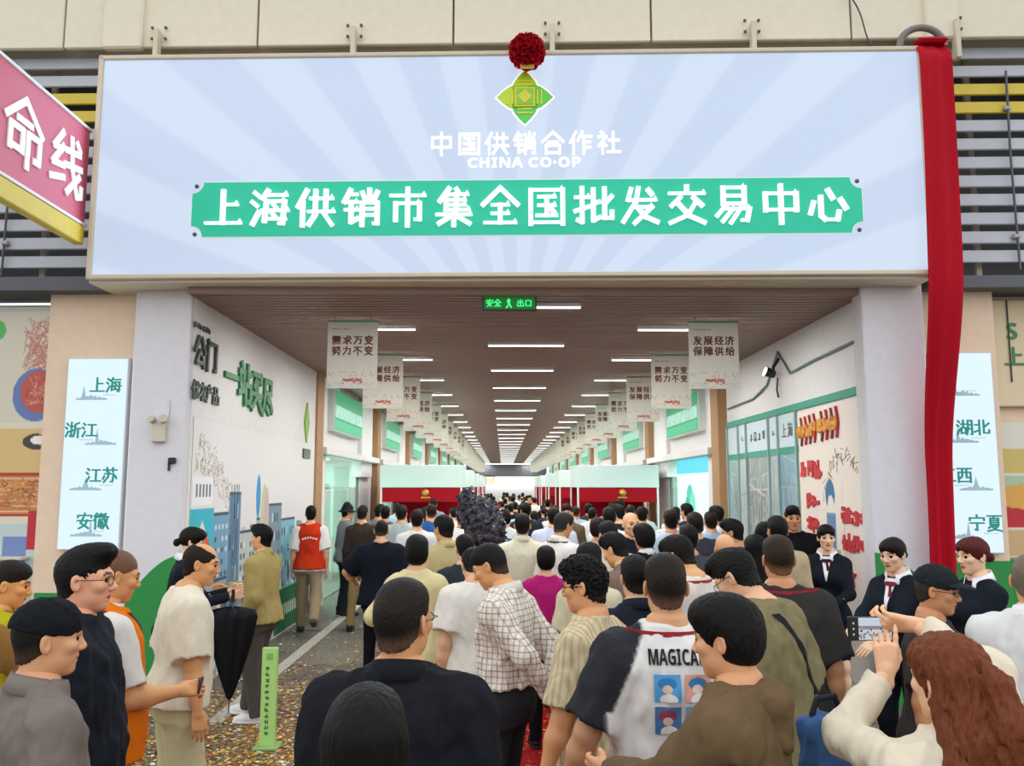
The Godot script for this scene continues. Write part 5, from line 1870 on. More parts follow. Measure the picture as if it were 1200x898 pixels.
func market_stall(p: Vector3, k: int, side: String):
	var o := base("market_stall", p)
	tag(o, "white fascia market stall with red front, %s on the %s side" % [["nearest the entrance", "second from the entrance", "third from the entrance", "fourth from the entrance", "fifth from the entrance"][k], "mural" if side == "left" else "slogan board"], "stall", "market stalls in the hall")
	var w := 1.84
	put(cbox(Vector3(0, 2.27, 0), Vector3(w, 0.50, 0.06), 0.01), "fascia", M.stall_white, o)
	put(cbox(Vector3(0, 2.50, -1.0), Vector3(w, 0.04, 2.0), 0.01), "roof", M.stall_white, o)
	for g in [-1.0, 1.0]:
		put(cbox(Vector3(g * (w * 0.5 - 0.03), 2.27, -1.0), Vector3(0.04, 0.50, 1.95), 0.01), "side_fascia", M.stall_white, o)
		for d in [0.0, -1.95]: put(tube_mesh([Vector3(g * (w * 0.5 - 0.03), 0, d), Vector3(g * (w * 0.5 - 0.03), 2.05, d)], 0.025, 8), "post", M.white_paint, o)
	put(cbox(Vector3(0, 1.86, 0.0), Vector3(w - 0.08, 0.32, 0.02), 0.004), "red_valance", M.stall_red, o)
	put(cbox(Vector3(0, 1.2, -1.95), Vector3(w - 0.08, 2.0, 0.03), 0.004), "back_panel", M.stall_red, o)
	put(cbox(Vector3(0, 0.45, -0.35), Vector3(w - 0.2, 0.9, 0.6), 0.01), "counter", M.stall_red, o)
	put(lathe([Vector2(0, 0.0), Vector2(0.07, 0.0), Vector2(0.085, 0.012), Vector2(0.0, 0.02)], 16), "emblem", hexm("d9a24a", 0.5), o, Transform3D(Basis(Vector3.RIGHT, PI * 0.5), Vector3(0.1, 1.90, 0.012)))
	put(cbox(Vector3(0.1, 1.80, 0.014), Vector3(0.2, 0.03, 0.008), 0.002), "emblem_base", hexm("d9a24a", 0.5), o)

func confetti():
	var rng := RandomNumberGenerator.new()
	rng.seed = 3
	var st := st_new()
	quad(st, Vector3(-0.5, 0, 0.35), Vector3(-0.5, 0.18, -0.35), Vector3(0.5, 0.05, -0.35), Vector3(0.5, -0.02, 0.35))
	var m := mat(Color.WHITE, 0.45)
	m.vertex_color_use_as_albedo = true
	var mm := MultiMesh.new()
	mm.transform_format = MultiMesh.TRANSFORM_3D
	mm.use_colors = true
	mm.mesh = st.commit()
	var n := 30000
	mm.instance_count = n
	var cols := [Color("b8892a"), Color("cda23a"), Color("96691c"), Color("d8bd5a"), Color("7a521a"), Color("efe4c4"), Color("a8602a")]
	var i := 0
	while i < n:
		var x := rng.randf_range(-4.6, 3.4)
		var z := -rng.randf_range(2.2, 13.5)
		var keep := exp(-pow((x + 1.9) / 1.5, 2.0)) * exp(-pow((z + 6.3) / 2.6, 2.0)) + 0.035
		if x > -0.9 and x < 1.4: keep = maxf(keep, 0.12)
		if rng.randf() > keep: continue
		var s := rng.randf_range(0.012, 0.038)
		mm.set_instance_transform(i, Transform3D(Basis(Vector3.UP, rng.randf() * TAU).scaled(Vector3(s, s, s)), Vector3(x, 0.013 if x > -0.9 and x < 1.4 else 0.006, z)))
		mm.set_instance_color(i, cols[mini(rng.randi() % 9, 6) if x < -0.9 else rng.randi() % 7].srgb_to_linear())
		i += 1
	var o := MultiMeshInstance3D.new()
	o.name = "confetti"
	o.multimesh = mm
	o.material_override = m
	add_child(o)
	tag(o, "gold and white confetti scattered over the paving", "confetti", "", "stuff")

# ---------------------------------------------------------------- facade things
func build_facade_things():
	entrance_sign()
	info_panel(-4.10, 2.38, 0.63, 1.92, "tall lit panel with province names beside the green dado, left of the opening", ["上海", "浙江", "江苏", "安徽"], [0.64, 0.29, 0.66, 0.56])
	info_panel(4.52, 2.385, 0.61, 1.965, "tall lit panel with province names half behind the red drape", ["", "湖北", "江西", "宁夏"], [0.5, 0.62, 0.30, 0.72])
	drape()
	side_sign()
	louvres(-1)
	louvres(1)
	shop_window()
	right_poster()
	# conduit loop on top of the sign
	var pts := []
	for k in 15:
		var a := PI * k / 14.0
		pts.append(fac(4.16 - 0.22 * cos(a), 6.38 + 0.20 * sin(a), 0.30).origin)
	tag(put(tube_mesh(pts, 0.035, 8), "conduit_loop", hexm("77706a", 0.6)), "grey flexible conduit arching above the red drape", "conduit")
	var wp := []
	for k in 12:
		var t := k / 11.0
		wp.append(fac(3.42 + 0.40 * t + 0.05 * sin(t * 5.0), 7.2 - 0.78 * t, 0.12).origin)
	tag(put(tube_mesh(wp, 0.008, 5), "loose_wire", M.wire), "thin loose wire hanging down the upper beige panels", "wire")
	# flood light and socket on the left pillar
	var fl := tag(base("twin_lamp", fac(-3.40, 2.58, 0.03).origin, -FR), "small white twin-head emergency lamp on left pillar", "lamp")
	put(cbox(Vector3(0, 0, 0.03), Vector3(0.14, 0.20, 0.06), 0.012), "case", hexm("c9c3b2", 0.5), fl)
	for g in [-1.0, 1.0]: put(lathe([Vector2(0, -0.03), Vector2(0.03, -0.03), Vector2(0.042, 0.03), Vector2(0.036, 0.032), Vector2(0, 0.02)], 14), "lamp_head", hexm("b9b09a", 0.4), fl, Transform3D(Basis(Vector3.RIGHT, 1.2) * Basis(Vector3.BACK, -0.3 * g), Vector3(g * 0.055, 0.12, 0.07)))
	put(tube_mesh([Vector3(0.07, 0.1, 0.01), Vector3(0.09, 0.2, 0.01), Vector3(0.085, 0.32, 0.005)], 0.004, 5), "lead", hexm("c0bab0", 0.6), fl)
	var sk := tag(base("cable_clip", fac(-3.26, 2.30, 0.03).origin, -FR), "small black socket stub on left pillar below the lamp", "socket")
	put(cbox(Vector3(0, 0, 0.02), Vector3(0.075, 0.06, 0.04), 0.01), "body", M.black_plastic, sk)
	put(cbox(Vector3(-0.03, -0.06, 0.015), Vector3(0.02, 0.08, 0.025), 0.005), "stub", M.black_plastic, sk)
	# two slim upright notices on the floor
	for a in [[Vector3(-1.86, 0, -7.05), 0.0, "pale green slim upright notice standing by the tan jacket man"], [Vector3(-0.55, 0.0125, -7.9), 0.1, "pale green slim upright notice standing among the crowd on carpet"]]:
		var b := tag(base("upright_notice", a[0], a[1]), a[2], "notice")
		put(cbox(Vector3(0, 0.385, 0), Vector3(0.125, 0.77, 0.035), 0.006), "board", hexm("a9d47a", 0.6), b)
		var rng := RandomNumberGenerator.new()
		rng.seed = 8
		put(scribble(rng, 12, 0.034, 0.045, 0.002, 0.2), "small_print", hexm("3f6a34", 0.7), b, Transform3D(Basis(Vector3.BACK, PI * 0.5), Vector3(-0.012, 0.36, 0.018)))
		put(cbox(Vector3(0, 0.70, 0.019), Vector3(0.05, 0.05, 0.003), 0.001), "mark", hexm("7fae58", 0.7), b)
		put(cbox(Vector3(0, 0.012, 0), Vector3(0.2, 0.024, 0.18), 0.006), "foot", hexm("8fb06a", 0.6), b)

func entrance_sign():
	var s := base("entrance_sign", fac(0.035, 5.185, 0.0).origin, -FR)
	tag(s, "huge illuminated pale blue entrance sign with white Chinese title on green plate", "sign")
	var W := 8.13
	var H := 2.27
	put(cbox(Vector3(0, 0, 0.19), Vector3(W, H, 0.36), 0.015), "cabinet", M.beige_edge, s)
	put(cbox(Vector3(0, -1.155, 0.09), Vector3(W, 0.035, 0.55), 0.006), "soffit", M.beige_edge, s)
	var im := Image.create(1024, 288, false, Image.FORMAT_RGB8)
	for y in 288:
		for x in 1024:
			var u := (x - 525.0) / 1024.0 * W
			var v := (288.0 - y) / 288.0 * H + 0.9
			var a := atan2(u, v)
			var r := sin(a * 26.0)
			var t := smoothstep(-0.25, 0.25, r)
			var c := Color(0.785, 0.85, 0.945).lerp(Color(0.825, 0.883, 0.967), t)
			im.set_pixel(x, y, c)
	put(sheet(W - 0.05, H - 0.05, 0.02), "light_panel", backlit(im, 0.80), s, Transform3D(Basis(), Vector3(0, 0, 0.375)))
	area_light("sign_light", Transform3D(Basis(Vector3.UP, PI), Vector3(0, 0, 0.44)), Vector2(W, H), Color(0.86, 0.93, 1.0), 9.0, s)
	for g in [-1.0, 1.0]:
		put(cbox(Vector3(g * (W * 0.5 - 0.02), 0, 0.395), Vector3(0.05, H + 0.02, 0.06), 0.008), "frame", M.beige_edge, s)
		put(cbox(Vector3(0, g * (H * 0.5 - 0.015), 0.395), Vector3(W, 0.045, 0.06), 0.008), "frame", M.beige_edge, s)
	for k in range(-2, 3):
		var br := put(cbox(Vector3(0.465 + k * 2.05, 1.37, 0.11), Vector3(0.05, 0.42, 0.10), 0.008), "bracket", M.beige_edge, s)
		for n in 4: put(cbox(Vector3(0.395 + k * 2.05 + 0.14 * (n % 2), 1.50 + 0.12 * (n / 2), 0.08), Vector3(0.028, 0.028, 0.03), 0.006), "bolt", M.steel_dark, br)
	# title plate with scooped corners
	var hw := 3.235
	var hh := 0.272
	var r := 0.11
	var pl := PackedVector2Array()
	for c in [[1, 1], [1, -1], [-1, -1], [-1, 1]]:
		for k in 7:
			var t := k / 6.0
			var flip: bool = (c[0] * c[1]) > 0
			var a := (1.0 - t if not flip else t) * PI * 0.5
			pl.append(Vector2(c[0] * (hw - r * cos(a)), c[1] * (hh - r * sin(a))) if flip else Vector2(c[0] * (hw - r * cos(a)), c[1] * (hh - r * sin(a))))
	var q := PackedVector2Array()
	for c in [[1, 1, 1], [1, -1, 0], [-1, -1, 1], [-1, 1, 0]]:
		for k in 7:
			var t: float = k / 6.0 if c[2] == 1 else 1.0 - k / 6.0
			var a := t * PI * 0.5
			q.append(Vector2(c[0] * (hw - r * cos(a)), c[1] * (hh - r * sin(a))))
	var rim := PackedVector2Array()
	for p in q: rim.append(p * Vector2(1.004, 1.05))
	var plate := put(prism(q, 0.02), "title_plate", glow(Color("12b08c"), 0.55, Color("0f8f72")), s, Transform3D(Basis(), Vector3(0.175, -0.460, 0.405)))
	put(prism(rim, 0.012), "rim", glow(Color("dff2f0"), 0.5, Color(0.6, 0.6, 0.6)), plate, Transform3D(Basis(), Vector3(0, 0, -0.004)))
	var title := "上海供销市集全国批发交易中心"
	for i in title.length():
		put(glyph(title[i], 0.385, 0.118, 0.066, 0.035, true), "character", M.white_title, plate, Transform3D(Basis(), Vector3((i - 6.5) * 0.4475 - 0.005, 0.002, 0.022)))
	for c in [[1, 1], [1, -1], [-1, -1], [-1, 1]]:
		put(lathe([Vector2(0, 0), Vector2(0.022, 0), Vector2(0.018, 0.014), Vector2(0, 0.018)], 10), "screw", M.steel_dark, plate, Transform3D(Basis(Vector3.RIGHT, PI * 0.5), Vector3(c[0] * (hw - 0.03), c[1] * (hh - 0.03), -0.008)))
	# line of logo lettering
	var lg := Node3D.new()
	lg.name = "logo_lettering"
	s.add_child(lg)
	lg.position = Vector3(0.185, 0.185, 0.40)
	for i in 7: put(glyph("中国供销合作社"[i], 0.235, 0.105, 0.088, 0.03), "character", M.white_title, lg, Transform3D(Basis(), Vector3((i - 3) * 0.272, 0, 0)))
	var tm := TextMesh.new()
	var sf := SystemFont.new()
	sf.font_names = PackedStringArray(["Droid Sans"])
	sf.font_weight = 700
	tm.font = sf
	tm.text = "CHINA CO·OP"
	tm.font_size = 32
	tm.pixel_size = 0.0042
	tm.depth = 0.03
	put(tm, "latin_line", M.white_title, lg, Transform3D(Basis().scaled(Vector3(1.28, 1.0, 1.0)), Vector3(-0.01, -0.195, 0.015)))
	# emblem: four pointed leaves round a woven square
	var em := Node3D.new()
	em.name = "emblem"
	s.add_child(em)
	em.position = Vector3(0.185, 0.655, 0.40)
	var leafp := PackedVector2Array([Vector2(-0.115, 0.02), Vector2(-0.125, 0.10), Vector2(-0.105, 0.155), Vector2(-0.06, 0.215), Vector2(0, 0.275), Vector2(0.06, 0.215), Vector2(0.105, 0.155), Vector2(0.125, 0.10), Vector2(0.115, 0.02)])
	var big := PackedVector2Array()
	for p in leafp: big.append(Vector2(p.x * 1.12, p.y * 1.06 + 0.004))
	var hues := ["b4e62c", "66d03a", "58d256", "bce224"]
	for k in 4:
		var t := Transform3D(Basis(Vector3.BACK, -PI * 0.5 * k), Vector3(0, 0, 0.004))
		put(prism(big, 0.012), "leaf_rim", M.white_title, em, t)
		var lf := put(prism(leafp, 0.022), "leaf", hexm(hues[k], 0.4), em, t)
		for n in [[0.130, 0.0], [0.170, 0.0]]:
			put(prism(PackedVector2Array([Vector2(-0.075, n[0]), Vector2(0, n[0] + n[1]), Vector2(0.075, n[0]), Vector2(0.075, n[0] - 0.014), Vector2(0, n[0] + n[1] - 0.014), Vector2(-0.075, n[0] - 0.014)]), 0.006), "vein", hexm("e2de34", 0.4), lf, Transform3D(Basis(), Vector3(0, 0, 0.022)))
	put(cbox(Vector3(0, 0, 0.03), Vector3(0.205, 0.205, 0.014), 0.004), "square", hexm("d2d42a", 0.4), em)
	put(cbox(Vector3(0, 0, 0.036), Vector3(0.165, 0.165, 0.012), 0.004), "inner_square", hexm("86cc36", 0.4), em)
	put(cbox(Vector3(0, 0, 0.042), Vector3(0.105, 0.105, 0.010), 0.004), "core", hexm("d8d62c", 0.4), em, Transform3D(Basis(Vector3.BACK, PI * 0.25), Vector3.ZERO))
	# silk rosette pinned over the emblem
	var ro := tag(base("silk_rosette", fac(0.245, 6.235, 0.56).origin, -FR), "crimson ruffled silk rosette pinned at the top of sign", "rosette")
	var rng := RandomNumberGenerator.new()
	rng.seed = 4
	var petal := petal_mesh()
	for k in 150:
		var y := 1.0 - 2.0 * (k + 0.5) / 150.0
		var a := k * 2.39996
		var n := Vector3(sqrt(1 - y * y) * cos(a), y, sqrt(1 - y * y) * sin(a))
		if n.z < -0.45: continue
		var b := Basis.looking_at(-n, Vector3.UP.rotated(Vector3.BACK, rng.randf() * 0.8) if absf(n.y) < 0.95 else Vector3.RIGHT).rotated(n, rng.randf() * TAU)
		put(petal, "petal", M.red_cloth, ro, Transform3D(b.scaled(Vector3.ONE * rng.randf_range(0.85, 1.15)), n * 0.115))
	put(lathe([Vector2(0, -0.12), Vector2(0.09, -0.08), Vector2(0.125, 0), Vector2(0.09, 0.08), Vector2(0, 0.12)], 16), "core", M.red_cloth, ro)
	put(cbox(Vector3(0.0, -0.165, 0.04), Vector3(0.13, 0.05, 0.02), 0.006), "gold_band", hexm("c59a2a", 0.4), ro)

func petal_mesh() -> Mesh:
	var st := SurfaceTool.new()
	st.begin(Mesh.PRIMITIVE_TRIANGLES)
	st.set_smooth_group(0)
	for i in 6:
		for k in 10:
			var q := []
			for c in [[i, k], [i + 1, k], [i + 1, k + 1], [i, k + 1]]:
				var r: float = c[0] / 6.0 * 0.055
				var a: float = TAU * c[1] / 10.0
				q.append(Vector3(r * cos(a), r * sin(a), 0.035 * pow(c[0] / 6.0, 1.6) * (1.0 + 0.35 * sin(a * 3.0)) + 0.01))
			for v in [0, 1, 2, 0, 2, 3]: st.add_vertex(q[v])
	st.index()
	st.generate_normals()
	return st.commit()

func info_panel(u: float, v: float, w: float, h: float, label: String, names: Array, xs: Array):
	var o := base("info_panel", fac(u, v, -0.14).origin, -FR)
	tag(o, label, "panel")
	put(cbox(Vector3(0, 0, 0.045), Vector3(w, h, 0.09), 0.008), "case", hexm("cfd2d6", 0.4), o)
	put(sheet(w - 0.03, h - 0.03, 0.006), "lit_face", glow(Color(0.84, 0.93, 0.99), 0.86, Color(0.35, 0.35, 0.35)), o, Transform3D(Basis(), Vector3(0, 0, 0.09)))
	area_light("panel_light", Transform3D(Basis(Vector3.UP, PI), Vector3(0, 0, 0.11)), Vector2(w, h), Color(0.88, 0.96, 1.0), 1.2, o)
	var rng := RandomNumberGenerator.new()
	rng.seed = int(absf(u) * 100)
	for i in 4:
		var y := h * (0.355 - 0.235 * i)
		var x: float = (xs[i] - 0.5) * w
		if names[i] != "": word(names[i], 0.160, 0.165, 0.13, 0.10, 0.003, M.teal_ink, o, Transform3D(Basis(), Vector3(x, y, 0.0965)))
		put(scribble(rng, 7, 0.014, 0.02, 0.001), "small_print", hexm("7fa8a8", 0.7), o, Transform3D(Basis(), Vector3(x + 0.05, y - 0.10, 0.0965)))
		# tiny landmark drawing
		var sk := PackedVector2Array([Vector2(-0.16, 0)])
		for k in 17: sk.append(Vector2(-0.16 + 0.02 * k, 0.012 + 0.05 * absf(sin(k * 1.7 + i)) * (1.0 - absf(k - 8.0) / 9.0) + (0.12 if k == 4 + 2 * i else 0.0)))
		sk.append(Vector2(0.16, 0))
		put(prism(sk, 0.001), "landmark_drawing", hexm("a9c9d2", 0.7), o, Transform3D(Basis(), Vector3(-x * 0.55, y - 0.15, 0.0965)))

func drape():
	var o := base("red_drape", fac(4.17, 0, 0.0).origin, -FR)
	tag(o, "long crimson cloth drape hanging from the sign's top corner", "drape")
	var st := SurfaceTool.new()
	st.begin(Mesh.PRIMITIVE_TRIANGLES)
	st.set_smooth_group(0)
	var rows := 70
	var cols := 20
	var pt := func(i: int, k: int, back: float) -> Vector3:
		var t := float(i) / rows
		var a := float(k) / cols
		var y := lerpf(6.36, 1.22, t)
		var lft := lerpf(-0.13, -0.20, t) + 0.012 * sin(t * 9.0)
		var rgt := lerpf(0.165, 0.05, smoothstep(0.35, 1.0, t)) + 0.010 * sin(t * 7.0 + 1.0)
		var z := 0.50 + 0.022 * sin(a * 14.0 + t * 2.0) * (0.4 + 0.6 * t) + 0.015 * sin(a * 6.0 - t * 5.0)
		if t < 0.03: z -= (0.03 - t) * 4.0
		if t > 0.44: z -= 0.30 * smoothstep(0.44, 0.8, t)
		return Vector3(lerpf(lft, rgt, a), y, z - back)
	for i in rows:
		for k in cols:
			var a: Vector3 = pt.call(i + 1, k, 0.0)
			var b: Vector3 = pt.call(i, k, 0.0)
			var c: Vector3 = pt.call(i, k + 1, 0.0)
			var d: Vector3 = pt.call(i + 1, k + 1, 0.0)
			for v in [a, b, c, a, c, d]: st.add_vertex(v)
			var back := Vector3(0, 0, -0.012)
			for v in [a, c, b, a, d, c]: st.add_vertex(v + back)
	st.index()
	st.generate_normals()
	put(st.commit(), "cloth", M.red_cloth, o)
	put(cbox(Vector3(0.02, 6.37, 0.40), Vector3(0.30, 0.05, 0.16), 0.02), "gathered_top", M.red_cloth, o)

func side_sign():
	var o := base("side_sign", Vector3(-4.12, 5.08, -6.95))
	tag(o, "rose red side sign box with white characters on yellow frame, jutting out of facade", "sign")
	var L := 2.5
	var face := mat(Color("c2566c"), 0.5)
	put(cbox(Vector3(-0.15, 0, 0), Vector3(0.28, 1.0, L), 0.01), "box", hexm("d9c9c2", 0.5), o)
	put(box(Vector3(-0.005, 0, 0), Vector3(0.012, 0.95, L - 0.05)), "face", face, o)
	put(cbox(Vector3(0.003, 0.487, 0), Vector3(0.03, 0.03, L), 0.004), "edge", M.white_paint, o)
	put(cbox(Vector3(0.003, -0.487, 0), Vector3(0.03, 0.03, L), 0.004), "edge", M.white_paint, o)
	put(cbox(Vector3(-0.03, -0.60, 0.05), Vector3(0.10, 0.18, L), 0.01), "yellow_rail", M.slat_yellow, o)
	var b := Basis(Vector3(0, 0, -1), Vector3.UP, Vector3(1, 0, 0))
	put(glyph("线", 0.60, 0.11, 0.10, 0.012), "character", M.white_letter, o, Transform3D(b, Vector3(0.002, -0.02, -0.82)))
	put(glyph("命", 0.60, 0.11, 0.10, 0.012), "character", M.white_letter, o, Transform3D(b, Vector3(0.002, -0.02, -0.10)))

func louvres(side: int):
	var o := base("louvre", fac(side * 6.35, 0, -0.12).origin, -FR)
	tag(o, "grey metal louvre with two yellow slats %s the sign" % ("left of" if side < 0 else "right of, beyond drape,"), "louvre")
	var slat := cbox(Vector3.ZERO, Vector3(4.3, 0.135, 0.03), 0.006)
	for k in 12:
		var m: Material = M.slat
		if k == 2 or k == 3: m = M.slat_yellow
		put(slat, "slat", m, o, Transform3D(Basis(Vector3.RIGHT, -0.20), Vector3(0, 6.52 - k * 0.197, 0)))
	for x in [-1.2, 0.0, 1.2]:
		put(cbox(Vector3(x * side - 0.28 * side, 5.33, -0.16), Vector3(0.06, 2.5, 0.05), 0.006), "mullion", M.beige_edge, o)
	put(tube_mesh([Vector3(-1.18 * side, 6.3, 0.06), Vector3(-1.2 * side, 5.4, 0.07), Vector3(-1.18 * side, 4.2, 0.06)], 0.012, 6), "cable", M.steel_dark, o)
	for y in [5.9, 4.55]: put(cbox(Vector3(-1.19 * side, y, 0.05), Vector3(0.07, 0.05, 0.05), 0.01), "clamp", hexm("a9a6a0", 0.5), o)

func shop_window():
	var o := base("shop_window", fac(-5.35, 2.0, -0.30).origin, -FR)
	tag(o, "shop window at the far left with food posters behind glass", "window")
	var rng := RandomNumberGenerator.new()
	rng.seed = 12
	var im := Image.create(160, 300, false, Image.FORMAT_RGB8)
	im.fill(Color("d9cdb6"))
	ir(im, 0, 0, 1, 0.36, Color("cfc6b2"))
	for k in 60: il(im, Vector2(rng.randf_range(0.75, 1.0), rng.randf_range(0.02, 0.2)), Vector2(rng.randf_range(0.75, 1.0), rng.randf_range(0.02, 0.2)), 1, Color("b89a8a").lerp(Color("b8443a"), rng.randf() * 0.7))
	ie(im, 0.56, 0.06, 0.07, 0.035, Color("4fb053"))
	# blue bowl of red food
	ie(im, 0.86, 0.27, 0.16, 0.085, Color("5f74a8"))
	ie(im, 0.88, 0.26, 0.13, 0.068, Color("b5503f"))
	for k in 60: il(im, Vector2(rng.randf_range(0.78, 0.98), rng.randf_range(0.21, 0.31)), Vector2(rng.randf_range(0.78, 0.98), rng.randf_range(0.21, 0.31)), 1, Color("e0a08a").lerp(Color("8f2c24"), rng.randf()))
	ir(im, 0, 0.38, 1, 0.52, Color("d0b274"))
	ie(im, 0.88, 0.42, 0.09, 0.025, Color("3d352e"))
	ie(im, 0.90, 0.415, 0.06, 0.015, Color("e9e4da"))
	# tray
	for k in 34:
		var t := k / 34.0
		ir(im, 0.62 - 0.02 * t, 0.52 + 0.14 * t, 0.97 - 0.01 * t, 0.526 + 0.14 * t, Color("a8331f") if k < 3 or k > 31 else Color("c9763c"))
	for k in 90: il(im, Vector2(rng.randf_range(0.65, 0.93), rng.randf_range(0.54, 0.64)), Vector2(rng.randf_range(0.65, 0.93), rng.randf_range(0.54, 0.64)), 1, Color("e0a860").lerp(Color("8f4a24"), rng.randf()))
	ir(im, 0.0, 0.68, 1, 1, Color("b9c8c4"))
	ir(im, 0.70, 0.72, 0.86, 0.86, Color("6f83b4"))
	ir(im, 0.86, 0.64, 1.0, 0.76, Color("b8202c"))
	for k in 8: ir(im, rng.randf_range(0.4, 0.9), rng.randf_range(0.86, 0.97), rng.randf_range(0.5, 1.0), 0.98, Color("9fa8a0").lerp(Color("c9c48f"), rng.randf()))
	put(sheet(1.55, 3.2, 0.004), "poster", printed(im, 0.5), o, Transform3D(Basis(), Vector3(0, 0.25, 0.108)))
	put(box(Vector3(0, 0, 0.10), Vector3(1.6, 3.8, 0.012)), "glass", M.glass, o)
	put(cbox(Vector3(0.80, 0, 0.08), Vector3(0.05, 3.9, 0.10), 0.008), "frame", hexm("d9c4ae", 0.6), o)
	put(cbox(Vector3(0, -1.0, 0.10), Vector3(1.6, 0.05, 0.08), 0.008), "transom", hexm("b9bdb8", 0.5), o)
	put(cbox(Vector3(0.35, -0.66, 0.2), Vector3(0.5, 0.03, 0.16), 0.006), "shelf", hexm("c9c2b0", 0.6), o)

func right_poster():
	var o := base("wall_poster", fac(5.55, 2.0, -0.38).origin, -FR)
	tag(o, "cream wall poster with green letters at the far right edge", "poster")
	put(cbox(Vector3(0, 1.40, 0.03), Vector3(1.16, 1.10, 0.06), 0.01), "board", hexm("dcc8a4", 0.6), o)
	var tm := TextMesh.new()
	var sf := SystemFont.new()
	sf.font_names = PackedStringArray(["Droid Sans"])
	sf.font_weight = 700
	tm.font = sf
	tm.text = "S"
	tm.font_size = 32
	tm.pixel_size = 0.0075
	tm.depth = 0.01
	put(tm, "letter", M.green_letter, o, Transform3D(Basis(), Vector3(-0.36, 1.62, 0.066)))
	put(glyph("上", 0.20, 0.13, 0.11, 0.01), "character", M.green_letter, o, Transform3D(Basis(), Vector3(-0.36, 1.36, 0.061)))
	put(tube_mesh([Vector3(-0.40, 1.95, 0.07), Vector3(-0.40, 1.10, 0.07)], 0.008, 5), "cord", M.wire, o)
	var im := Image.create(80, 100, false, Image.FORMAT_RGB8)
	im.fill(Color("d8d3c4"))
	ir(im, 0, 0.20, 1, 0.38, Color("c9b266"))
	ir(im, 0, 0.40, 1, 0.60, Color("a8c0a0"))
	ir(im, 0, 0.62, 1, 0.78, Color("b8202c"))
	ie(im, 0.4, 0.55, 0.5, 0.10, Color("d8a24a"))
	ir(im, 0, 0.80, 1, 1, Color("c8a878"))
	put(sheet(1.16, 1.35, 0.02), "print", printed(im, 0.5), o, Transform3D(Basis(), Vector3(0, 0.02, 0.0)))

# ---------------------------------------------------------------- the crowd
var SKIN := ["d9a47c", "cf9a72", "e0b08a", "c88f68", "dba886"]

# a strip of cloth or print that follows a garment: x runs lo(y)..hi(y), laid on the front or the back
func patch(f: Field, T: Transform3D, y0: float, y1: float, lo: Callable, hi: Callable, back: bool, off: float, ny := 10, nx := 6) -> Mesh:
	var st := SurfaceTool.new()
	st.begin(Mesh.PRIMITIVE_TRIANGLES)
	st.set_smooth_group(0)
	var g := 1.0 if back else -1.0
	var dir := (T.basis * Vector3(0, 0, -g)).normalized()
	var pts := []
	for i in ny + 1:
		var row := []
		var y := lerpf(y0, y1, float(i) / ny)
		for k in nx + 1:
			var x := lerpf(lo.call(y), hi.call(y), float(k) / nx)
			row.append(f.march(T * Vector3(x, y, g * 0.45), dir, 0.8) - dir * off)
		pts.append(row)
	for i in ny:
		for k in nx:
			var ids := [[i, k], [i + 1, k], [i + 1, k + 1], [i, k], [i + 1, k + 1], [i, k + 1]]
			if not back: ids.reverse()
			for c in ids:
				st.set_uv(Vector2((float(c[1]) / nx) if back else 1.0 - float(c[1]) / nx, 1.0 - float(c[0]) / ny))
				st.add_vertex(pts[c[0]][c[1]])
	st.index()
	st.generate_normals()
	return st.commit()

func check_cloth() -> StandardMaterial3D:
	var im := Image.create(120, 120, false, Image.FORMAT_RGB8)
	im.fill(Color("e4dccf"))
	for k in 4:
		for y in 120:
			for w in 7:
				var x := k * 30 + w
				im.set_pixel(x, y, im.get_pixel(x, y).lerp(Color("6f5a4c"), 0.62))
				im.set_pixel(y, x, im.get_pixel(y, x).lerp(Color("6f5a4c") if k % 2 else Color("a07a58"), 0.55))
	var m := mat(Color.WHITE, 0.85)
	m.albedo_texture = ImageTexture.create_from_image(im)
	m.uv1_triplanar = true
	m.uv1_scale = Vector3(8.5, 8.5, 8.5)
	return m

func stripe_cloth() -> StandardMaterial3D:
	var im := Image.create(64, 64, false, Image.FORMAT_RGB8)
	im.fill(Color("cbbb95"))
	for x in range(0, 64, 16):
		for y in 64:
			for w in 6: im.set_pixel(x + w, y, Color("ab9a76"))
	var m := mat(Color.WHITE, 0.85)
	m.albedo_texture = ImageTexture.create_from_image(im)
	m.uv1_triplanar = true
	m.uv1_scale = Vector3(9, 9, 9)
	return m

func place(s: Dictionary, d: Dictionary) -> Node3D:
	var on_carpet: bool = s.pos.x > -1.15 and s.pos.x < 1.65 and s.pos.z > -41.0
	var root := base("person", s.pos + Vector3(0, 0.0125 if on_carpet else 0.004, 0), s.get("yaw", 0.0))
	root.scale = Vector3.ONE * (s.get("h", 1.72) / 1.735)
	tag(root, s.label, "person", s.get("group", ""))
	person_node(s, d, root)
	return root

func hero(label: String, x: float, z: float, h: float, yaw: float, more: Dictionary) -> Dictionary:
	var s := {"label": label, "pos": Vector3(x, 0, z), "h": h, "yaw": yaw}
	s.merge(more, true)
	return s

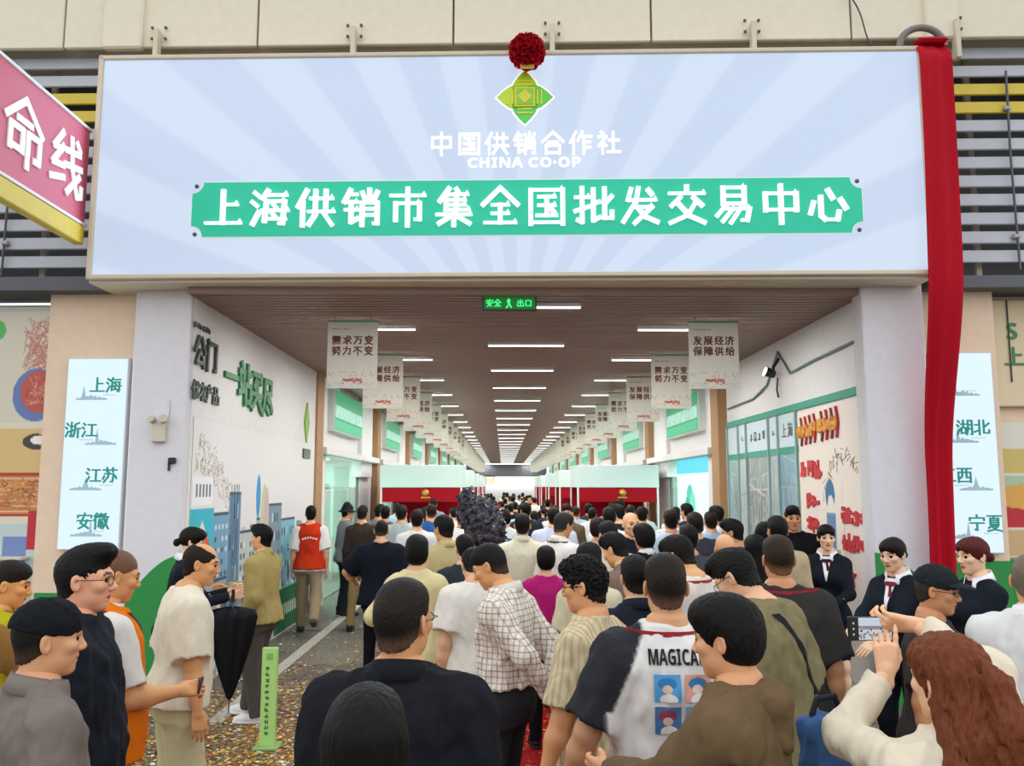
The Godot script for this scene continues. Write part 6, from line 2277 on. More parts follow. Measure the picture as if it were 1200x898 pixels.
func build_people():
	people_prototypes()
	var clasp := {"lh": Vector3(-0.02, 1.02, -0.27), "rh": Vector3(0.02, 1.04, -0.26), "lhand": "flat", "rhand": "flat", "lp": Vector3(-1, -0.3, 0.3), "rp": Vector3(1, -0.3, 0.3), "lt": Vector3(0, 1, -0.4), "rt": Vector3(0, 1, -0.4)}
	var suit := {"sex": "f", "topcol": "1a1f27", "topname": "jacket", "sleeve": 1.93, "hem": 0.88, "grow": 0.014, "straight": 0.25, "fold": 0.004, "neckline": 1.455, "spread": 1.2, "collar": "f0eef0", "hair": "bun", "haircol": "1a120d", "skin": "e8bd9b", "cell": 0.013}
	var H := []
	# --- nearest row
	H.append(hero("long straight black hair of the woman close behind the black shirt man", -0.28, -1.8, 1.63, 0.0, {"sex": "f", "hair": "long", "haircol": "14100d", "topcol": "1a1a1c", "sleeve": 1.9}))
	H.append(hero("broad man in a black long-sleeved shirt with cropped hair and glasses", -0.30, -2.55, 1.77, -0.06, {"w": 1.17, "topcol": "1b1c20", "sleeve": 1.95, "loose": 0.012, "grow": 0.022, "collar": "1b1c20", "hair": "fade", "haircol": "2a211b", "glasses": "thin", "hy": -0.35, "hp": -0.05, "cell": 0.012, "fold": 0.014, "folds": Vector3(12, 6, 12), "skin": "cf9468"}))
	H.append(hero("man in black cap and taupe polo shirt beside the glasses man", -1.42, -2.7, 1.70, -0.75, {"topcol": "776d64", "collar": "7d736a", "cap": "plain", "capcol": "17191d", "hair": "buzz", "haircol": "1c1712", "hy": -0.25, "cell": 0.012, "fold": 0.014, "folds": Vector3(12, 6, 12), "skin": "d29a70", "w": 1.08}))
	H.append(hero("tall man with glasses and brushed-up hair in a dark navy shirt", -1.63, -3.35, 1.82, -1.35, {"topcol": "1d2128", "w": 1.17, "belly": 0.04, "loose": 0.018, "grow": 0.024, "collar": "1d2128", "hair": "quiff", "haircol": "16130f", "glasses": "round", "cell": 0.012, "fold": 0.014, "folds": Vector3(12, 6, 12), "skin": "dfa280", "sleeve": 0.9, "botcol": "202228"}))
	H.append(hero("woman holding up a phone with long wavy chestnut hair and cream top", 1.16, -2.25, 1.66, 0.12, {"sex": "f", "hair": "wavy", "haircol": "8c4a2a", "topcol": "dccfb6", "sleeve": 1.86, "loose": 0.008, "grow": 0.016, "cell": 0.012, "fold": 0.014, "folds": Vector3(12, 6, 12), "hp": 0.05, "hy": 0.25,
		"rh": Vector3(0.115, 1.70, -0.36), "rp": Vector3(1.0, 0.55, 0.1), "rd": Vector3(-0.9, 0.1, -0.25), "rt": Vector3(0, -0.7, -0.6), "rhand": "grip",
		"lh": Vector3(0.0, 1.56, -0.34), "lp": Vector3(-1.0, -0.9, 0.3), "ld": Vector3(0.12, 1, -0.12), "lt": Vector3(1, 0, 0.3), "lhand": "point", "skin": "e6b48c"}))
	H.append(hero("person with black bobbed hair in an olive brown hooded jacket", 0.685, -2.55, 1.72, 0.95, {"sex": "m", "topcol": "6b563c", "topname": "jacket", "sleeve": 1.9, "loose": 0.018, "grow": 0.028, "hair": "nape", "haircol": "15120f", "cell": 0.012, "fold": 0.014, "folds": Vector3(12, 6, 12), "lh": Vector3(-0.04, 1.16, -0.42), "lp": Vector3(-0.6, -1, 0.4), "lt": Vector3(0, 1, 0), "lhand": "relaxed", "rh": Vector3(0.02, 1.12, -0.36), "rt": Vector3(0, 1, 0), "rp": Vector3(0.6, -1, 0.4), "skin": "d69c70", "hp": 0.1}))
	H.append(hero("man in white T-shirt with black sleeves and MAGICAL print on back", 0.61, -3.25, 1.79, 0.0, {"w": 1.15, "raglan": true, "topcol": "f0ece4", "lanyard": "9c1420", "hair": "fade", "haircol": "2e231c", "cell": 0.012, "fold": 0.014, "folds": Vector3(12, 6, 12), "loose": 0.012, "grow": 0.02, "sleeve": 0.88, "lh": Vector3(-0.36, 0.90, -0.06), "rh": Vector3(0.36, 0.90, -0.06), "skin": "cf9a70", "topname": "t_shirt", "botcol": "202226"}))
	H.append(hero("curly-haired man with glasses in a beige striped T-shirt", 0.39, -3.8, 1.73, 1.0, {"topmat": stripe_cloth(), "topname": "t_shirt", "loose": 0.010, "grow": 0.016, "hair": "curly", "haircol": "15120f", "glasses": "round", "cell": 0.012, "fold": 0.014, "folds": Vector3(12, 6, 12), "sleeve": 0.86, "hy": 0.15, "hp": 0.1, "botcol": "1f2024", "skin": "d69a6c", "lh": Vector3(-0.30, 0.86, -0.08)}))
	H.append(hero("man looking down in a khaki green T-shirt with dark strap", 1.15, -3.75, 1.80, 0.85, {"topcol": "7d7352", "w": 1.15, "topname": "t_shirt", "loose": 0.02, "grow": 0.028, "hair": "side", "haircol": "17140f", "glasses": "thin", "hp": 0.5, "poke": 0.03, "lean": 0.10, "cell": 0.012, "fold": 0.014, "folds": Vector3(12, 6, 12), "sleeve": 0.86, "lh": Vector3(-0.30, 0.88, -0.10), "skin": "dba884", "strap": true, "hem": 0.78}))
	# --- left group
	H.append(hero("man in lime yellow vest with hand on chin at the left edge", -2.47, -4.3, 1.69, -1.2, {"topcol": "8f6a3a", "vest": "b3ad1c", "hair": "fade", "haircol": "2a1f17", "rh": Vector3(0.01, 1.39, -0.17), "rp": Vector3(0.5, -1, -0.2), "rd": Vector3(0, 1, 0.12), "rt": Vector3(-1, 0.2, 0.3), "rhand": "grip", "hp": 0.15, "skin": "d9995e"}))
	H.append(hero("shaven-headed man in orange vest over white T-shirt holding a phone", -1.82, -4.0, 1.77, -0.95, {"topcol": "d6d1c6", "vest": "d9700f", "hair": "buzz", "haircol": "8a6248", "w": 1.12, "belly": 0.05, "rh": Vector3(0.17, 1.10, -0.30), "rp": Vector3(0.3, -0.6, 1.0), "rt": Vector3(-0.6, 0.8, 0), "rhand": "grip", "sleeve": 0.84, "loose": 0.012, "botcol": "1c1e24", "hp": 0.2, "cell": 0.013, "lanyard": "4a2018", "skin": "d09562", "vest_hem": 0.84}))
	H.append(hero("balding man in loose cream T-shirt and pale wide trousers", -1.8, -4.9, 1.74, -1.0, {"topcol": "e0d6bf", "topname": "t_shirt", "botcol": "cfc59a", "hair": "balding", "haircol": "2b2018", "loose": 0.012, "grow": 0.022, "leg_loose": 0.035, "w": 1.08, "belly": 0.03, "hy": -0.35, "hp": 0.1, "sleeve": 0.9, "hem": 0.86, "rh": Vector3(0.27, 0.84, -0.05), "cell": 0.013, "poke": 0.03, "lean": 0.08, "skin": "d29a66"}))
	H.append(hero("woman in black suit with bun leaning over a black umbrella", -2.62, -7.0, 1.73, -1.25, suit.merged({"collar": "e8e6e6", "lean": 0.16, "botcol": "15171c", "rh": Vector3(0.03, 1.16, -0.42), "lh": Vector3(-0.03, 1.20, -0.42), "rhand": "grip", "lhand": "grip", "rt": Vector3(0, 1, 0), "lt": Vector3(0, 1, 0)}, true)))
	H.append(hero("young man in tan overshirt, grey trousers and white trainers facing the umbrella woman", -2.16, -7.85, 1.70, 1.35, {"topcol": "a8965e", "topname": "overshirt", "collar": "a8965e", "sleeve": 1.9, "loose": 0.012, "grow": 0.024, "hem": 0.86, "botcol": "57524d", "leg_loose": 0.018, "hair": "side", "haircol": "14110d", "shoemat": M.white_shoe, "solemat": M.white_shoe, "lf": Vector3(-0.10, 0.085, 0.05), "rf": Vector3(0.11, 0.085, -0.16), "rh": Vector3(0.06, 1.14, -0.40), "rt": Vector3(0, 1, 0), "rhand": "grip", "lh": Vector3(-0.24, 0.88, -0.07), "cell": 0.013, "skin": "d9a274"}))
	H.append(hero("volunteer in a red vest with white letters walking along the mural", -2.76, -12.4, 1.77, 0.15, {"topcol": "e6e4e0", "vest": "c5361a", "hair": "short", "botcol": "97866c", "leg_loose": 0.015, "lf": Vector3(-0.10, 0.085, -0.16), "rf": Vector3(0.10, 0.22, 0.42), "rx": -0.9, "shoemat": hexm("3a3a3c", 0.6), "sleeve": 0.9, "loose": 0.015, "cell": 0.015}))
	# --- middle
	H.append(hero("man in plaid shirt looking down with hands clasped behind his back", 0.02, -4.7, 1.75, 1.15, {"topmat": check_cloth(), "collar": "d8cfc4", "sleeve": 1.92, "hem": 0.985, "grow": 0.02, "straight": 0.65, "belt": true, "botcol": "2c2d31", "hair": "fade", "haircol": "1d1713", "hp": 0.42, "hy": 0.1, "poke": 0.03, "lh": Vector3(-0.07, 0.97, 0.27), "rh": Vector3(0.06, 0.97, 0.25), "lp": Vector3(-1, 0, 0.6), "rp": Vector3(1, 0, 0.6), "lt": Vector3(0, 1, 0.2), "rt": Vector3(0, 1, 0.2), "lhand": "relaxed", "rhand": "grip", "cell": 0.012, "fold": 0.014, "folds": Vector3(12, 6, 12), "w": 1.05, "skin": "d59a68"}))
	H.append(hero("person in a white T-shirt and blue jeans half hidden by the plaid shirt", -0.17, -5.6, 1.66, 0.25, {"topcol": "dcd7ca", "topname": "t_shirt", "botcol": "39414e", "loose": 0.02, "grow": 0.03, "hair": "short", "lean": 0.12, "hp": 0.4, "cell": 0.015}))
	H.append(hero("woman in magenta knit top and black trousers seen from behind", 0.34, -6.9, 1.56, 0.0, {"sex": "f", "topcol": "b01f6c", "topname": "top", "sleeve": 1.5, "hem": 0.90, "hair": "nape", "haircol": "100d0b", "botcol": "17181c", "w": 1.1, "grow": 0.02, "cell": 0.014, "lf": Vector3(-0.09, 0.085, -0.10), "rf": Vector3(0.09, 0.085, 0.12)}))
	H.append(hero("man in khaki shirt tucked into belted black trousers", -0.50, -7.6, 1.79, 0.30, {"topcol": "c0ae7e", "collar": "c0ae7e", "sleeve": 0.86, "hem": 0.985, "grow": 0.022, "straight": 0.7, "belt": true, "botcol": "17181d", "hair": "short", "hy": 0.35, "hp": 0.15, "cell": 0.014, "skin": "d49a6e"}))
	H.append(hero("woman in a pale yellow long-sleeved shirt with straight black hair", -0.62, -6.2, 1.69, 0.0, {"sex": "f", "topcol": "d9cb98", "sleeve": 1.9, "loose": 0.014, "grow": 0.026, "hair": "bob", "haircol": "120f0d", "lh": Vector3(-0.20, 1.02, -0.22), "rh": Vector3(0.20, 1.02, -0.22), "lp": Vector3(-1, -0.4, 0.5), "rp": Vector3(1, -0.4, 0.5), "cell": 0.014, "botcol": "26272c"}))
	H.append(hero("man in a dark navy T-shirt and black trousers beside the hall drain strip", -1.30, -9.2, 1.70, 0.0, {"topcol": "161a24", "topname": "t_shirt", "w": 1.12, "loose": 0.018, "grow": 0.026, "hair": "buzz", "haircol": "1c1814", "botcol": "121318", "lh": Vector3(-0.28, 1.02, -0.20), "lp": Vector3(-1, -0.3, 0.5), "hp": 0.25, "cell": 0.015, "sleeve": 0.9}))
	H.append(hero("man in navy polo shirt with short black hair, next to MAGICAL shirt", 0.68, -4.42, 1.69, 0.1, {"topcol": "20232e", "collar": "20232e", "hair": "short", "haircol": "14110e", "cell": 0.014, "hp": 0.1, "w": 1.06}))
	H.append(hero("woman with a black bob in a cream top behind the curly-haired man", 0.54, -5.5, 1.68, -0.2, {"sex": "f", "hair": "bob", "haircol": "100e0c", "topcol": "d8cfae", "cell": 0.015}))
	H.append(hero("man looking down in a brown shirt, shoulder strap across", 0.86, -6.1, 1.73, 0.85, {"topcol": "7c6b5a", "collar": "7c6b5a", "hair": "side", "hp": 0.4, "poke": 0.02, "cell": 0.014, "strap": true, "skin": "dba878"}))
	H.append(hero("man in grey black T-shirt with red lanyard and cropped brown hair", 1.42, -4.45, 1.79, -0.05, {"topcol": "34312f", "topname": "t_shirt", "w": 1.15, "loose": 0.015, "grow": 0.022, "hair": "fade", "haircol": "3d2c20", "lanyard": "9c1420", "cell": 0.013, "sleeve": 0.86, "skin": "c98f66"}))
	H.append(hero("man bowing his head in a white T-shirt with thin red lanyard", 1.12, -5.1, 1.77, 0.75, {"topcol": "dcd4c8", "topname": "t_shirt", "hair": "side", "haircol": "1a1511", "hp": 0.45, "poke": 0.03, "lanyard": "a03030", "cell": 0.014, "skin": "dba572"}))
	H.append(hero("bald man with a red lanyard and dark maroon shirt", 1.62, -6.3, 1.70, 0.0, {"topcol": "3a1f22", "hair": "none", "lanyard": "b02026", "cell": 0.015, "skin": "d8a276"}))
	# --- right group
	var ha := hero("hostess in black skirt suit with hands clasped, beside the slogan board", 2.90, -7.75, 1.71, PI - 0.45, suit.merged({"bottom": "skirt", "botcol": "161a2c", "bare_legs": true, "shoes": "heels", "scarf": "4a1622", "h": 1.71}, true).merged(clasp, true))
	ha.hy = 0.25
	H.append(ha)
	var hb := hero("hostess in black suit with low bun and arms held out before her", 2.73, -6.0, 1.70, 2.15, suit.merged({"scarf": "7a2a34", "hp": 0.12, "lh": Vector3(-0.06, 1.05, -0.40), "rh": Vector3(0.10, 1.10, -0.44), "lhand": "flat", "rhand": "flat", "lt": Vector3(0.9, 0.5, 0), "rt": Vector3(-0.9, 0.5, 0), "lp": Vector3(-0.4, -1, 0.3), "rp": Vector3(0.4, -1, 0.3), "botcol": "161a22", "haircol": "24160f"}, true))
	H.append(hb)
	H.append(hero("hostess with red-brown bun and white collar in front of the red drape", 3.02, -5.5, 1.73, 1.75, suit.merged({"haircol": "6a2420", "botcol": "161a22", "hp": 0.05}, true).merged(clasp, true)))
	H.append(hero("hostess at the right edge stretching a black sleeve forward", 3.72, -5.05, 1.70, 1.55, suit.merged({"lh": Vector3(-0.06, 1.22, -0.52), "lhand": "flat", "lt": Vector3(0, 1, 0), "lp": Vector3(-0.3, -1, 0.2), "botcol": "161a22"}, true)))
	H.append(hero("man in black cap and glasses with a charcoal round-neck T-shirt", 2.06, -4.2, 1.67, -2.15, {"topcol": "3f3a38", "topname": "t_shirt", "cap": "brim", "capcol": "23262a", "hair": "buzz", "haircol": "4a4038", "glasses": "thin", "w": 1.1, "grow": 0.022, "cell": 0.013, "skin": "c98e62", "hy": 0.0, "hp": 0.1, "neckline": 1.462}))
	H.append(hero("grey-haired man in a white shirt at the right edge with phone", 2.26, -3.7, 1.77, -0.55, {"topcol": "dbdad5", "collar": "ecebe6", "sleeve": 1.9, "loose": 0.014, "grow": 0.024, "hair": "buzz", "haircol": "8f7f6c", "rh": Vector3(0.05, 1.18, -0.36), "lh": Vector3(-0.05, 1.16, -0.38), "lhand": "grip", "rhand": "grip", "rt": Vector3(0, 1, 0), "lt": Vector3(0, 1, 0), "w": 1.08, "cell": 0.014, "skin": "d79e70"}))
	H.append(hero("grey-haired person in dark clothes low at the right edge", 1.62, -2.3, 1.53, 0.5, {"topcol": "23252b", "hair": "nape", "haircol": "8a8782", "cell": 0.016}))
	H.append(hero("man in a black T-shirt facing the street beside the printed window", 3.02, -9.0, 1.84, PI - 0.12, {"topcol": "141416", "topname": "t_shirt", "w": 1.12, "loose": 0.018, "grow": 0.024, "hair": "side", "haircol": "14110e", "cell": 0.014, "sleeve": 0.9, "skin": "c98e68", "botcol": "1a1a1d"}))
	H.append(hero("man in a tan shirt in front of the printed window", 2.3, -7.2, 1.80, 0.1, {"topcol": "b8a684", "collar": "b8a684", "sleeve": 1.8, "hair": "short", "cell": 0.016, "skin": "c8956c"}))
	H.append(hero("woman with very long black hair near the printed window", 2.6, -8.6, 1.69, -0.3, {"sex": "f", "topcol": "1c1c20", "sleeve": 1.8, "hair": "long", "haircol": "0f0d0c", "cell": 0.02}))
	H.append(hero("bald man in a black suit facing the street in mid crowd", 1.26, -8.6, 1.79, PI + 0.3, {"topcol": "1c1f29", "topname": "jacket", "collar": "e8e6e2", "sleeve": 1.9, "hair": "none", "cell": 0.016, "skin": "e0ae84"}))
	H.append(hero("woman with black ponytail and white collar turning left in the crowd", 1.25, -7.6, 1.71, 0.5, {"sex": "f", "topcol": "1a1c22", "topname": "jacket", "collar": "efeeee", "sleeve": 1.9, "hair": "bob", "haircol": "12100f", "cell": 0.016}))
	H.append(hero("grey-haired man with glasses and lanyard in a white shirt facing right", 0.53, -8.2, 1.80, -0.85, {"topcol": "e8e5dc", "collar": "e8e5dc", "hair": "short", "haircol": "3a3733", "glasses": "thin", "lanyard": "5a2a24", "hp": 0.25, "cell": 0.015, "skin": "cf9468", "w": 1.1, "sleeve": 0.9}))
	H.append(hero("man in cream shirt with neat black hair in mid crowd", 0.19, -8.6, 1.77, 0.0, {"topcol": "ddd8be", "collar": "ddd8be", "sleeve": 1.9, "hair": "short", "cell": 0.016, "w": 1.08}))
	H.append(hero("man in a bucket hat and grey jacket by the first glazed shopfront", -2.55, -14.0, 1.75, -1.0, {"topcol": "7a8084", "topname": "jacket", "sleeve": 1.9, "hair": "short", "cap": "bucket", "capcol": "23252a", "botcol": "2b3038", "cell": 0.02}))
	H.append(hero("man in dark brown jacket and khaki trousers by the mural end", -2.06, -12.6, 1.77, -0.15, {"topcol": "3a322d", "topname": "jacket", "sleeve": 1.9, "hair": "short", "haircol": "2b2622", "botcol": "9a8458", "cell": 0.02, "lf": Vector3(-0.10, 0.085, 0.14), "rf": Vector3(0.1, 0.085, -0.12)}))
	# --- shared poses for the rest
	var protos := {
		"back": {"cell": 0.02, "sleeve": 0.88, "loose": 0.014, "grow": 0.022, "hair": "short"},
		"wide": {"cell": 0.02, "sleeve": 0.88, "loose": 0.016, "grow": 0.026, "w": 1.14, "hair": "fade"},
		"long": {"cell": 0.02, "sleeve": 1.9, "loose": 0.010, "grow": 0.02, "hair": "short", "hy": 0.3, "hp": 0.15},
		"woman": {"cell": 0.02, "sex": "f", "sleeve": 1.6, "loose": 0.012, "grow": 0.02, "hair": "bob"},
		"front": {"cell": 0.02, "sleeve": 1.9, "loose": 0.010, "grow": 0.02, "hair": "side"},
	}
	var keys := protos.keys()
	var list := []
	for s in H: list.append(func(): return person_arrays(s))
	for k in keys: list.append(func(): return person_arrays(protos[k]))
	var res := run_jobs(list)
	for i in H.size():
		var s: Dictionary = H[i]
		var d: Dictionary = res[i]
		if s.get("raglan", false): raglan(s, d)
		var root := place(s, d)
		dress(s, d, root)
		H[i].node = root
		H[i].data = d
	for i in keys.size(): protos[keys[i]].data = res[H.size() + i]
	mid_crowd(protos)
	held_things(H)

# white body, black raglan sleeves; print on the back
func raglan(s: Dictionary, d: Dictionary):
	var inv: Transform3D = d.j.T.affine_inverse()
	var cs := PackedColorArray()
	var w: float = s.get("w", 1.0)
	for v: Vector3 in d.top[0]:
		var q := inv * v
		var edge := lerpf(0.185, 0.085, clampf((q.y - 1.20) / 0.26, 0, 1)) * w
		var k := smoothstep(-0.006, 0.006, absf(q.x) - maxf(edge, 0.0)) if q.y > 1.20 else smoothstep(-0.006, 0.006, absf(q.x) - 0.205 * w)
		cs.append(Color(0.70, 0.67, 0.62).lerp(Color(0.012, 0.013, 0.016), k if q.y > 1.0 else 0.0))
	d.top.append(cs)
	var m := mat(Color.WHITE, 0.9)
	m.vertex_color_use_as_albedo = true
	s.topmat = m

# marched copy of flat lettering laid onto a garment's back
func cloth_print(text: String, px: float, f: Field, T: Transform3D, at: Vector3, squash := 1.0, tilt := 0.0) -> Mesh:
	var tm := TextMesh.new()
	var sf := SystemFont.new()
	sf.font_names = PackedStringArray(["Droid Sans"])
	sf.font_weight = 700
	tm.font = sf
	tm.text = text
	tm.font_size = 32
	tm.pixel_size = px
	tm.depth = 0.004
	var a := tm.get_mesh_arrays()
	var vs: PackedVector3Array = a[0]
	var dir := (T.basis * Vector3(0, 0, -1)).normalized()
	for i in vs.size():
		var v := vs[i].rotated(Vector3.BACK, tilt) * Vector3(squash, 1, 1)
		vs[i] = f.march(T * Vector3(at.x + v.x, at.y + v.y, 0.45), dir, 0.8) - dir * (v.z + 0.004)
	a[0] = vs
	var m := ArrayMesh.new()
	m.add_surface_from_arrays(Mesh.PRIMITIVE_TRIANGLES, a)
	return m

func dress(s: Dictionary, d: Dictionary, root: Node3D):
	var f: Field = d.get("vest_field", d.top_field)
	var T: Transform3D = d.j.T
	if s.get("raglan", false):
		put(cloth_print("MAGICAL", 0.0022, f, T, Vector3(0.005, 1.385, 0), 0.62), "printed_word", hexm("1c2026", 0.8), root)
		var pics := [["2d78b0", "4f9ad0", "e0c0a4"], ["3a7fb4", "d9a08a", "e8d2c0"], ["8a3450", "3a6f9c", "dcb8a0"], ["5f8f9c", "7fa8b8", "e0d4c4"]]
		for k in 4:
			var im := Image.create(48, 48, false, Image.FORMAT_RGB8)
			im.fill(Color(pics[k][1]))
			ie(im, 0.5, 0.32, 0.36, 0.22, Color(pics[k][0]))
			ie(im, 0.5, 0.52, 0.2, 0.16, Color(pics[k][2]))
			ie(im, 0.55, 0.92, 0.34, 0.24, Color("e9e6e0"))
			var x0 := -0.05 + (k % 2) * 0.105
			var y0 := 1.285 - (k / 2) * 0.105
			put(patch(f, T, y0 - 0.045, y0 + 0.045, func(_y): return x0 - 0.045 + 0.02, func(_y): return x0 + 0.045 + 0.02, true, 0.004, 6, 6), "printed_picture", printed(im, 0.8), root)
		put(cloth_print("CHIC", 0.0008, f, T, Vector3(0.03, 1.06, 0)), "printed_word", hexm("1c2026", 0.8), root)
	if s.has("scarf"):
		put(patch(f, T, 1.24, 1.45, func(y): return -0.042 * (y - 1.22) / 0.22, func(y): return 0.042 * (y - 1.22) / 0.22, false, 0.004), "blouse", cloth("f2f0f0"), root)
		put(patch(f, T, 1.40, 1.428, func(y): return -0.052 + absf(y - 1.414) * 1.4, func(y): return 0.052 - absf(y - 1.414) * 1.4, false, 0.012, 6, 8), "scarf_bow", cloth(s.scarf), root)
		put(patch(f, T, 1.33, 1.41, func(y): return -0.010 - (1.41 - y) * 0.35, func(y): return 0.004 - (1.41 - y) * 0.12, false, 0.010, 4, 3), "scarf_tail", cloth(s.scarf), root)
	if s.get("strap", false):
		put(patch(f, T, 1.10, 1.445, func(y): return lerpf(0.13, -0.085, (y - 1.10) / 0.345) - 0.018, func(y): return lerpf(0.13, -0.085, (y - 1.10) / 0.345) + 0.018, true, 0.005, 14, 2), "bag_strap", cloth("202226"), root)
		put(patch(f, T, 1.15, 1.445, func(y): return lerpf(0.05, -0.085, (y - 1.15) / 0.295) - 0.018, func(y): return lerpf(0.05, -0.085, (y - 1.15) / 0.295) + 0.018, false, 0.005, 14, 2), "bag_strap", cloth("202226"), root)
	if s.get("vest", "") == "c5361a":
		for k in 6:
			var x := (k - 2.5) * 0.036
			var y := 1.30 - absf(k - 2.5) * 0.010
			var m := mat(Color("f2efe8"), 0.8)
			put(patch(f, T, y - 0.013, y + 0.013, func(_y): return x - 0.012, func(_y): return x + 0.012, true, 0.004, 2, 2), "white_mark", m, root)
	if s.get("topname", "") == "jacket" and s.get("sex", "m") == "m" and s.get("hair", "") == "nape":
		# hood lying on the shoulders
		var g := Field.new()
		g.cap(T * Vector3(-0.085, 1.445, 0.04), T * Vector3(0.0, 1.445, 0.10), 0.036, 0.048, 0.03)
		g.cap(T * Vector3(0.085, 1.445, 0.04), T * Vector3(0.0, 1.445, 0.10), 0.036, 0.048, 0.03)
		g.cap(T * Vector3(0.0, 1.43, 0.10), T * Vector3(0.0, 1.33, 0.135), 0.055, 0.030, 0.04)
		g.noise = wrinkle(3, 1.0)
		g.nscale = Vector3(16, 16, 16)
		g.namp = 0.008
		put(to_mesh(g.nets(0.010)), "hood", cloth(s.topcol), root)

func mid_crowd(protos: Dictionary):
	var far := [
		# pose, x, z, height, turn, shirt, hair, hair colour, label
		["back", -1.04, -10.4, 1.76, 0.05, "d5d7d8", "short", "1c1916", "man in pale grey white shirt ahead of the dark navy T-shirt man"],
		["back", -1.42, -12.0, 1.79, -0.1, "a9b9bb", "short", "231d18", "man in a dusty blue green shirt far up the mural side"],
		["back", -1.08, -13.0, 1.77, 0.1, "2c5f9c", "fade", "2a2320", "person in a bright blue shirt in front of the mural side stall"],
		["long", 0.90, -7.3, 1.75, 0.0, "dccfb6", "short", "1d1713", "man in an ecru shirt with neat dark hair behind the brown shirt man"],
		["back", 1.23, -10.0, 1.80, 0.0, "e4e4e2", "short", "17130f", "man in a white T-shirt behind the bald man in suit"],
		["front", -0.07, -9.6, 1.73, PI + 0.5, "3a5878", "buzz", "a89a8c", "old man in denim blue facing the street beside the plastic bundle"],
		["woman", 0.02, -12.0, 1.72, 0.2, "cfd8d8", "bob", "17130f", "woman with a dark bob in a pale shirt beyond the plastic bundle"],
		["long", 1.56, -11.5, 1.80, 0.6, "232838", "side", "17130f", "man in a navy jacket turning his head beside the bald man"],
		["wide", 1.85, -9.5, 1.79, 0.0, "b9c8dc", "short", "17130f", "man in a light blue shirt in front of the board side stall"],
		["wide", 1.92, -8.6, 1.79, 0.15, "3a3c42", "short", "2a221c", "broad man in a charcoal T-shirt by the printed window"],
		["long", 2.14, -7.9, 1.75, 0.7, "1b1c22", "side", "17130f", "man in a black shirt in front of the tan shirt man"],
		["back", 2.74, -11.0, 1.80, 0.6, "e3e6ea", "short", "17130f", "man in a white shirt beside the bright blue screen"],
		["back", 2.46, -10.2, 1.75, 0.0, "93b6d8", "short", "241c16", "man in a sky blue shirt beside the bright blue screen"],
		["back", 2.68, -12.5, 1.80, 0.5, "24324e", "short", "17130f", "man in a dark navy shirt close to the bright blue screen"],
		["back", 1.98, -12.3, 1.76, 0.0, "9fcfc4", "short", "17130f", "man in a mint shirt in front of the board side stall"],
		["woman", 1.00, -9.2, 1.70, -0.2, "c9c2bc", "nape", "2a1c16", "woman in a dove grey top with short brown hair"],
		["wide", 0.62, -10.6, 1.78, 0.0, "c5cfe0", "short", "17130f", "man in a pale lilac blue shirt up the carpet"],
		["front", 0.92, -12.4, 1.78, PI - 0.2, "6a5a4a", "side", "3a2a20", "man in brown facing the street far up the carpet"],
		["back", -0.52, -11.0, 1.76, 0.2, "e6e6e4", "short", "17130f", "man in a white shirt behind the khaki shirt man"],
		["back", -1.86, -13.6, 1.74, 0.0, "5a6068", "short", "17130f", "man in a slate shirt by the first glazed shopfront"],
		["back", 0.35, -13.2, 1.79, 0.0, "2a3038", "short", "17130f", "man in a blue black shirt up the carpet"],
		["wide", 2.30, -11.6, 1.74, -0.2, "cfd2d0", "short", "17130f", "broad man in a pale shirt between the blue shirts"],
		["long", -0.30, -6.9, 1.66, 0.0, "30343c", "short", "17130f", "man in a dark shirt beside the khaki shirt man"],
		["back", 1.55, -7.2, 1.72, 0.1, "4a4a50", "short", "17130f", "man in a grey shirt behind the bald man with lanyard"],
		["woman", 2.02, -6.9, 1.66, 0.2, "2c2a30", "long", "120f0d", "woman with long dark hair in black behind the grey black T-shirt man"],
	]
	for a in far:
		crowd_copy(protos[a[0]], a)
	var rng := RandomNumberGenerator.new()
	rng.seed = 2024
	var cols := {"white": "e4e6e4", "pale blue": "b4c8d8", "mint green": "a8cfc4", "charcoal": "3a3c42", "navy": "26304a", "beige": "cdbf9e", "grey": "8a9096", "red": "9a2a2a", "black": "1a1b1f"}
	var names := cols.keys()
	var n := 0
	for row in 15:
		var z := -14.6 - row * 1.7
		var lo := -2.4 if z > -18.2 else -0.75
		var hi := 3.0 if z > -18.2 else 1.45
		var x := lo + rng.randf() * 0.4
		while x < hi:
			var c: String = names[[0, 0, 0, 1, 1, 2, 3, 4, 5, 6, 7, 8, 8][rng.randi() % 13]]
			var pose_: String = "front" if rng.randf() < 0.08 else ["back", "back", "wide", "long", "woman"][rng.randi() % 5]
			var turn := rng.randf_range(-0.4, 0.4) + (PI if pose_ == "front" else 0.0)
			var hair: String = "bob" if pose_ == "woman" and rng.randf() < 0.6 else "tail" if pose_ == "woman" else ["short", "short", "fade", "side"][rng.randi() % 4]
			var lab := "far person in a %s top %s, up the hall by the stalls" % [c, "facing the street" if pose_ == "front" else "seen from behind"]
			crowd_copy(protos[pose_], [pose_, x, z + rng.randf_range(-0.4, 0.4), rng.randf_range(1.60, 1.80) - (0.06 if pose_ == "woman" else 0.0), turn, cols[c], hair, ["17130f", "1f1a15", "2b231c"][rng.randi() % 3], lab], "far crowd in %s" % c)
			x += rng.randf_range(0.55, 0.85)
			n += 1
	print("far people ", n)

func crowd_copy(p: Dictionary, a: Array, group := ""):
	var s: Dictionary = {}
	s.merge(p, true)
	s.erase("data")
	s.merge({"label": a[8], "pos": Vector3(a[1], 0, a[2]), "h": a[3], "yaw": a[4], "topcol": a[5], "hair": a[6], "haircol": a[7], "group": group, "botcol": "26282e", "skin": SKIN[absi(hash(a[8]) + int(a[1] * 10)) % 5]}, true)
	place(s, p.data)

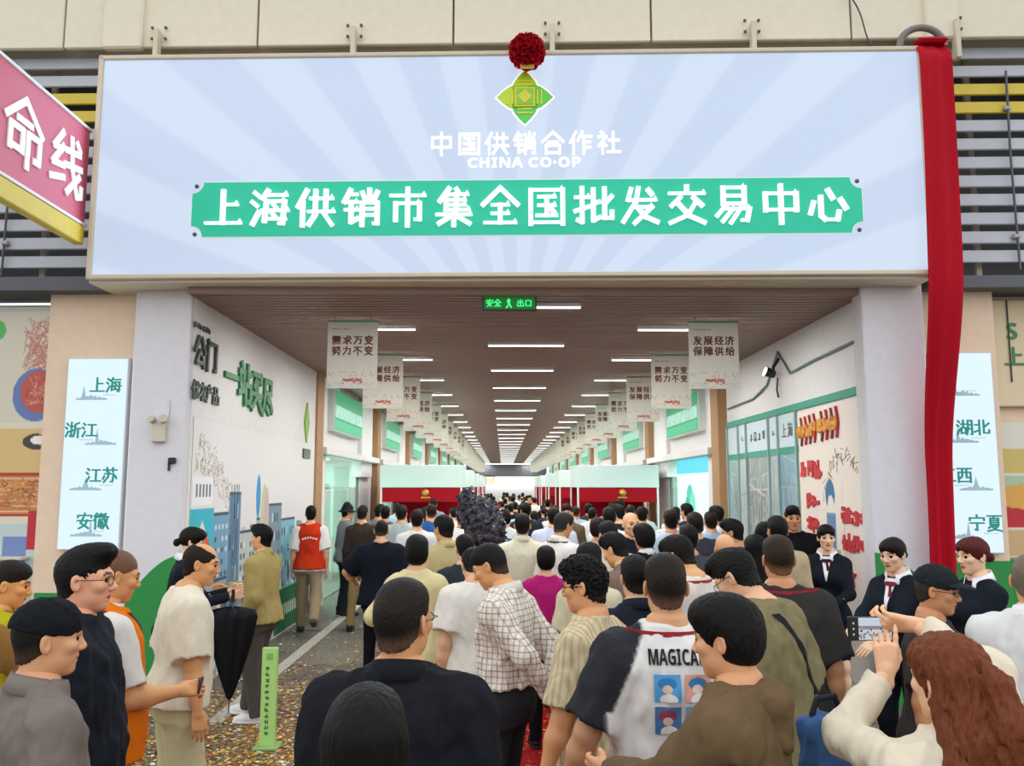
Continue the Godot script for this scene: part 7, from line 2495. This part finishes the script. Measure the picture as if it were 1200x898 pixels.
# ---------------------------------------------------------------- things in hands
func held(s: Dictionary, side: String) -> Transform3D:
	var root: Node3D = s.node
	return root.transform * (s.data.j[side + "H"] as Transform3D)

func phone(at: Transform3D, label: String, bright: bool):
	var o := base("phone", Vector3.ZERO)
	o.transform = at
	tag(o, label, "phone")
	put(cbox(Vector3.ZERO, Vector3(0.152, 0.074, 0.009), 0.003), "body", M.black_plastic, o)
	var im := Image.create(120, 56, false, Image.FORMAT_RGB8)
	im.fill(Color("14161a"))
	if bright:
		ir(im, 0.20, 0.0, 0.92, 1.0, Color("c4cfdc"))
		ir(im, 0.20, 0.38, 0.92, 0.55, Color("8a7f88"))
		var rng := RandomNumberGenerator.new()
		rng.seed = 6
		for k in 60: ie(im, rng.randf_range(0.22, 0.90), rng.randf_range(0.5, 0.96), 0.02, 0.05, [Color("3a3236"), Color("a89a94"), Color("6a4a48"), Color("d8d0cc")][k % 4])
		for k in 3: ie(im, 0.10, 0.25 + 0.25 * k, 0.02, 0.045, Color("e8e8e8"))
	put(sheet(0.146, 0.068, 0.0006), "screen", backlit(im, 0.8) if bright else printed(im, 0.15), o, Transform3D(Basis(), Vector3(0, 0, 0.0046)))

func held_things(H: Array):
	for s in H:
		var lab: String = s.label
		if lab.begins_with("woman holding up"):
			var root: Node3D = s.node
			phone(root.transform * Transform3D(Basis(Vector3.UP, -0.1), Vector3(-0.005, 1.685, -0.40)), "phone held sideways filming the entrance, screen lit", true)
			var bag := tag(base("tote_bag", Vector3(1.02, 0.0, -2.80), 0.3), "blue cloth tote bag at the filming woman's side", "bag")
			var bf := Field.new()
			bf.rbox(Vector3(0, 1.16, 0), Vector3(0.055, 0.14, 0.02), 0.03)
			bf.noise = wrinkle(5, 1.0)
			bf.nscale = Vector3(14, 9, 14)
			bf.namp = 0.014
			put(to_mesh(bf.nets(0.008)), "pouch", cloth("41618c"), bag)
			put(tube_mesh([Vector3(-0.05, 1.33, 0), Vector3(-0.03, 1.38, 0.0), Vector3(0.03, 1.39, 0.01), Vector3(0.06, 1.33, 0)], 0.010, 6), "strap", cloth("2a2c34"), bag)
		elif lab.begins_with("shaven-headed"):
			phone(held(s, "r") * Transform3D(Basis(Vector3.RIGHT, 1.2) * Basis(Vector3.BACK, 0.4), Vector3(-0.03, -0.09, -0.02)), "dark phone in the hand of the orange vest man", false)
		elif lab.begins_with("grey-haired man in a white shirt at"):
			phone(held(s, "r") * Transform3D(Basis(Vector3.RIGHT, 1.2), Vector3(-0.03, -0.09, -0.02)), "dark phone in the hand of the man at right edge", false)
		elif lab.begins_with("woman in black suit with bun leaning"):
			var t := held(s, "r")
			var u := base("umbrella", t.origin + Vector3(0.03, -0.10, 0.03))
			tag(u, "closed black umbrella hanging point down between the suited woman and tan man", "umbrella")
			var st := SurfaceTool.new()
			st.begin(Mesh.PRIMITIVE_TRIANGLES)
			st.set_smooth_group(0)
			var prof := [[0.02, 0.06], [0.0, 0.15], [-0.06, 0.165], [-0.25, 0.135], [-0.50, 0.075], [-0.68, 0.02], [-0.70, 0.008]]
			for i in prof.size() - 1:
				for k in 32:
					var q := []
					for c in [[i, k], [i, k + 1], [i + 1, k + 1], [i + 1, k]]:
						var a: float = TAU * c[1] / 32.0
						var r: float = prof[c[0]][1] * (1.0 + 0.22 * sin(a * 8.0))
						q.append(Vector3(r * sin(a), prof[c[0]][0], 0.75 * r * cos(a)))
					for v in [0, 1, 2, 0, 2, 3]: st.add_vertex(q[v])
			st.index()
			st.generate_normals()
			put(st.commit(), "canopy", cloth("15161a", 0.6), u)
			put(tube_mesh([Vector3(0, 0.16, 0), Vector3(0, -0.80, 0)], 0.006, 8), "shaft", M.steel_dark, u)
			put(tube_mesh([Vector3(0, 0.16, 0), Vector3(0, 0.06, 0)], 0.014, 8), "handle", M.black_plastic, u)
	# dark crinkled bundle held above the crowd
	var f := Field.new()
	f.ell(Vector3(0, 0, 0), Vector3(0.20, 0.30, 0.18), 0.05, 0, Basis(Vector3.BACK, 0.55))
	f.ell(Vector3(-0.14, 0.20, 0), Vector3(0.10, 0.14, 0.10), 0.05)
	f.ell(Vector3(0.10, -0.22, 0.02), Vector3(0.13, 0.16, 0.13), 0.05)
	f.noise = wrinkle(17, 1.0)
	f.nscale = Vector3(14, 14, 14)
	f.namp = 0.09
	var bo := base("plastic_bundle", Vector3(-0.22, 1.68, -9.0))
	tag(bo, "dark crinkled plastic bundle held above heads in mid crowd", "bundle")
	var fa := f.nets(0.022)
	var fs := st_new()
	for i in range(0, fa[2].size(), 3):      # creased facets
		var a: Vector3 = fa[0][fa[2][i]]
		var b: Vector3 = fa[0][fa[2][i + 1]]
		var c: Vector3 = fa[0][fa[2][i + 2]]
		for v in [a, b, c]:
			fs.set_normal((c - a).cross(b - a).normalized())
			fs.add_vertex(v)
	put(fs.commit(), "bundle", hexm("35333d", 0.25), bo)
	put(tube_mesh([Vector3(0.05, -0.4, 0), Vector3(0.06, -1.0, 0.02)], 0.025, 8), "grip_pole", M.black_plastic, bo)
